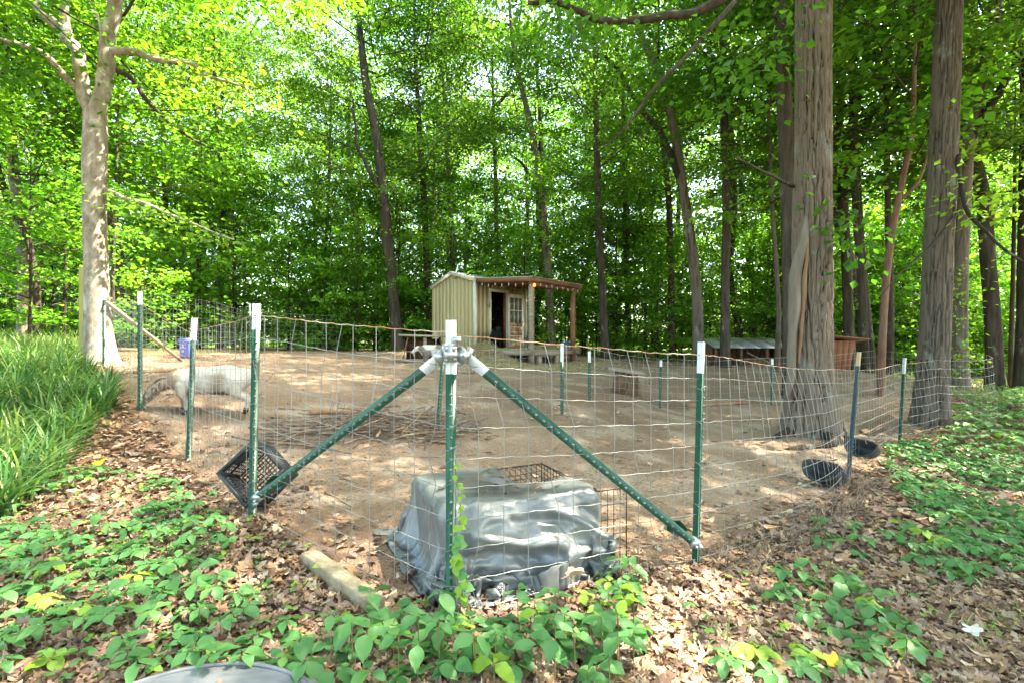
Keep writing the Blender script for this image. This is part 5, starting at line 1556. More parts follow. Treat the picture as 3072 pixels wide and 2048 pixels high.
    d = fy * (front + 0.02) + (1 - fy) * np.maximum(fx, fbk) * left + (1 - np.maximum(np.maximum(fy, fx), np.maximum(fr_, fbk))) * np.maximum(topw, 0)
    d = d + fr_ * (1 - fy) * 0.04 * ridged(gx * 3, gy * 4, 90)
    P = P + Nn * d[..., None]
    for _ in range(1):
        Q = P.copy(); Q[1:-1, 1:-1] = 0.7 * P[1:-1, 1:-1] + 0.075 * (P[:-2, 1:-1] + P[2:, 1:-1] + P[1:-1, :-2] + P[1:-1, 2:]); P = Q
    x, y, zz = P[..., 0], P[..., 1], P[..., 2]
    sagz = CR_H - crate_sag(x, y) + 0.022
    ins = (x > -0.02) & (x < CR_L) & (y > -0.02) & (y < CR_D + 0.02) & (zz < sagz)
    ds = np.stack([sagz - zz, x + 0.014, CR_D + 0.014 - y, y + 0.014], -1); k = np.argmin(ds, -1)
    P[..., 2] = np.where(ins & (k == 0), sagz, zz); P[..., 0] = np.where(ins & (k == 1), -0.014, x)
    P[..., 1] = np.where(ins & (k == 2), CR_D + 0.014, np.where(ins & (k == 3), -0.014, y))
    for p, n in planes:
        dd = (P[..., 0] - p[0]) * n[0] + (P[..., 1] - p[1]) * n[1] - 0.006
        P[..., 0] = np.where(dd < 0, P[..., 0] - dd * n[0], P[..., 0]); P[..., 1] = np.where(dd < 0, P[..., 1] - dd * n[1], P[..., 1])
    P[..., 2] = np.maximum(P[..., 2], ground(P[..., 0], P[..., 1]) + 0.012)
    G = np.stack([gx, gy], -1)
    W = np.stack([CR_BL[0] + P[..., 0] * CR_E1[0] + P[..., 1] * CR_E2[0], CR_BL[1] + P[..., 0] * CR_E1[1] + P[..., 1] * CR_E2[1], CR_G + P[..., 2]], -1)
    i = np.arange(nx - 1)[:, None] * ny; j = np.arange(ny - 1)[None]
    Fq = np.stack([i + j, i + ny + j, i + ny + 1 + j, i + 1 + j], -1).reshape(-1, 4)
    # the back far corner of the sheet is folded away so the bare crate shows there
    keep = ~((gx > 0.60) & (gy < 0.30 + 0.06 * np.sin(gx * 9))).ravel()
    keep &= ~((gx > CR_L + 0.10 + 0.05 * np.sin(gy * 7))).ravel()
    Fq = Fq[keep[Fq].all(1)]
    used = np.unique(Fq); mp = np.full(nx * ny, -1); mp[used] = np.arange(len(used))
    V = W.reshape(-1, 3)[used]
    pl = P.reshape(-1, 3)[used]
    dirt = np.clip(1.25 - np.hypot((pl[:, 0] - 0.46) / 0.42, (pl[:, 1] - 0.33) / 0.34), 0, 1) * (pl[:, 2] > CR_H - 0.13)
    org = np.array([*crate_xy(0.4, 0.4), CR_G])
    me = mesh_np('tarp', V - org, mp[Fq], True, {'dirt': np.clip(dirt * 1.7, 0, 1)})
    o = add('tarp', me, M['tarp'], None, org)
    sol = o.modifiers.new('thickness', 'SOLIDIFY'); sol.thickness = 0.0025
    tag(o, 'crumpled silver grey tarp draped over the dog crate in the fence corner', 'tarp')
    tz = {}
    # eyelets along the near hem
    for q in ((5, ny - 5), (nx // 3, ny - 4), (4, ny // 3)):
        p = W[q] - org
        th = np.linspace(0, 2 * np.pi, 16)
        MB().tube(np.stack([0.013 * np.cos(th), 0.013 * np.sin(th), 0 * th], 1) + p + [0, -0.004, 0.008], 0.004, 6, False).build('eyelet', M['galv'], o, True)
    return W
TARP = tarp()
def tarp_leaves():
    rng = np.random.default_rng(66)
    W = TARP.reshape(-1, 3)
    for k in range(34):
        a, b = rng.normal(0.62, 0.2), rng.normal(0.34, 0.16)
        q = crate_xy(a, b)
        i = np.argmin(np.hypot(W[:, 0] - q[0], W[:, 1] - q[1]) - 0.02 * W[:, 2])
        p = W[i]
        n = 9
        an = np.linspace(0, 2 * np.pi, n, endpoint=False); s_ = rng.uniform(0.008, 0.028)
        V = np.stack([s_ * np.cos(an) * rng.uniform(0.7, 1.3, n), s_ * 0.6 * np.sin(an) * rng.uniform(0.7, 1.3, n), 0.3 * s_ * np.abs(np.sin(an * 2)) + 0.003], 1)
        V = np.concatenate([V, [[0, 0, 0.006]]])
        T = np.stack([np.full(n, n), np.arange(n), (np.arange(n) + 1) % n], 1)
        o = add('leaf_scrap', mesh_np('leaf_scrap', V, T), M['scrap'], None, p + [0, 0, 0.004], (rng.normal(0, 0.2), rng.normal(0, 0.2), rng.uniform(0, 6.28)))
        tag(o, 'small dry leaf scrap lying in the sag of the silver tarp', 'leaf', 'leaf scraps on the tarp')
M['scrap'] = noisy('leaf_scrap', (0.12, 0.07, 0.045), (0.26, 0.17, 0.11), 30, 0.85, bump=0)
tarp_leaves()

# ------------------------------------------------------------------ black milk crate tipped against its post
def milk_crate():
    c = px(780, 1420, 3.62)
    root = thing('milk_crate', 'black slatted milk crate tipped on its edge behind the fence', 'crate', c, rot=(Matrix.Rotation(R(-20), 3, 'Z') @ Matrix.Rotation(R(38), 3, 'Y') @ Matrix.Rotation(R(62), 3, 'X')).to_euler())
    S, Hh = 0.33, 0.28
    h = S / 2
    def wall(ax, sgn):
        m = MB()
        def B(u, v, su, sv, t=0.006):
            p = [0, 0, v]; sz = [t, t, sv]
            p[ax] = sgn * (h - 0.004); p[1 - ax] = u; sz[1 - ax] = su; sz[ax] = t
            m.box(p, sz)
        for q in (-h + 0.012, h - 0.012): B(q, 0, 0.024, Hh, 0.009)
        B(0, -Hh / 2 + 0.012, S - 0.05, 0.024, 0.008); B(0, Hh / 2 - 0.02, S - 0.05, 0.04, 0.0095); B(0, 0.02, S - 0.05, 0.015, 0.0075)
        for q in np.linspace(-h + 0.05, h - 0.05, 9): B(q, -0.01, 0.007, Hh - 0.06, 0.006)
        for k, z in enumerate(np.linspace(-Hh / 2 + 0.045, Hh / 2 - 0.06, 8)): B(0, z, S - 0.05, 0.006, 0.0052)
        if ax == 0: B(0, 0.055, 0.13, 0.07, 0.011)
        m.build('side_panel', M['rubber'], root)
    for ax in (0, 1):
        for s in (-1, 1): wall(ax, s)
    m = MB()
    for q in np.linspace(-h + 0.02, h - 0.02, 11):
        m.box((q, 0, -Hh / 2 + 0.004), (0.008, S - 0.03, 0.008)).box((0, q, -Hh / 2 + 0.0035), (S - 0.03, 0.008, 0.006))
    m.build('bottom_panel', M['rubber'], root)
    m = MB()
    for s in (-1, 1):
        m.box((s * (h + 0.003), 0, Hh / 2 - 0.012), (0.018, S + 0.024, 0.026)).box((0, s * (h + 0.003), Hh / 2 - 0.0125), (S - 0.012, 0.018, 0.024))
    m.build('rim', M['rubber'], root)
milk_crate()

# ------------------------------------------------------------------ black rubber feed tubs hooked on the wire
def feed_tub(label, c, up, back, s=1.0):
    z = Vector(up).normalized(); y = Vector(back); y = (y - z * y.dot(z)).normalized(); x = y.cross(z)
    m3 = Matrix((x, y, z)).transposed()
    c = Vector(c) - m3 @ Vector((0, -0.06, 0.10)) * s
    root = thing('feed_tub', label, 'feed tub', c, rot=m3.to_euler(), group='rubber feed tubs')
    root.scale = (s, s, s)
    th = np.linspace(0, np.pi, 15)
    def ring(r, z, back):
        arc = np.stack([r * np.cos(th), -r * np.sin(th) * 0.95, np.full(15, z)], 1)
        bk = np.stack([np.linspace(-r, r, 7)[1:-1], np.full(5, back), np.full(5, z)], 1)
        return np.concatenate([arc, bk])
    rings = [ring(0.15, 0.0, 0.02), ring(0.20, 0.2, 0.03), ring(0.213, 0.2, 0.042), ring(0.213, 0.212, 0.042), ring(0.192, 0.212, 0.02), ring(0.142, 0.012, 0.012)]
    n = len(rings[0])
    V = np.concatenate(rings)
    F = []
    for a in range(len(rings) - 1):
        for k in range(n):
            F.append([a * n + k, a * n + (k + 1) % n, (a + 1) * n + (k + 1) % n, (a + 1) * n + k])
    V = np.concatenate([V, [[0, -0.05, 0.0]], [[0, -0.05, 0.012]]])
    T = [[len(V) - 2, (k + 1) % n, k] for k in range(n)] + [[len(V) - 1, 5 * n + k, 5 * n + (k + 1) % n] for k in range(n)]
    add('body', mesh_np('body', V, [np.array(F), np.array(T)], True), M['rubber'], root)
    for x in (-0.09, 0.09):
        MB().tube(smooth_path([(x, 0.045, 0.13), (x, 0.05, 0.22), (x + 0.005, 0.03, 0.285), (x + 0.01, -0.005, 0.29), (x + 0.01, -0.02, 0.25)], 4), 0.0045, 6).build('hook', M['rust_hook'], root, True)
M['rust_hook'] = noisy('rusty_hook', (0.22, 0.12, 0.08), (0.36, 0.26, 0.2), 20, 0.7, bump=0)
feed_tub('black rubber feed tub tipped forward, hooked low on the wire left of the blue post', px(2478, 1424, 5.45), (-0.72, -0.30, 0.62), (0.55, 0.25, 0.8), 1.08)
feed_tub('black rubber feed tub hooked on the wire just behind the blue post', px(2592, 1348, 6.10), (-0.80, -0.35, 0.48), (0.5, 0.2, 0.85), 0.95)

# upturned grey tub in the litter
def lid():
    c = gp(-1.10, 1.42, 0.0)
    prof = [(0.0, 0.085), (0.35, 0.088), (0.50, 0.082), (0.555, 0.068), (0.575, 0.045), (0.58, -0.05)]
    n = 72
    a = np.arange(n) / n * 2 * np.pi
    V = [np.array([[0, 0, 0.085]])] + [np.stack([r * np.cos(a), r * np.sin(a), np.full(n, z) + 0.004 * np.sin(3 * a)], 1) for r, z in prof[1:]]
    F = []
    for k in range(len(prof) - 2):
        i = 1 + k * n
        F.append(np.stack([i + np.arange(n), i + n + np.arange(n), i + n + (np.arange(n) + 1) % n, i + (np.arange(n) + 1) % n], 1))
    T = np.stack([np.zeros(n, int), 1 + np.arange(n), 1 + (np.arange(n) + 1) % n], 1)
    o = add('tub', mesh_np('tub', np.concatenate(V), F + [T], True), M['old_plastic'], None, c)
    tag(o, 'upturned round grey plastic tub half hidden in creeper and litter', 'tub')
    ri = np.stack([0.515 * np.cos(np.r_[a, a[0]]), 0.515 * np.sin(np.r_[a, a[0]]), np.full(n + 1, 0.081)], 1)
    MB().tube(ri, 0.008, 6, False).build('rim', M['old_plastic'], o, True)
M['old_plastic'] = noisy('weathered_grey_plastic', (0.12, 0.125, 0.14), (0.23, 0.235, 0.25), 5, 0.55, bump=0.25, bscale=40, stretch=(1, 3, 1), dist=0.004)
lid()

# ------------------------------------------------------------------ animals
def capsule(p0, r0, p1, r1, n=14, k=5, sq=(1, 1)):
    p0, p1 = np.asarray(p0, float), np.asarray(p1, float)
    d = p1 - p0; L = np.linalg.norm(d); d = d / max(L, 1e-6)
    pts, rad = [], []
    for a in np.linspace(-np.pi / 2, 0, k):
        pts.append(p0 + d * r0 * math.sin(a)); rad.append(max(r0 * math.cos(a), 0.0015))
    for a in np.linspace(0, np.pi / 2, k):
        pts.append(p1 + d * r1 * math.sin(a)); rad.append(max(r1 * math.cos(a), 0.0015))
    return tube(pts, rad, n, True)

def organic(bones, voxel=0.011, smooth_it=4):
    m = MB()
    for b in bones:
        V, F = capsule(*b[:4])
        if len(b) > 4:
            c = (np.asarray(b[0]) + np.asarray(b[2])) / 2
            V = c + (V - c) * np.asarray(b[4])
        m.raw(V, F)
    o = add('tmp', m.mesh('tmp'))
    r = o.modifiers.new('r', 'REMESH'); r.mode = 'VOXEL'; r.voxel_size = voxel
    s = o.modifiers.new('s', 'SMOOTH'); s.factor = 0.6; s.iterations = smooth_it
    dg = bpy.context.evaluated_depsgraph_get()
    me = bpy.data.meshes.new_from_object(o.evaluated_get(dg))
    bpy.data.objects.remove(o)
    me.polygons.foreach_set('use_smooth', np.ones(len(me.polygons), bool))
    return me

M['fur'] = attr_mat('goat_fur', 'col', 0.85, 0.5, 140, 0.18, 60, 0.15, 0.004)
M['horn'] = noisy('ringed_horn', (0.10, 0.085, 0.07), (0.22, 0.19, 0.15), 30, 0.6, bump=0.4, bscale=60, dist=0.003)
M['eye'] = new_mat('dark_eye', (0.01, 0.008, 0.006), 0.1, 0, 0.6)
def paint(me, fn):
    n = len(me.vertices)
    co = np.empty(n * 3, np.float32); me.vertices.foreach_get('co', co); co = co.reshape(-1, 3).astype(float)
    col = fn(co)
    at = me.attributes.new('col', 'FLOAT_COLOR', 'POINT')
    at.data.foreach_set('color', np.c_[np.clip(col, 0.005, 1), np.ones(n)].astype(np.float32).ravel())
    return me

def goat_bones(head=(0.66, 0.0, 0.26), poll=(0.56, 0.0, 0.44), neck0=(0.34, 0, 0.52), legs=None, belly=1.0, face=(0.13, 0, -0.15), beard=True):
    B = []
    # trunk: deep chest narrowing to the belly, level back, sloping rump
    B += [((0.26, 0, 0.475), 0.158, (0.05, 0, 0.46), 0.172, (1, 0.92, 1.12)), ((0.05, 0, 0.46), 0.17, (-0.20, 0, 0.465), 0.175 * belly, (1, 0.98, 1.08)),
          ((-0.20, 0, 0.47), 0.165, (-0.36, 0, 0.50), 0.125, (1, 0.95, 1.08)), ((0.30, 0, 0.43), 0.11, (0.34, 0, 0.50), 0.10)]
    B += [((-0.40, 0, 0.58), 0.03, (-0.49, 0, 0.60), 0.022), ((-0.49, 0, 0.60), 0.02, (-0.52, 0, 0.55), 0.012)]
    p0, p1 = np.array(neck0), np.array(poll)
    B += [(p0 - [0.04, 0, 0.04], 0.125, p0 * 0.5 + p1 * 0.5, 0.085), (p0 * 0.5 + p1 * 0.5, 0.083, p1, 0.066)]
    f = np.array(face)
    m = p1 + f * 1.25
    B += [(p1, 0.066, p1 + f * 0.55, 0.056), (p1 + f * 0.5, 0.054, m, 0.034), (p1 + f * 0.5 + [0, 0, -0.012], 0.045, m + [0, 0, -0.008], 0.028)]
    for s in (-1, 1):
        B += [(p1 + np.array([-0.01, s * 0.05, 0.02]), 0.016, p1 + np.array([-0.05, s * 0.12, 0.0]), 0.018, (1, 1, 0.7)), (p1 + np.array([-0.05, s * 0.12, 0.0]), 0.018, p1 + np.array([-0.07, s * 0.17, -0.03]), 0.008)]
    L = legs or {'f': [(0.28, 0.0), (0.26, 0.04)], 'h': [(0.0, 0.0), (0.05, 0.0)]}
    for s, (dx, _) in zip((-1, 1), L['f']):
        x = dx
        B += [((0.25, s * 0.085, 0.42), 0.075, (0.25, s * 0.095, 0.30), 0.05), ((0.25, s * 0.095, 0.31), 0.045, (x, s * 0.095, 0.19), 0.030), ((x, s * 0.095, 0.19), 0.029, (x - 0.005, s * 0.095, 0.06), 0.021), ((x, s * 0.095, 0.055), 0.024, (x + 0.015, s * 0.095, 0.022), 0.028)]
    for s, (dx, _) in zip((-1, 1), L['h']):
        B += [((-0.33, s * 0.085, 0.45), 0.105, (-0.27 + dx, s * 0.10, 0.31), 0.065), ((-0.27 + dx, s * 0.10, 0.31), 0.055, (-0.40 + dx, s * 0.095, 0.205), 0.031),
              ((-0.40 + dx, s * 0.095, 0.205), 0.030, (-0.385 + dx, s * 0.095, 0.06), 0.022), ((-0.385 + dx, s * 0.095, 0.055), 0.024, (-0.368 + dx, s * 0.095, 0.022), 0.028)]
    if beard:
        B += [(m + [-0.03, 0, -0.03], 0.018, m + [-0.05, 0, -0.11], 0.006)]
    return B, p1, f, m

def add_head_bits(root, p1, f, horn=True):
    e = p1 + np.array(f) * 0.42
    for s in (-1, 1):
        MB().disc(e + [0.012, s * 0.052, 0.025], 0.010, 0.012, 10, (0.2, s, 0.1)).build('eye', M['eye'], root, True)
    if horn:
        for s in (-1, 1):
            q = smooth_path([p1 + [0.0, s * 0.03, 0.05], p1 + [-0.03, s * 0.04, 0.11], p1 + [-0.10, s * 0.055, 0.15], p1 + [-0.17, s * 0.07, 0.14], p1 + [-0.20, s * 0.075, 0.12]], 4)
            MB().tube(q, np.linspace(0.019, 0.005, len(q)), 8).build('horn', M['horn'], root, True)

def goat(label, loc, heading, colour, scale=1.0, horn=True, wide=1.0, tall=1.0, **kw):
    B, p1, f, m = goat_bones(**kw)
    me = paint(organic(B), colour)
    root = thing('goat', label, 'goat', loc, heading, 'goats in the pen')
    root.scale = (scale, scale * wide, scale * tall)
    add('body', me, M['fur'], root)
    add_head_bits(root, p1, f, horn)
    # coat: short strands lying back and down over the body
    rng = np.random.default_rng(int(scale * 1000))
    n = len(me.polygons)
    ce = np.empty(n * 3, np.float32); me.polygons.foreach_get('center', ce); ce = ce.reshape(-1, 3).astype(float)
    no = np.empty(n * 3, np.float32); me.polygons.foreach_get('normal', no); no = no.reshape(-1, 3).astype(float)
    k = rng.choice(n, min(n, 6500), False); k = k[(ce[k, 2] > 0.16)]
    p, nn = ce[k], no[k]
    g = np.array([-0.5, 0, -0.9]) + rng.normal(0, 0.3, (len(k), 3))
    d = g - nn * (g * nn).sum(1)[:, None]; d /= np.linalg.norm(d, axis=1)[:, None] + 1e-9
    L = rng.uniform(0.012, 0.034, len(k))[:, None] * np.where(p[:, 2:3] < 0.36, 1.5, 1.0)
    tip = p + (d * 0.9 + nn * 0.42) * L
    sd = np.cross(d, nn) * 0.0022
    V = np.stack([p + sd, p - sd, tip], 1).reshape(-1, 3)
    T = np.arange(len(k))[:, None] * 3 + np.array([[0, 1, 2]])
    col = np.clip(colour(p), 0.005, 1) * rng.uniform(0.75, 1.2, (len(k), 1))
    hm = mesh_np('hair', V, T, False, {'col': np.repeat(col, 3, 0)})
    tag(add('hair', hm, M['fur'], root), kind='stuff')
    return root

def col_main(c):
    n = fbm(c * 9, 3, 7) * 0.08
    white = np.array([0.50, 0.465, 0.41]); tan = np.array([0.30, 0.215, 0.145]); dark = np.array([0.035, 0.03, 0.028]); brown = np.array([0.16, 0.10, 0.065])
    col = np.tile(white, (len(c), 1))
    def mix(mask, k):
        nonlocal col
        mask = np.clip(mask, 0, 1)[:, None]; col = col * (1 - mask) + k * mask
    mix((c[:, 0] - 0.16 + n) * 8, tan)                       # tan shoulders and neck
    mix((c[:, 0] - 0.60 + n) * 14, white)                    # pale face
    mix(((np.abs(c[:, 1]) > 0.028) & (np.abs(c[:, 1]) < 0.05) & (c[:, 0] > 0.52) & (c[:, 2] < 0.46)) * 0.9, brown)   # face stripes
    mix((np.abs(c[:, 1]) > 0.075) * (c[:, 0] > 0.47) * (c[:, 2] > 0.3) * 0.9, dark)          # ears
    mix((0.33 - c[:, 2] + n) * 20 * ((c[:, 0] < -0.02) & (c[:, 0] > -0.22) & (np.abs(c[:, 1]) < 0.14)), dark)  # dark belly
    mix(np.clip(fbm(c * 6, 3, 17) - 0.15, 0, 1) * 1.2 + np.clip(0.34 - c[:, 2], 0, 1) * 1.5, np.array([0.27, 0.21, 0.155]))   # soiled coat
    mix((0.10 - c[:, 2]) * 30, dark)                         # dark pasterns and hooves
    mix(((c[:, 2] > 0.61) & (np.abs(c[:, 1]) < 0.02) & (c[:, 0] > -0.1)) * 0.6, brown)      # spine stripe
    return col
gx_, gy_ = px(628, 1245, 6.45)[:2]
goat('white and tan goat grazing with its head down by the fence', gp(gx_, gy_, -0.01), R(192), col_main, 1.14, True, 1.2, 0.85, belly=1.12, poll=(0.56, 0.0, 0.36), face=(0.11, 0, -0.17), neck0=(0.33, 0, 0.50), legs={'f': [(0.32, 0), (0.20, 0)], 'h': [(0.02, 0), (-0.05, 0)]})

def col_black(c):
    n = fbm(c * 12, 3, 3)
    col = np.tile(np.array([0.012, 0.012, 0.014]), (len(c), 1))
    g = np.clip((c[:, 0] - 0.44) * 6, 0, 1) * np.clip(n * 2, 0, 1) * 0.8
    return col * (1 - g[:, None]) + np.array([0.16, 0.16, 0.18]) * g[:, None]
goat('black goat standing at the shed doorway on the porch', shed_pt(0.42, 0.62, FLOOR + 0.018), R(-78), col_black, 0.98, False, poll=(0.44, 0.0, 0.74), face=(0.12, 0, -0.09), neck0=(0.32, 0, 0.54), beard=False)

def col_grey(c):
    n = fbm(c * 10, 3, 5)
    col = np.tile(np.array([0.20, 0.16, 0.13]), (len(c), 1))
    w = np.clip((vnoise(c * [5, 5, 3], 9) - 0.05) * 6, 0, 1)[:, None]
    col = col * (1 - w) + np.array([0.58, 0.54, 0.50]) * w
    d = np.clip((0.12 - c[:, 2]) * 30, 0, 1)[:, None]
    return col * (1 - d) + np.array([0.05, 0.04, 0.035]) * d
def col_whitegrey(c):
    col = np.tile(np.array([0.62, 0.61, 0.60]), (len(c), 1))
    w = np.clip((vnoise(c * 5.5, 19)) * 6, 0, 1)[:, None]
    col = col * (1 - w) + np.array([0.09, 0.09, 0.10]) * w
    d = np.clip((0.14 - c[:, 2]) * 30, 0, 1)[:, None]
    return col * (1 - d) + np.array([0.20, 0.14, 0.09]) * d
p = gp(*px(1300, 1090, 13.0)[:2])
goat('grey goat with white streaks under the feeding table', p, R(200), col_grey, 0.85, False, poll=(0.50, 0.0, 0.55), face=(0.13, 0, -0.10))
p = gp(*px(1392, 1108, 11.6)[:2])
goat('white and charcoal goat standing half behind the corner post', p, R(175), col_whitegrey, 0.66, False, poll=(0.52, 0.0, 0.50), face=(0.12, 0, -0.12))

# ------------------------------------------------------------------ brush pile, log and fallen sticks
M['stick'] = noisy('dry_stick_bark', (0.10, 0.065, 0.045), (0.30, 0.22, 0.155), 12, 0.9, bump=0.3)
M['log'] = noisy('peeling_log', (0.20, 0.10, 0.055), (0.36, 0.22, 0.13), 7, 0.9, bump=0.5, stretch=(0.3, 1, 1))
def stick_path(rng, p, a, L, bend=0.12, n=6, lift=0.0):
    s = np.linspace(0, 1, n)
    w = np.cumsum(rng.normal(0, bend, n))
    x = p[0] + np.cumsum(np.cos(a + w)) * L / n; y = p[1] + np.cumsum(np.sin(a + w)) * L / n
    z = ground_z(x, y) + lift * s + 0.008
    return np.stack([x, y, z], 1)
def brush_pile():
    rng = np.random.default_rng(31)
    c = gp(*px(1130, 1290, 6.3)[:2])
    root = thing('brush_pile', 'heap of dry branches and twigs behind the left brace', 'brush pile', c)
    for k in range(120):
        t = rng.uniform(-1, 1)
        q = c[:2] + np.array([t * 1.15, t * 0.45 + rng.normal(0, 0.24)])
        a = rng.normal(0.42, 0.35) + (math.pi if rng.random() < 0.5 else 0)
        L = rng.uniform(0.5, 1.3); r = rng.uniform(0.006, 0.021)
        P = stick_path(rng, q - 0.5 * L * np.array([math.cos(a), math.sin(a)]), a, L, 0.13, 7)
        P[:, 2] += rng.uniform(0.0, 0.36) * max(0.15, 1 - abs(t)) + rng.normal(0, 0.05) * np.linspace(-1, 1, 7)
        P[:, 2] = np.maximum(P[:, 2], ground_z(P[:, 0], P[:, 1]) + 0.005)
        MB(c).tube(P, np.linspace(r, r * 0.35, 7), 5).build('stick', M['stick'], root, True)
    for k in range(54):   # upright twigs
        q = c[:2] + np.array([rng.uniform(-0.8, 0.9), rng.normal(0.1, 0.28)])
        z = gz(*q); h = rng.uniform(0.2, 0.45)
        P = smooth_path([(q[0], q[1], z), (q[0] + rng.normal(0, 0.08), q[1], z + h * 0.5), (q[0] + rng.normal(0, 0.2), q[1] + rng.normal(0, 0.1), z + h)], 3)
        MB(c).tube(P, np.linspace(0.006, 0.002, len(P)), 4).build('twig', M['stick'], root, True)
brush_pile()
def log(label, a, b, r, mat='log', name='log'):
    a, b = np.asarray(a, float), np.asarray(b, float)
    P = np.linspace(a, b, 9); P[:, 2] = ground_z(P[:, 0], P[:, 1]) + r * 0.7
    P[1:-1, :2] += np.random.default_rng(int(abs(a[0] * 100))).normal(0, r * 0.35, (7, 2))
    o = MB(a).tube(P, np.linspace(r, r * 0.75, 9), 10).build(name, M[mat], None, True, loc=a)
    return tag(o, label, 'log' if name == 'log' else 'stick')
log('peeling brown log lying along the top of the brush pile', gp(*px(1050, 1255, 7.0)[:2]), gp(*px(1345, 1232, 7.2)[:2]), 0.055)
log('weathered log lying on the ground behind the studded post', gp(*px(2060, 1215, 10.2)[:2]), gp(*px(2240, 1205, 10.6)[:2]), 0.05)
log('bleached log lying in shade left of the brush pile', gp(*px(930, 1262, 7.0)[:2]), gp(*px(1075, 1242, 7.1)[:2]), 0.04)
log('low rail lying in the sun near the forked tree', gp(*px(400, 1140, 8.6)[:2]), gp(*px(520, 1136, 9.0)[:2]), 0.035)
rng = np.random.default_rng(5)
GS = 'fallen sticks on the pen floor'
for k, (u, v, a, L, r) in enumerate([(2030, 1345, -0.5, 0.28, 0.012), (2060, 1195, 0.3, 0.7, 0.016), (2310, 1345, -0.5, 0.45, 0.009), (2280, 1460, -0.55, 0.6, 0.010), (2330, 1500, -0.4, 0.4, 0.008), (2080, 1450, 0.05, 0.45, 0.006),
                                   (1780, 1330, -0.2, 0.5, 0.008), (1650, 1260, 0.1, 0.8, 0.010), (1000, 1430, -0.7, 0.5, 0.006), (880, 1360, 0.5, 0.6, 0.008), (960, 1480, -0.9, 0.6, 0.007), (1240, 1370, 0.2, 0.4, 0.007), (840, 1150, 0.1, 0.5, 0.01), (800, 1290, 0.2, 0.9, 0.012)]):
    Yd = 1.35 * FPX / (v - 1024) * 0.95
    q = px(u, v, Yd)
    P = stick_path(rng, q[:2], a, L, 0.10, 6)
    o = MB(P[0]).tube(P, np.linspace(r, r * 0.5, 6), 6).build('fallen_stick', M['stick'], None, True, loc=P[0])
    tag(o, 'dry fallen stick lying on the bare dirt inside the pen', 'stick', GS)
# ------------------------------------------------------------------ ground plants, litter and debris
def project(x, y, z):
    return 1536 + FPX * x / y, 1024 - FPX * (z - CAM_H) / y
def sample_region(rng, poly, n, ymax=9.0, ymin=1.75, tries=60):
    """plan points whose ground contact falls inside a photo polygon"""
    poly = np.asarray(poly, float)
    out = []
    got = 0
    for _ in range(tries):
        y = np.exp(rng.uniform(math.log(ymin), math.log(ymax), 6000)); 
        keep = rng.random(6000) < (y / ymax) ** 0.6 * 1.0
        x = rng.uniform(-1.2, 1.2, 6000) * y
        z = ground_z(x, y, False)
        u, v = project(x, y, z)
        m = in_poly(u, v, poly)
        q = np.stack([x, y], 1)[m]
        out.append(q); got += len(q)
        if got >= n * 3: break
    q = np.concatenate(out)
    # even out the plan density
    cell = {}
    sel = []
    rng.shuffle(q)
    return q

def thin(q, n, dmin):
    keep = []
    grid = {}
    for p in q:
        k = (int(p[0] / dmin), int(p[1] / dmin))
        ok = True
        for a in (-1, 0, 1):
            for b in (-1, 0, 1):
                for r in grid.get((k[0] + a, k[1] + b), ()):
                    if (r[0] - p[0]) ** 2 + (r[1] - p[1]) ** 2 < dmin * dmin: ok = False
        if ok:
            grid.setdefault(k, []).append(p); keep.append(p)
            if len(keep) >= n: break
    return np.array(keep)

# leaflet template: length 1 along +X, folded at the midrib, drooping at the tip
_t = np.array([0, 0.12, 0.30, 0.48, 0.66, 0.82, 0.93, 1.0])
def leaflet_arrays(wid=0.36, fold=0.10, droop=0.18, tooth=0.02):
    hw = np.array([0.0, 0.17, 0.31, 0.36, 0.30, 0.18, 0.07, 0.0]) * wid / 0.36
    m = len(_t)
    V = []
    for i in range(m):
        zc = -droop * _t[i] ** 2
        V += [(_t[i] + (tooth if i % 2 else -tooth), hw[i], zc + fold * hw[i] * 1.6), (_t[i], 0, zc), (_t[i] + (tooth if i % 2 else -tooth), -hw[i], zc + fold * hw[i] * 1.6)]
    F = []
    for i in range(m - 1):
        a = i * 3
        F += [[a, a + 1, a + 4, a + 3], [a + 1, a + 2, a + 5, a + 4]]
    return np.array(V, float), np.array(F)
LV, LF = leaflet_arrays()
LEAFLET = {}
for k in range(8):
    V, F = leaflet_arrays(0.25 + 0.04 * (k % 4), 0.08 + 0.09 * (k % 3), 0.08 + 0.12 * (k % 4), 0.03)
    V[:, 2] += 0.04 * np.sin(V[:, 0] * 9 + k) * (1 + V[:, 1] * 3)
    V[:, 1] += 0.06 * (k % 3 - 1) * V[:, 0] ** 2
    tint = [0.30, 0.42, 0.36, 0.5, 0.25, 0.45, 0.92, 0.38][k]
    LEAFLET[k] = mesh_np('leaflet', V, F, True, {'tint': np.full(len(V), tint)}, [M['creeper']])
STEM = MB().tube(smooth_path([(0, 0, -0.03), (0.006, 0.004, 0.4), (0, 0, 1.0)], 3), [0.014] * 7, 4).mesh('stem', True)
M['stem'] = new_mat('reddish_vine_stem', (0.20, 0.14, 0.06), 0.6)
STEM.materials.append(M['stem'])
def euler_from(d, n):
    x = Vector(d).normalized(); z = Vector(n); z = (z - x * z.dot(x)).normalized(); y = z.cross(x)
    return Matrix((x, y, z)).transposed().to_euler()
stuff_V, stuff_F, stuff_T, stuff_n = [], [], [], 0
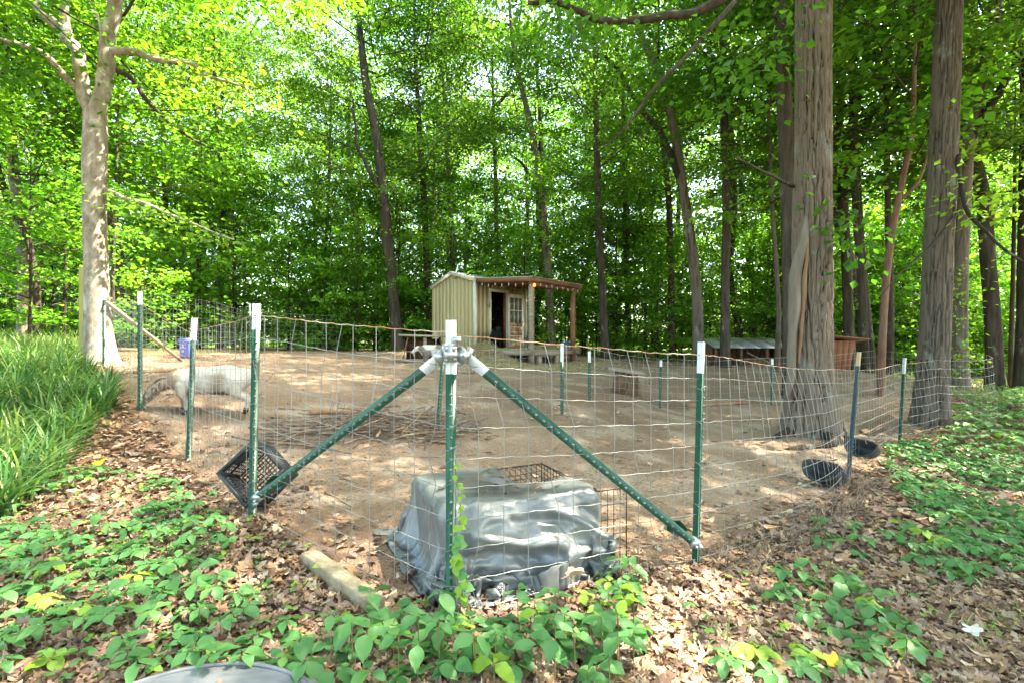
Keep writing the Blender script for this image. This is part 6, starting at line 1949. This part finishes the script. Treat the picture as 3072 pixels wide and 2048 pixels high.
def leaf_set(rng, n5, size, spread=0.0):
    out = []
    a0 = rng.uniform(0, 6.28)
    for i in range(n5):
        a = a0 + (i - (n5 - 1) / 2) * (1.18 if n5 == 5 else 1.75) + rng.normal(0, 0.12)
        el = rng.normal(-0.08, 0.20)
        d = np.array([math.cos(a) * math.cos(el), math.sin(a) * math.cos(el), math.sin(el)])
        nr = np.array([rng.normal(0, 0.22), rng.normal(0, 0.22), 1.0])
        s = size * rng.uniform(0.8, 1.12) * (1.0 if i == (n5 - 1) // 2 else 0.88)
        out.append((d, nr, s))
    return out
def creeper_thing(rng, x, y, size, h, label, group, n5=5, tall=1.0):
    z = gz(x, y)
    root = thing('creeper_plant', label, 'creeper', (x, y, z), 0, group)
    top = (rng.normal(0, 0.015), rng.normal(0, 0.015), h)
    s = add('stem', STEM, None, root, None, None, (0.14 + 0.02 * size / 0.1, 0.14, h))
    yl = rng.random() < 0.07
    for d, nr, sz in leaf_set(rng, n5, size):
        k = 6 if yl else int(rng.choice([0, 1, 2, 3, 4, 5, 7]))
        add('leaflet', LEAFLET[k], None, root, (d[0] * 0.008, d[1] * 0.008, h), euler_from(d, nr), (sz,) * 3)
    return root
def creeper_stuff(rng, x, y, z, size, h, n5=5, tint0=0.38):
    global stuff_n
    for d, nr, sz in leaf_set(rng, n5, size):
        xa = d / np.linalg.norm(d); za = nr - xa * (nr @ xa); za /= np.linalg.norm(za); ya = np.cross(za, xa)
        V = (LV[:, :1] * xa + LV[:, 1:2] * ya + LV[:, 2:3] * za) * sz + [x, y, z + h]
        stuff_V.append(V); stuff_F.append(LF + stuff_n); stuff_T.append(np.full(len(V), np.clip(tint0 + rng.normal(0, 0.09) + (0.5 if rng.random() < 0.03 else 0), 0, 1))); stuff_n += len(V)

rng = np.random.default_rng(101)
PATCH = [
 ('left', [(0, 1500), (170, 1430), (330, 1425), (520, 1450), (560, 1510), (650, 1570), (700, 1640), (640, 1700), (560, 1720), (500, 1760), (640, 1790), (760, 1800), (760, 1850), (640, 1860), (690, 1960), (760, 2050), (-500, 2120), (-900, 2000), (-700, 1650)], 430, 0.095, 0.086, (0.04, 0.14), 5,
  'five-leaved creeper plant in the thick patch before the tall grass', 'creeper patch before the tall grass'),
 ('corner', [(990, 1900), (1150, 1905), (1330, 1885), (1480, 1890), (1640, 1895), (1760, 1860), (1840, 1740), (1915, 1750), (1900, 1870), (1915, 2000), (1880, 2090), (1000, 2090), (960, 1980)], 135, 0.075, 0.105, (0.05, 0.23), 3,
  'broad-leaved vine shoot at the foot of the corner post and tarp', 'vine shoots below the corner post'),
 ('litter', [(2340, 1720), (2500, 1740), (2640, 1830), (2790, 1960), (2760, 2010), (2600, 1990), (2440, 1900), (2330, 1810)], 34, 0.12, 0.105, (0.05, 0.14), 5,
  'creeper plant scattered on the brown litter outside the right-hand fence', 'creeper plants on the brown litter'),
 ('litter', [(2430, 1590), (2640, 1590), (2700, 1660), (2560, 1680), (2450, 1650)], 9, 0.14, 0.10, (0.04, 0.10), 5,
  'creeper plant scattered on the brown litter outside the right-hand fence', 'creeper plants on the brown litter'),
 ('litter', [(2690, 1600), (2860, 1620), (2960, 1740), (2900, 1770), (2740, 1700)], 30, 0.11, 0.10, (0.05, 0.12), 5,
  'creeper plant scattered on the brown litter outside the right-hand fence', 'creeper plants on the brown litter'),
 ('litter', [(2160, 1980), (2330, 1980), (2330, 2080), (2160, 2080)], 6, 0.12, 0.10, (0.05, 0.12), 5,
  'creeper plant scattered on the brown litter outside the right-hand fence', 'creeper plants on the brown litter'),
 ('litter', [(2390, 1960), (2560, 1990), (2560, 2080), (2390, 2080)], 7, 0.12, 0.10, (0.05, 0.12), 5,
  'creeper plant scattered on the brown litter outside the right-hand fence', 'creeper plants on the brown litter'),
 ('litter', [(700, 1860), (900, 1900), (930, 2080), (760, 2080)], 14, 0.12, 0.10, (0.04, 0.10), 5,
  'creeper plant at the edge of the litter near the grey tub', 'creeper plants near the grey tub'),
 ('bank', [(2650, 1345), (2760, 1325), (2920, 1330), (3072, 1380), (3300, 1500), (3300, 1850), (3072, 1760), (2950, 1690), (2820, 1600), (2720, 1520), (2660, 1430)], 560, 0.10, 0.088, (0.05, 0.15), 5,
  'creeper plant in the thick bank outside the far fence post', 'creeper bank outside the fence'),
]
cand = []
for nm, poly, n, dmin, size, hr, n5, lab, grp in PATCH:
    q = sample_region(rng, poly, n * 4)
    if nm in ('bank', 'left'):
        q = q[fbm2(q[:, 0] * 1.7, q[:, 1] * 1.7, 3, 71) > (-0.22 if nm == 'bank' else -0.38)]
    q = thin(q, n, dmin)
    for p in q:
        cand.append((p[0], p[1], size * rng.uniform(0.75, 1.15), rng.uniform(*hr), n5 if rng.random() < 0.85 else 3, lab, grp, nm))
cand.sort(key=lambda c: -c[2] / c[1])
zz = ground_z(np.array([c[0] for c in cand]), np.array([c[1] for c in cand]))
shown = 0
for c, z in zip(cand, zz):
    u, v = project(c[0], c[1], z)
    if shown < 300 and -60 < u < 3130 and v < 2150:
        creeper_thing(rng, c[0], c[1], c[2], c[3], c[5], c[6], c[4]); shown += 1
    else:
        creeper_stuff(rng, c[0], c[1], z, c[2], c[3], c[4])
# a lower second layer fills the thick patches
for nm, poly, n, dmin, size, hr, n5, lab, grp in PATCH:
    if nm in ('left', 'bank', 'corner'):
        q = sample_region(rng, poly, n * 3)
        q = thin(q[fbm2(q[:, 0] * 1.7, q[:, 1] * 1.7, 3, 71) > -0.22], int(n * 0.8), dmin * 0.85)
        z = ground_z(q[:, 0], q[:, 1])
        for p, z_ in zip(q, z):
            if rng.random() < (0.75 if nm != 'left' else 0.4):
                creeper_stuff(rng, p[0], p[1], z_, size * rng.uniform(0.5, 0.9), rng.uniform(0.02, 0.07), n5, 0.3)
for poly, n in ((PATCH[0][1], 260), (PATCH[8][1], 260), ([(1900, 1750), (3072, 1700), (3072, 2060), (1950, 2060)], 60), ([(620, 1500), (1000, 1700), (1000, 2060), (700, 2060)], 40)):
    q = thin(sample_region(rng, poly, n * 3), n, 0.06)
    z = ground_z(q[:, 0], q[:, 1])
    for p, z_ in zip(q, z):
        creeper_stuff(rng, p[0], p[1], z_, rng.uniform(0.02, 0.05), rng.uniform(0.02, 0.10), int(rng.integers(2, 5)), rng.uniform(0.3, 0.95))
# sunlit low growth on the forest floor at the right and beyond the grass
for poly, n, ymax, sz in (([(2830, 1330), (2900, 1210), (3072, 1180), (3400, 1200), (3400, 1420), (3072, 1390), (2930, 1335)], 1500, 17, 0.13), ([(-200, 1010), (230, 1030), (280, 1080), (60, 1120), (-200, 1140)], 500, 15, 0.13)):
    q = thin(sample_region(rng, poly, n * 2, ymax=ymax, ymin=5, tries=90), n, 0.12)
    z = ground_z(q[:, 0], q[:, 1])
    for p, z_ in zip(q, z):
        creeper_stuff(rng, p[0], p[1], z_, sz * rng.uniform(0.6, 1.2), rng.uniform(0.03, 0.25), 4, 0.55)
tag(add('ground_cover', mesh_np('ground_cover', np.concatenate(stuff_V), np.concatenate(stuff_F), True, {'tint': np.concatenate(stuff_T)}), M['creeper']), 'low green creeper filling in between the larger plants on the ground', 'ground cover', kind='stuff')

# vine climbing the corner post
def climbing_vine():
    o = CB.copy()
    root = thing('climbing_vine', 'young yellow-green vine climbing the lower half of the corner post', 'vine', o)
    rng = np.random.default_rng(8)
    z = np.linspace(0.05, 0.78, 16)
    P = np.stack([o[0] + 0.035 + 0.018 * np.sin(z * 14), np.full(16, o[1] - 0.035) + 0.01 * np.cos(z * 17), o[2] + z], 1)
    MB(o).tube(P, np.linspace(0.004, 0.0018, 16), 5).build('stem', M['stem'], root, True)
    for k, p in enumerate(P[2:]):
        s = 0.075 - 0.0032 * k
        for i in range(3 if k % 2 else 2):
            a = rng.uniform(-2.4, 0.6)
            d = np.array([math.cos(a) * 1.0 + 0.35, math.sin(a) * 0.7 - 0.2, rng.normal(-0.15, 0.3)])
            nr = np.array([0.1, -0.75, 0.65]) + rng.normal(0, 0.25, 3)
            add('leaflet', LEAFLET[6] if (k > 6 or rng.random() < 0.4) else LEAFLET[3], None, root, p - o + [0.004, -0.004, 0], euler_from(d, nr), (s * rng.uniform(0.7, 1.1),) * 3)
climbing_vine()

# ------------------------------------------------------------------ tall grass at the left
def blades(rng, q, hmin, hmax, per, wid, spread=0.05, tint0=0.4):
    base = np.repeat(q, per, axis=0) + rng.normal(0, spread, (len(q) * per, 2))
    n = len(base)
    z = ground_z(base[:, 0], base[:, 1])
    ca = np.repeat(rng.uniform(0, 2 * np.pi, len(q)), per); hs = np.repeat(rng.uniform(0.6, 1.15, len(q)) * (1 + 0.25 * fbm2(q[:, 0] * 1.5, q[:, 1] * 1.5, 2, 8)), per)
    a = ca + rng.normal(0, 1.8, n); H = rng.uniform(hmin, hmax, n) * hs; lean = rng.uniform(0.25, 1.15, n)
    S = 6
    V = np.empty((n, S, 2, 3))
    for i in range(S):
        t = i / (S - 1)
        rr = lean * H * (t ** 1.8)
        zz_ = H * (t - 0.55 * lean * t ** 2.4)
        cx, cy = base[:, 0] + np.cos(a) * rr, base[:, 1] + np.sin(a) * rr
        w = wid * (1 - t ** 2.2) * (0.5 + 0.5 * min(1, t * 4)) + 0.0004
        V[:, i, 0] = np.stack([cx - np.sin(a) * w, cy + np.cos(a) * w, z + zz_], 1)
        V[:, i, 1] = np.stack([cx + np.sin(a) * w, cy - np.cos(a) * w, z + zz_], 1)
    b = np.arange(n)[:, None] * S * 2
    F = np.concatenate([b + np.array([[2 * i, 2 * i + 1, 2 * i + 3, 2 * i + 2]]) for i in range(S - 1)])
    tint = np.clip(tint0 + rng.normal(0, 0.17, n) + np.repeat(rng.normal(0, 0.13, len(q)), per), 0, 1)
    tint = np.where(rng.random(n) < 0.07, 0.95, tint)
    return V.reshape(-1, 3), F, np.repeat(tint, S * 2)
rng = np.random.default_rng(202)
GR = [(-300, 1090), (60, 1080), (200, 1110), (330, 1170), (330, 1240), (270, 1320), (190, 1400), (130, 1500), (0, 1560), (-500, 1700)]
q = thin(sample_region(rng, GR, 3000, ymax=8.5, ymin=2.5, tries=80), 190, 0.17)
V, F, T = blades(rng, q, 0.30, 0.78, 38, 0.0115, 0.035, 0.46)
tag(add('grass', mesh_np('grass', V, F, True, {'tint': T}), M['grass']), 'tall lush arching grass along the left side of the fence', 'grass', kind='stuff')
q = thin(sample_region(rng, [(-400, 985), (200, 1000), (270, 1060), (230, 1100), (60, 1090), (-400, 1120)], 2000, ymax=14, ymin=6, tries=80), 420, 0.16)
V, F, T = blades(rng, q, 0.25, 0.75, 14, 0.007, 0.10, 0.72)
tag(add('weeds', mesh_np('weeds', V, F, True, {'tint': T}), M['grass']), 'sunlit pale weeds and grass behind the tall grass by the forked tree', 'weeds', kind='stuff')
# sparse tufts in the litter
q = thin(sample_region(rng, [(2150, 1900), (2400, 1850), (2420, 2040), (2150, 2060)], 60, ymax=3), 5, 0.2)
q2 = thin(sample_region(rng, [(2860, 1850), (3060, 1850), (3060, 2000), (2860, 2000)], 60, ymax=3), 5, 0.15)
q3 = thin(sample_region(rng, [(2640, 1080), (3060, 1120), (3060, 1190), (2860, 1200), (2640, 1180)], 400, ymax=22, ymin=9), 160, 0.25)
parts = [blades(rng, np.concatenate([q, q2]), 0.06, 0.16, 7, 0.004, 0.03, 0.8), blades(rng, q3, 0.1, 0.35, 10, 0.008, 0.12, 0.6)]
tag(add('grass_tufts', mesh_np('grass_tufts', np.concatenate([p[0] for p in parts]), np.concatenate([parts[0][1], parts[1][1] + len(parts[0][0])]), True, {'tint': np.concatenate([p[2] for p in parts])}), M['grass']), 'thin yellowish grass tufts poking out of the litter and forest floor', 'grass', kind='stuff')

# ------------------------------------------------------------------ leaf litter
_lt = np.array([0, 0.14, 0.27, 0.42, 0.56, 0.70, 0.84, 1.0]); _lw = np.array([0.02, 0.12, 0.24, 0.13, 0.31, 0.16, 0.22, 0.01])
def litter_arrays(rng, P, size, lift, lobed=True, tilt=0.24):
    n = len(P)
    a = rng.uniform(0, 2 * np.pi, n)
    tx, ty = rng.normal(0, tilt, n), rng.normal(0, tilt, n)
    X = np.stack([np.cos(a), np.sin(a), tx], 1); X /= np.linalg.norm(X, axis=1)[:, None]
    Yv = np.stack([-np.sin(a), np.cos(a), ty], 1); Yv -= X * (X * Yv).sum(1)[:, None]; Yv /= np.linalg.norm(Yv, axis=1)[:, None]
    Z = np.cross(X, Yv)
    cu, cv = rng.normal(0.0, 0.7, n), rng.normal(0.4, 0.8, n)
    tw = rng.normal(0, 0.6, n)
    t, w = (_lt, _lw) if lobed else (np.array([0, 0.35, 0.7, 1.0]), np.array([0.03, 0.27, 0.22, 0.02]))
    m = len(t)
    wj = 1 + rng.normal(0, 0.18, (n, m))
    V = np.empty((n, m, 3, 3))
    for i in range(m):
        for j, s in enumerate((1, 0, -1)):
            x = t[i] - 0.5; y = s * w[i] * wj[:, i] * (1.0 if s else 0)
            z = cu * x * x + cv * y * y * 1.6 + tw * x * y
            V[:, i, j] = P + (X * x + Yv * np.asarray(y).reshape(-1, 1) + Z * z[:, None]) * size[:, None]
    V[..., 2] += lift[:, None, None]
    b = np.arange(n)[:, None] * m * 3
    F = []
    for i in range(m - 1):
        k = i * 3
        F += [b + np.array([[k, k + 1, k + 4, k + 3]]), b + np.array([[k + 1, k + 2, k + 5, k + 4]])]
    return V.reshape(-1, 3), np.concatenate(F), m * 3
LIT = 1.06 * np.array([(0.30, 0.185, 0.115), (0.38, 0.26, 0.17), (0.22, 0.13, 0.085), (0.34, 0.235, 0.185), (0.45, 0.34, 0.24), (0.15, 0.09, 0.065), (0.29, 0.19, 0.155), (0.36, 0.22, 0.12)])
M['litter'] = attr_mat('dry_leaf', 'col', 0.75, 0.3, 120, 0.22, 70, 0.2, 0.004, trans=0.15)
def litter():
    rng = np.random.default_rng(303)
    n = 44000
    y = np.exp(rng.uniform(math.log(1.45), math.log(11), n * 2)); x = rng.uniform(-1.15, 1.15, n * 2) * y
    pd = poly_dist(x, y, PEN)
    cl = fbm2(x * 1.6, y * 1.6, 3, 51)
    ok = (pd < -0.02 + 0.10 * cl) | ((pd < 0.5) & (rng.random(n * 2) < 0.10)) | (rng.random(n * 2) < 0.012)
    x, y = x[ok][:n], y[ok][:n]
    z = ground_z(x, y)
    P = np.stack([x, y, z], 1)
    near = y < 3.9
    sz = np.clip(rng.lognormal(math.log(0.058), 0.30, len(x)), 0.03, 0.12)
    outV, outF, outC, k = [], [], [], 0
    for sel, lobed in ((near, True), (~near, False)):
        lift = rng.uniform(0.004, 0.035, sel.sum())
        V, F, m = litter_arrays(rng, P[sel], sz[sel] * (1 if lobed else 1.25), lift, lobed)
        outV.append(V); outF.append(F + k); k += len(V)
        c = LIT[rng.integers(0, len(LIT), sel.sum())] * rng.uniform(0.75, 1.2, (sel.sum(), 1))
        outC.append(np.repeat(c, m, axis=0))
    tag(add('leaf_litter', mesh_np('leaf_litter', np.concatenate(outV), np.concatenate(outF), True, {'col': np.concatenate(outC)}), M['litter']), 'thick carpet of curled brown fallen leaves round the outside of the pen', 'leaf litter', kind='stuff')
litter()

def debris():
    """chips, needles and twig bits trodden into the pen floor"""
    rng = np.random.default_rng(404)
    n = 42000
    y = np.exp(rng.uniform(math.log(2.2), math.log(18), n)); x = rng.uniform(-1.1, 1.1, n) * y
    cl = fbm2(x * 0.9, y * 0.9, 3, 61)
    ok = (poly_dist(x, y, PEN) > -0.3) & (rng.random(n) < np.clip(0.5 + cl * 0.9, 0.1, 1))
    x, y = x[ok], y[ok]; n = len(x)
    z = ground_z(x, y) + 0.004
    P = np.stack([x, y, z], 1)
    a = rng.uniform(0, 6.28, n); needle = rng.random(n) < 0.55
    L = np.where(needle, rng.uniform(0.03, 0.11, n), rng.uniform(0.012, 0.04, n)) * np.clip(y / 5, 0.7, 1.8) ** 0.5
    W = np.where(needle, 0.0022, L * 0.35) * np.clip(y / 4, 1, 2.5)
    D = np.stack([np.cos(a), np.sin(a), rng.normal(0, 0.12, n)], 1) * L[:, None] / 2
    S = np.stack([-np.sin(a), np.cos(a), rng.normal(0, 0.3, n)], 1) * W[:, None] / 2
    V = np.stack([P - D, P + S + [0, 0, 0.006], P + D, P - S + [0, 0, 0.002]], 1).reshape(-1, 3)
    F = np.arange(n)[:, None] * 4 + np.array([[0, 3, 2, 1]])
    c = np.array([(0.20, 0.125, 0.08), (0.33, 0.23, 0.15), (0.13, 0.08, 0.05), (0.42, 0.32, 0.22), (0.26, 0.15, 0.09)])[rng.integers(0, 5, n)] * rng.uniform(0.7, 1.15, (n, 1))
    tag(add('debris', mesh_np('debris', V, F, False, {'col': np.repeat(c, 4, 0)}), M['litter']), 'needles, chips and leaf bits trodden into the dirt of the pen', 'debris', kind='stuff')
debris()

def dry_weeds():
    rng = np.random.default_rng(505)
    m = MB()
    for k in range(420):
        t = rng.random() ** 0.8
        a, b = RP[1][:2], RP[2][:2]
        q = a + (b - a) * t
        nrm = seg_normal(a, b)
        q = q + nrm * (0.10 + 0.22 * math.sin(math.pi * t) + rng.normal(0, 0.07))
        z = gz(*q)
        ang = math.atan2(b[1] - a[1], b[0] - a[0]) + rng.normal(0, 0.5) + (math.pi if rng.random() < 0.4 else 0)
        L = rng.uniform(0.15, 0.5); h = rng.uniform(0.01, 0.13)
        p0 = np.array([q[0], q[1], z]); p2 = p0 + [math.cos(ang) * L, math.sin(ang) * L, h]; p1 = (p0 + p2) / 2 + [0, 0, h * 0.5 + 0.02]
        m.tube([p0, p1, p2], [0.0028, 0.002, 0.001], 3, False)
    tag(m.build('dry_weeds', M['stick'], None), 'tangle of dead weed stems along the foot of the sagging fence', 'weeds', kind='stuff')
dry_weeds()

# single fallen leaves that stand out from the litter
def fallen_leaf(label, u, v, Y, size, col, lift=0.05, seed=0):
    rng = np.random.default_rng(seed)
    p = px(u, v, Y); z = gz(p[0], p[1])
    if lift is not None: p[2] = z + lift
    n = 22
    a = np.linspace(0, 2 * np.pi, n, endpoint=False)
    r = size * (0.55 + 0.45 * np.abs(np.cos(2.5 * a)) ** 0.8) * (1 + 0.1 * rng.normal(0, 1, n))
    V = np.stack([r * np.cos(a), r * np.sin(a), 0.25 * r * np.sin(2 * a + 1) + 0.2 * r], 1)
    V = np.concatenate([V, [[0, 0, 0]]])
    T = np.stack([np.full(n, n), np.arange(n), (np.arange(n) + 1) % n], 1)
    o = add('fallen_leaf', mesh_np('fallen_leaf', V, T, True, {'col': np.tile(np.array(col), (n + 1, 1))}), M['litter'], None, p, (R(18), R(-12), seed * 1.1))
    tag(o, label, 'leaf')
fallen_leaf('bright orange and yellow fallen maple leaf on the brown litter', 2505, 1985, 2.05, 0.045, (0.75, 0.30, 0.03), 0.10, 1)
fallen_leaf('yellow-green fallen leaf lying on the litter beside the creeper', 2655, 1790, 2.55, 0.05, (0.42, 0.50, 0.06), 0.05, 2)
fallen_leaf('large tan oak leaf lying near the foot of the vine shoots', 1950, 1855, 2.40, 0.06, (0.46, 0.32, 0.22), 0.03, 3)
fallen_leaf('curled tan oak leaf caught in the wire before the tarp', 1725, 1790, 2.62, 0.075, (0.50, 0.34, 0.22), 0.17, 4)
fallen_leaf('white-pale dry leaf bleached on the litter far from the fence', 2920, 1812, 2.5, 0.045, (0.72, 0.68, 0.62), 0.05, 5)
fallen_leaf('yellow fallen leaf at the edge of the tall grass', 300, 1280, 4.7, 0.06, (0.65, 0.45, 0.04), 0.05, 6)
